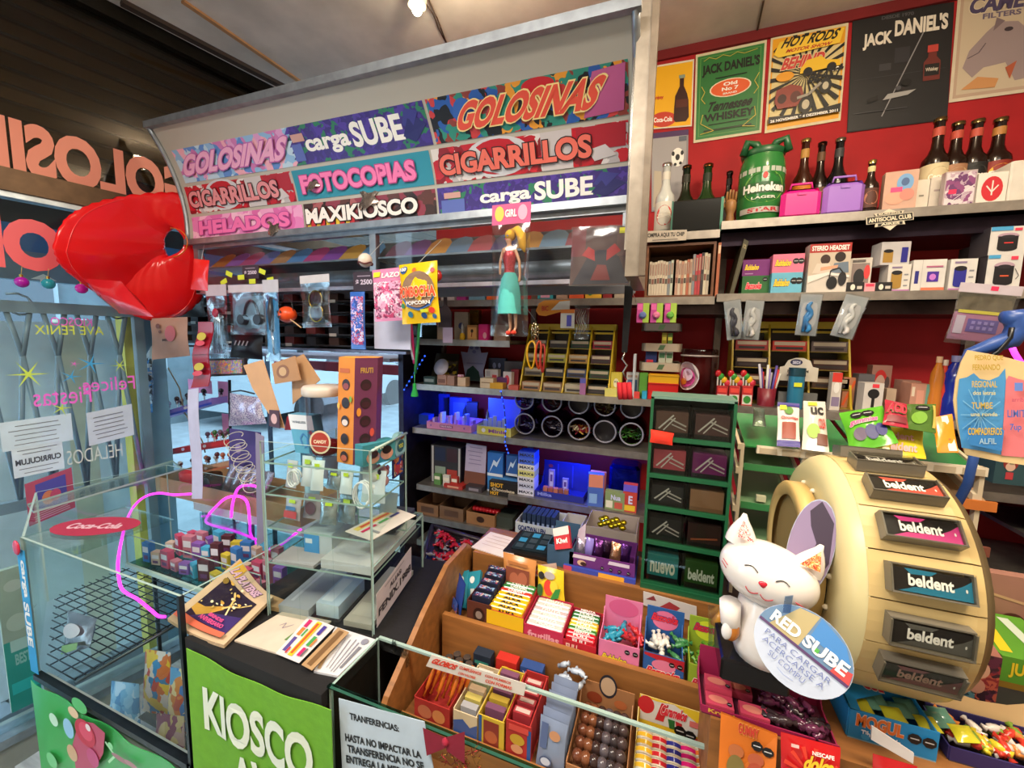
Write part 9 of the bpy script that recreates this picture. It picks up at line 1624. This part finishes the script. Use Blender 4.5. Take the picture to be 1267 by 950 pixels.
f=quad(onY(236,358,.86),onY(257,360,.86),onY(259,322,.86),onY(240,320,.86));t=thing('red_foil_pack','small red glossy pack hanging between the balloon and the cabinet','packet',f(.5,0));hang(t,f(.5,1),Vector((-1.70,1.10,1.94)));MB().pillow(f,mat('#d0201c','gloss'),.006,8,8).build('wrapper',t)
# ====== hanging strips at the left
f=quad(onY(236,480,.95),onY(257,478,.95),onY(262,398,.95),onY(244,398,.95));t=thing('sachet_strip','long dark red strip of sweet sachets hanging below the balloon','strip',f(.5,0));MB().sheet(lambda s,u,d:f(s,u,d)+Vector((0,.006*math.sin(9*u),0)),3,10,mat('#9a1c2c','gloss'),.003).build('strip_body',t);MB().art(lambda s,u,d=0:f(s,u,d+.008),[('e',.55,.78,.3,.06,'#c8b020'),('e',.5,.68,.3,.04,'#d83a4a'),('e',.55,.32,.3,.06,'#c8b020'),('e',.5,.22,.3,.04,'#d83a4a'),('r',.05,.5,.95,.51,'#5a0c18')]).build('printed_panel',t)
f=quad(onY(237,617,.92),onY(250,617,.92),onY(246,480,.93),onY(233,482,.93));solo(MB().sheet(lambda s,u,d:f(s,u,d)+Vector((0,.004*math.sin(6*u),0)),2,10,mat('#c8c4dc'),.001),'paper_strip','long blank white paper strip hanging below the red sachet strip','strip')
f=quad(onY(188,445,1.0),onY(235,440,1.0),onY(232,392,1.0),onY(186,394,1.0));t=thing('kraft_bag','brown kraft paper bag hanging under the balloon','bag',f(.5,0));MB().pillow(f,mat('#a8806c'),.01,8,8).build('bag_body',t);MB().art(lambda s,u,d=0:f(s,u,d+.0115),[('t','MINI',.4,.42,.65,.48,'#4a2a20'),('e',.3,.8,.06,.06,'#6a3a30'),('e',.35,.66,.04,.04,'#6a3a30'),('e',.62,.6,.14,.2,'#b85a60')]).build('printed_panel',t)
f=quad(onY(318,676,.90),onY(324,660,.90),onY(318,545,.90),onY(313,548,.90));
lean_card('purple_card_edge','tall grey-mauve card seen edge-on left of the glass stand',((318,676),(329,668),(326,540),(316,535)),[.80]*4,'#8a8098')
for name,lb,P,Y,c in(('baseball_cap','black cap hanging below the cabinet left end',((210,392),(255,392),(252,366),(218,368)),1.2,'#1c1418'),('black_wallet','folded black strap bag hanging below the headphone bag',((285,442),(325,445),(326,415),(286,413)),1.07,'#16141c')):
 f=quad(*[onY(u,v,Y)for u,v in P]);t=thing(name,lb,'accessory',f(.5,0));MB().pillow(f,mat(c,'plastic'),.02,8,8).build('body',t);MB().art(lambda s,u,d=0:f(s,u,d+.022),[('l',[(.3+.12*k,.55),(.36+.12*k,.75)],.04,'#8a8088')for k in range(4)]).build('printed_marks',t)
f=quad(onY(256,466,1.0),onY(303,464,1.0),onY(302,443,1.0),onY(256,444,1.0));t=thing('bead_box','flat box of multicoloured beads hanging below the clear bags','box',f(.5,0));MB().slab(f,0,0,1,1,-.012,0,mat('#2a2228')).build('tray',t);MB().slab(f,.05,.12,.95,.9,0,.003,busy(['#c83a3a','#3a7ac8','#3a9a4a','#d8b83a','#8a4ab0','#d87a3a'],160)).build('beads',t,kind='stuff')
# ====== LOLLIPOP RACK by the window
lr=thing('lollipop_rack','black metal rack with tilted lollipop trays standing by the window','rack',onY(200,640,1.25))
Yr=1.22
for u in(197,204):pass
for a,b in(((195,430),(195,492)),((198,540),(199,606)),((284,470),(286,600))):MB().tube([onY(*a,Yr),onY(*b,Yr)],.006,mat('#181a20','metal'),6).build('upright',lr)
MB().tube([onY(190,428,Yr),onY(240,428,Yr),onY(300,425,Yr)],.005,mat('#181a20','metal'),6).build('top_bar',lr)
p=onY(196,606,Yr);MB().tube([p,Vector((p.x,Yr,0))],.006,mat('#181a20','metal'),6).build('stand_leg',lr);p=onY(287,600,Yr);MB().tube([p,Vector((p.x,Yr,0))],.006,mat('#181a20','metal'),6).build('stand_leg',lr)
MB().tube([onY(208,455,Yr),onY(222,480,Yr),onY(228,510,Yr),onY(250,545,Yr),onY(254,560,Yr)],.003,mat('#8a6a48','plastic'),5).build('cord',lr)
TR=[((186,521),(262,500),'#8a6ab8','#2a3aa8'),((214,562),(282,552),'#c8242c','#a81c24'),((215,592),(284,578),'#d0a080','#c87a5a'),((238,612),(276,606),'#d8a83a','#c8902a')]
for i,(a,b,c,c2)in enumerate(TR):
 p,q=onY(*a,Yr-.02),onY(*b,Yr-.02);h=Vector((0,0,.028));f=quad(p,q,q+h,p+h);t=thing('lollipop_tray',['blue and lilac','bright red','peach patterned','yellow'][i]+' lollipop tray on the window rack, '+['topmost','second','third','lowest'][i],'tray',f(.5,0))
 MB().slab(f,0,0,1,1,-.07,0,mat(c)).build('tray_box',t);MB().art(f,[('r',0,0,1,.35,c2),('e',.2,.6,.03,.25,'#e0c8e0'),('e',.6,.6,.03,.25,'#e0c8c8')]).build('printed_panel',t)
 random.seed(i+40)
 for k in range([16,12,10,5][i]):
  s=.04+.92*random.random();y=random.uniform(.005,.065);base=f(s,1)+Vector((0,y,0));hh=.02+.02*random.random();cc,nm=[(('#3a2028','dark cherry'),('#6a5a68','grey mauve'),('#3a2028','dark cherry')),(('#c84a5a','rosy red'),('#3a6a3a','dark green'),('#6a4a5a','mauve')),(('#5a2c30','brown red'),('#e0d0c8','white'),('#b86a50','orange brown')),(('#d8b040','yellow'),)*3][i][k%3]
  b=MB();b.cyl(base-Vector((0,0,.004)),base+Vector((0,0,hh)),.0016,.0016,mat('#e0dcd8'),5);b.ball(base+Vector((0,0,hh+.006)),(.011,.010,.011),mat(cc,'gloss'),9,6);b.cyl(base+Vector((0,0,hh-.004)),base+Vector((0,0,hh-.012)),.004,.007,mat(cc,'gloss'),6);solo(b,'lollipop',nm+' wrapped lollipop in the '+['blue and lilac','bright red','peach patterned','yellow'][i]+' tray by the window','lollipop',nm+' lollipops, '+['topmost','second','third','lowest'][i]+' window tray')
t=thing('toy_pouch','tall clear pouch with blue and white toys hanging left of the lollipop rack','bag',onY(178,510,1.1));f=quad(onY(166,512,1.1),onY(189,510,1.1),onY(188,440,1.1),onY(170,450,1.1));MB().pillow(f,busy(['#c8d8e0','#2a6ab8','#8aa0b0','#2a3038','#d8c8c8','#4a90c8'],60),.02,10,12).build('bag_film',t);MB().slab(quad(onY(176,448,1.1),onY(186,456,1.1),onY(193,432,1.1),onY(187,428,1.1)),0,0,1,1,-.002,0,mat('#d8dce0')).build('header_card',t)
t=thing('key_charms','bunch of small key charms hanging beneath the blue toy pouch','charm',onY(183,548,1.15));m=MB();random.seed(2)
for k in range(9):p=onY(174+4.0*(k%5),520+8*(k//3)+random.random()*6,1.15);m.ball(p,(.009,.006,.011),mat(['#7a8a90','#3a3a40','#c8d0d8','#6a4a50'][k%4],'gloss'),8,6)
m.build('charm_bunch',t)
sp2=thing('spiral_wire','loose cream coiled plastic cord hanging before the purple panel','cord',onY(300,600,.98));pts=[]
for i in range(150):a=i*.38;k=i/149;c=onY(288+24*k,540+62*k,.98);pts.append(c+Vector((.045*(1-.3*k)*math.cos(a),.02*math.sin(a),.014*math.sin(a)+.006*math.cos(a*.5))))
MB().tube(pts,.0014,mat('#d0c8b0','plastic'),4).build('coil',sp2)
f=quad(onY(283,606,1.15),onY(322,612,1.15),onY(322,535,1.15),onY(284,530,1.15));solo(MB().slab(f,0,0,1,1,-.004,0,mat('#5a4a90')).art(f,[('e',.3,.7,.1,.08,'#a890c8'),('e',.6,.4,.12,.1,'#3a3070')]),'purple_poster','purple printed poster card behind the coiled cord','panel')
t=thing('glitter_bag','clear bag of glittering silver and lilac beads beside the kraft cards','bag',onY(305,525,1.05));f=quad(onY(283,527,1.05),onY(330,524,1.05),onY(322,492,1.05),onY(284,486,1.05));MB().pillow(f,busy(['#c8c0d0','#8a80a8','#e8e4ec','#a8a0b8','#d8c8e0','#7a6a98'],170,.2,.3),.018,12,10).build('beads',t);MB().tube([onY(u,v,1.05)for u,v in((283,500),(284,485),(298,483),(315,487))],.003,mat('#141418','plastic'),5).build('black_handle',t)
for u0,v0,u1,v1,lb in((270,472,283,498,'pink note card hanging behind the lollipop rack'),(233,470,262,486,'bright pink card behind the red sachet strip'),(275,512,284,535,'small pink strip card below the pink note')):
 solo(MB().slab(hframe(u0,v0,u1,v1,1.35),0,0,1,1,-.001,0,mat('#f08ab0')),'pink_card',lb,'card')
wt_=thing('white_shelf','white thin shelf board below the cigarette rack','shelf',(-1.4,1.5,1.50));xa,xb=Xat(256,1.45,1.5),-1.10
MB().box(xa,xb,1.44,1.80,1.490,1.505,mat('#b8b4c4')).build('shelf_board',wt_);MB().box(xa+.1,xb,1.76,1.80,1.40,1.45,mat('#a8283c')).build('red_strip',wt_)
for x in(xa+.02,xb-.02):MB().box(x-.008,x+.008,1.77,1.79,0,1.49,mat('#3a3a44','metal')).build('post',wt_)
carton('dark_teal_toy','dark teal plastic toy standing beyond the kraft cards','toy',Xat(385,1.30,1.3),Xat(402,1.30,1.3),1.30,1.34,1.30,1.40,'#1c4048')if 0 else None
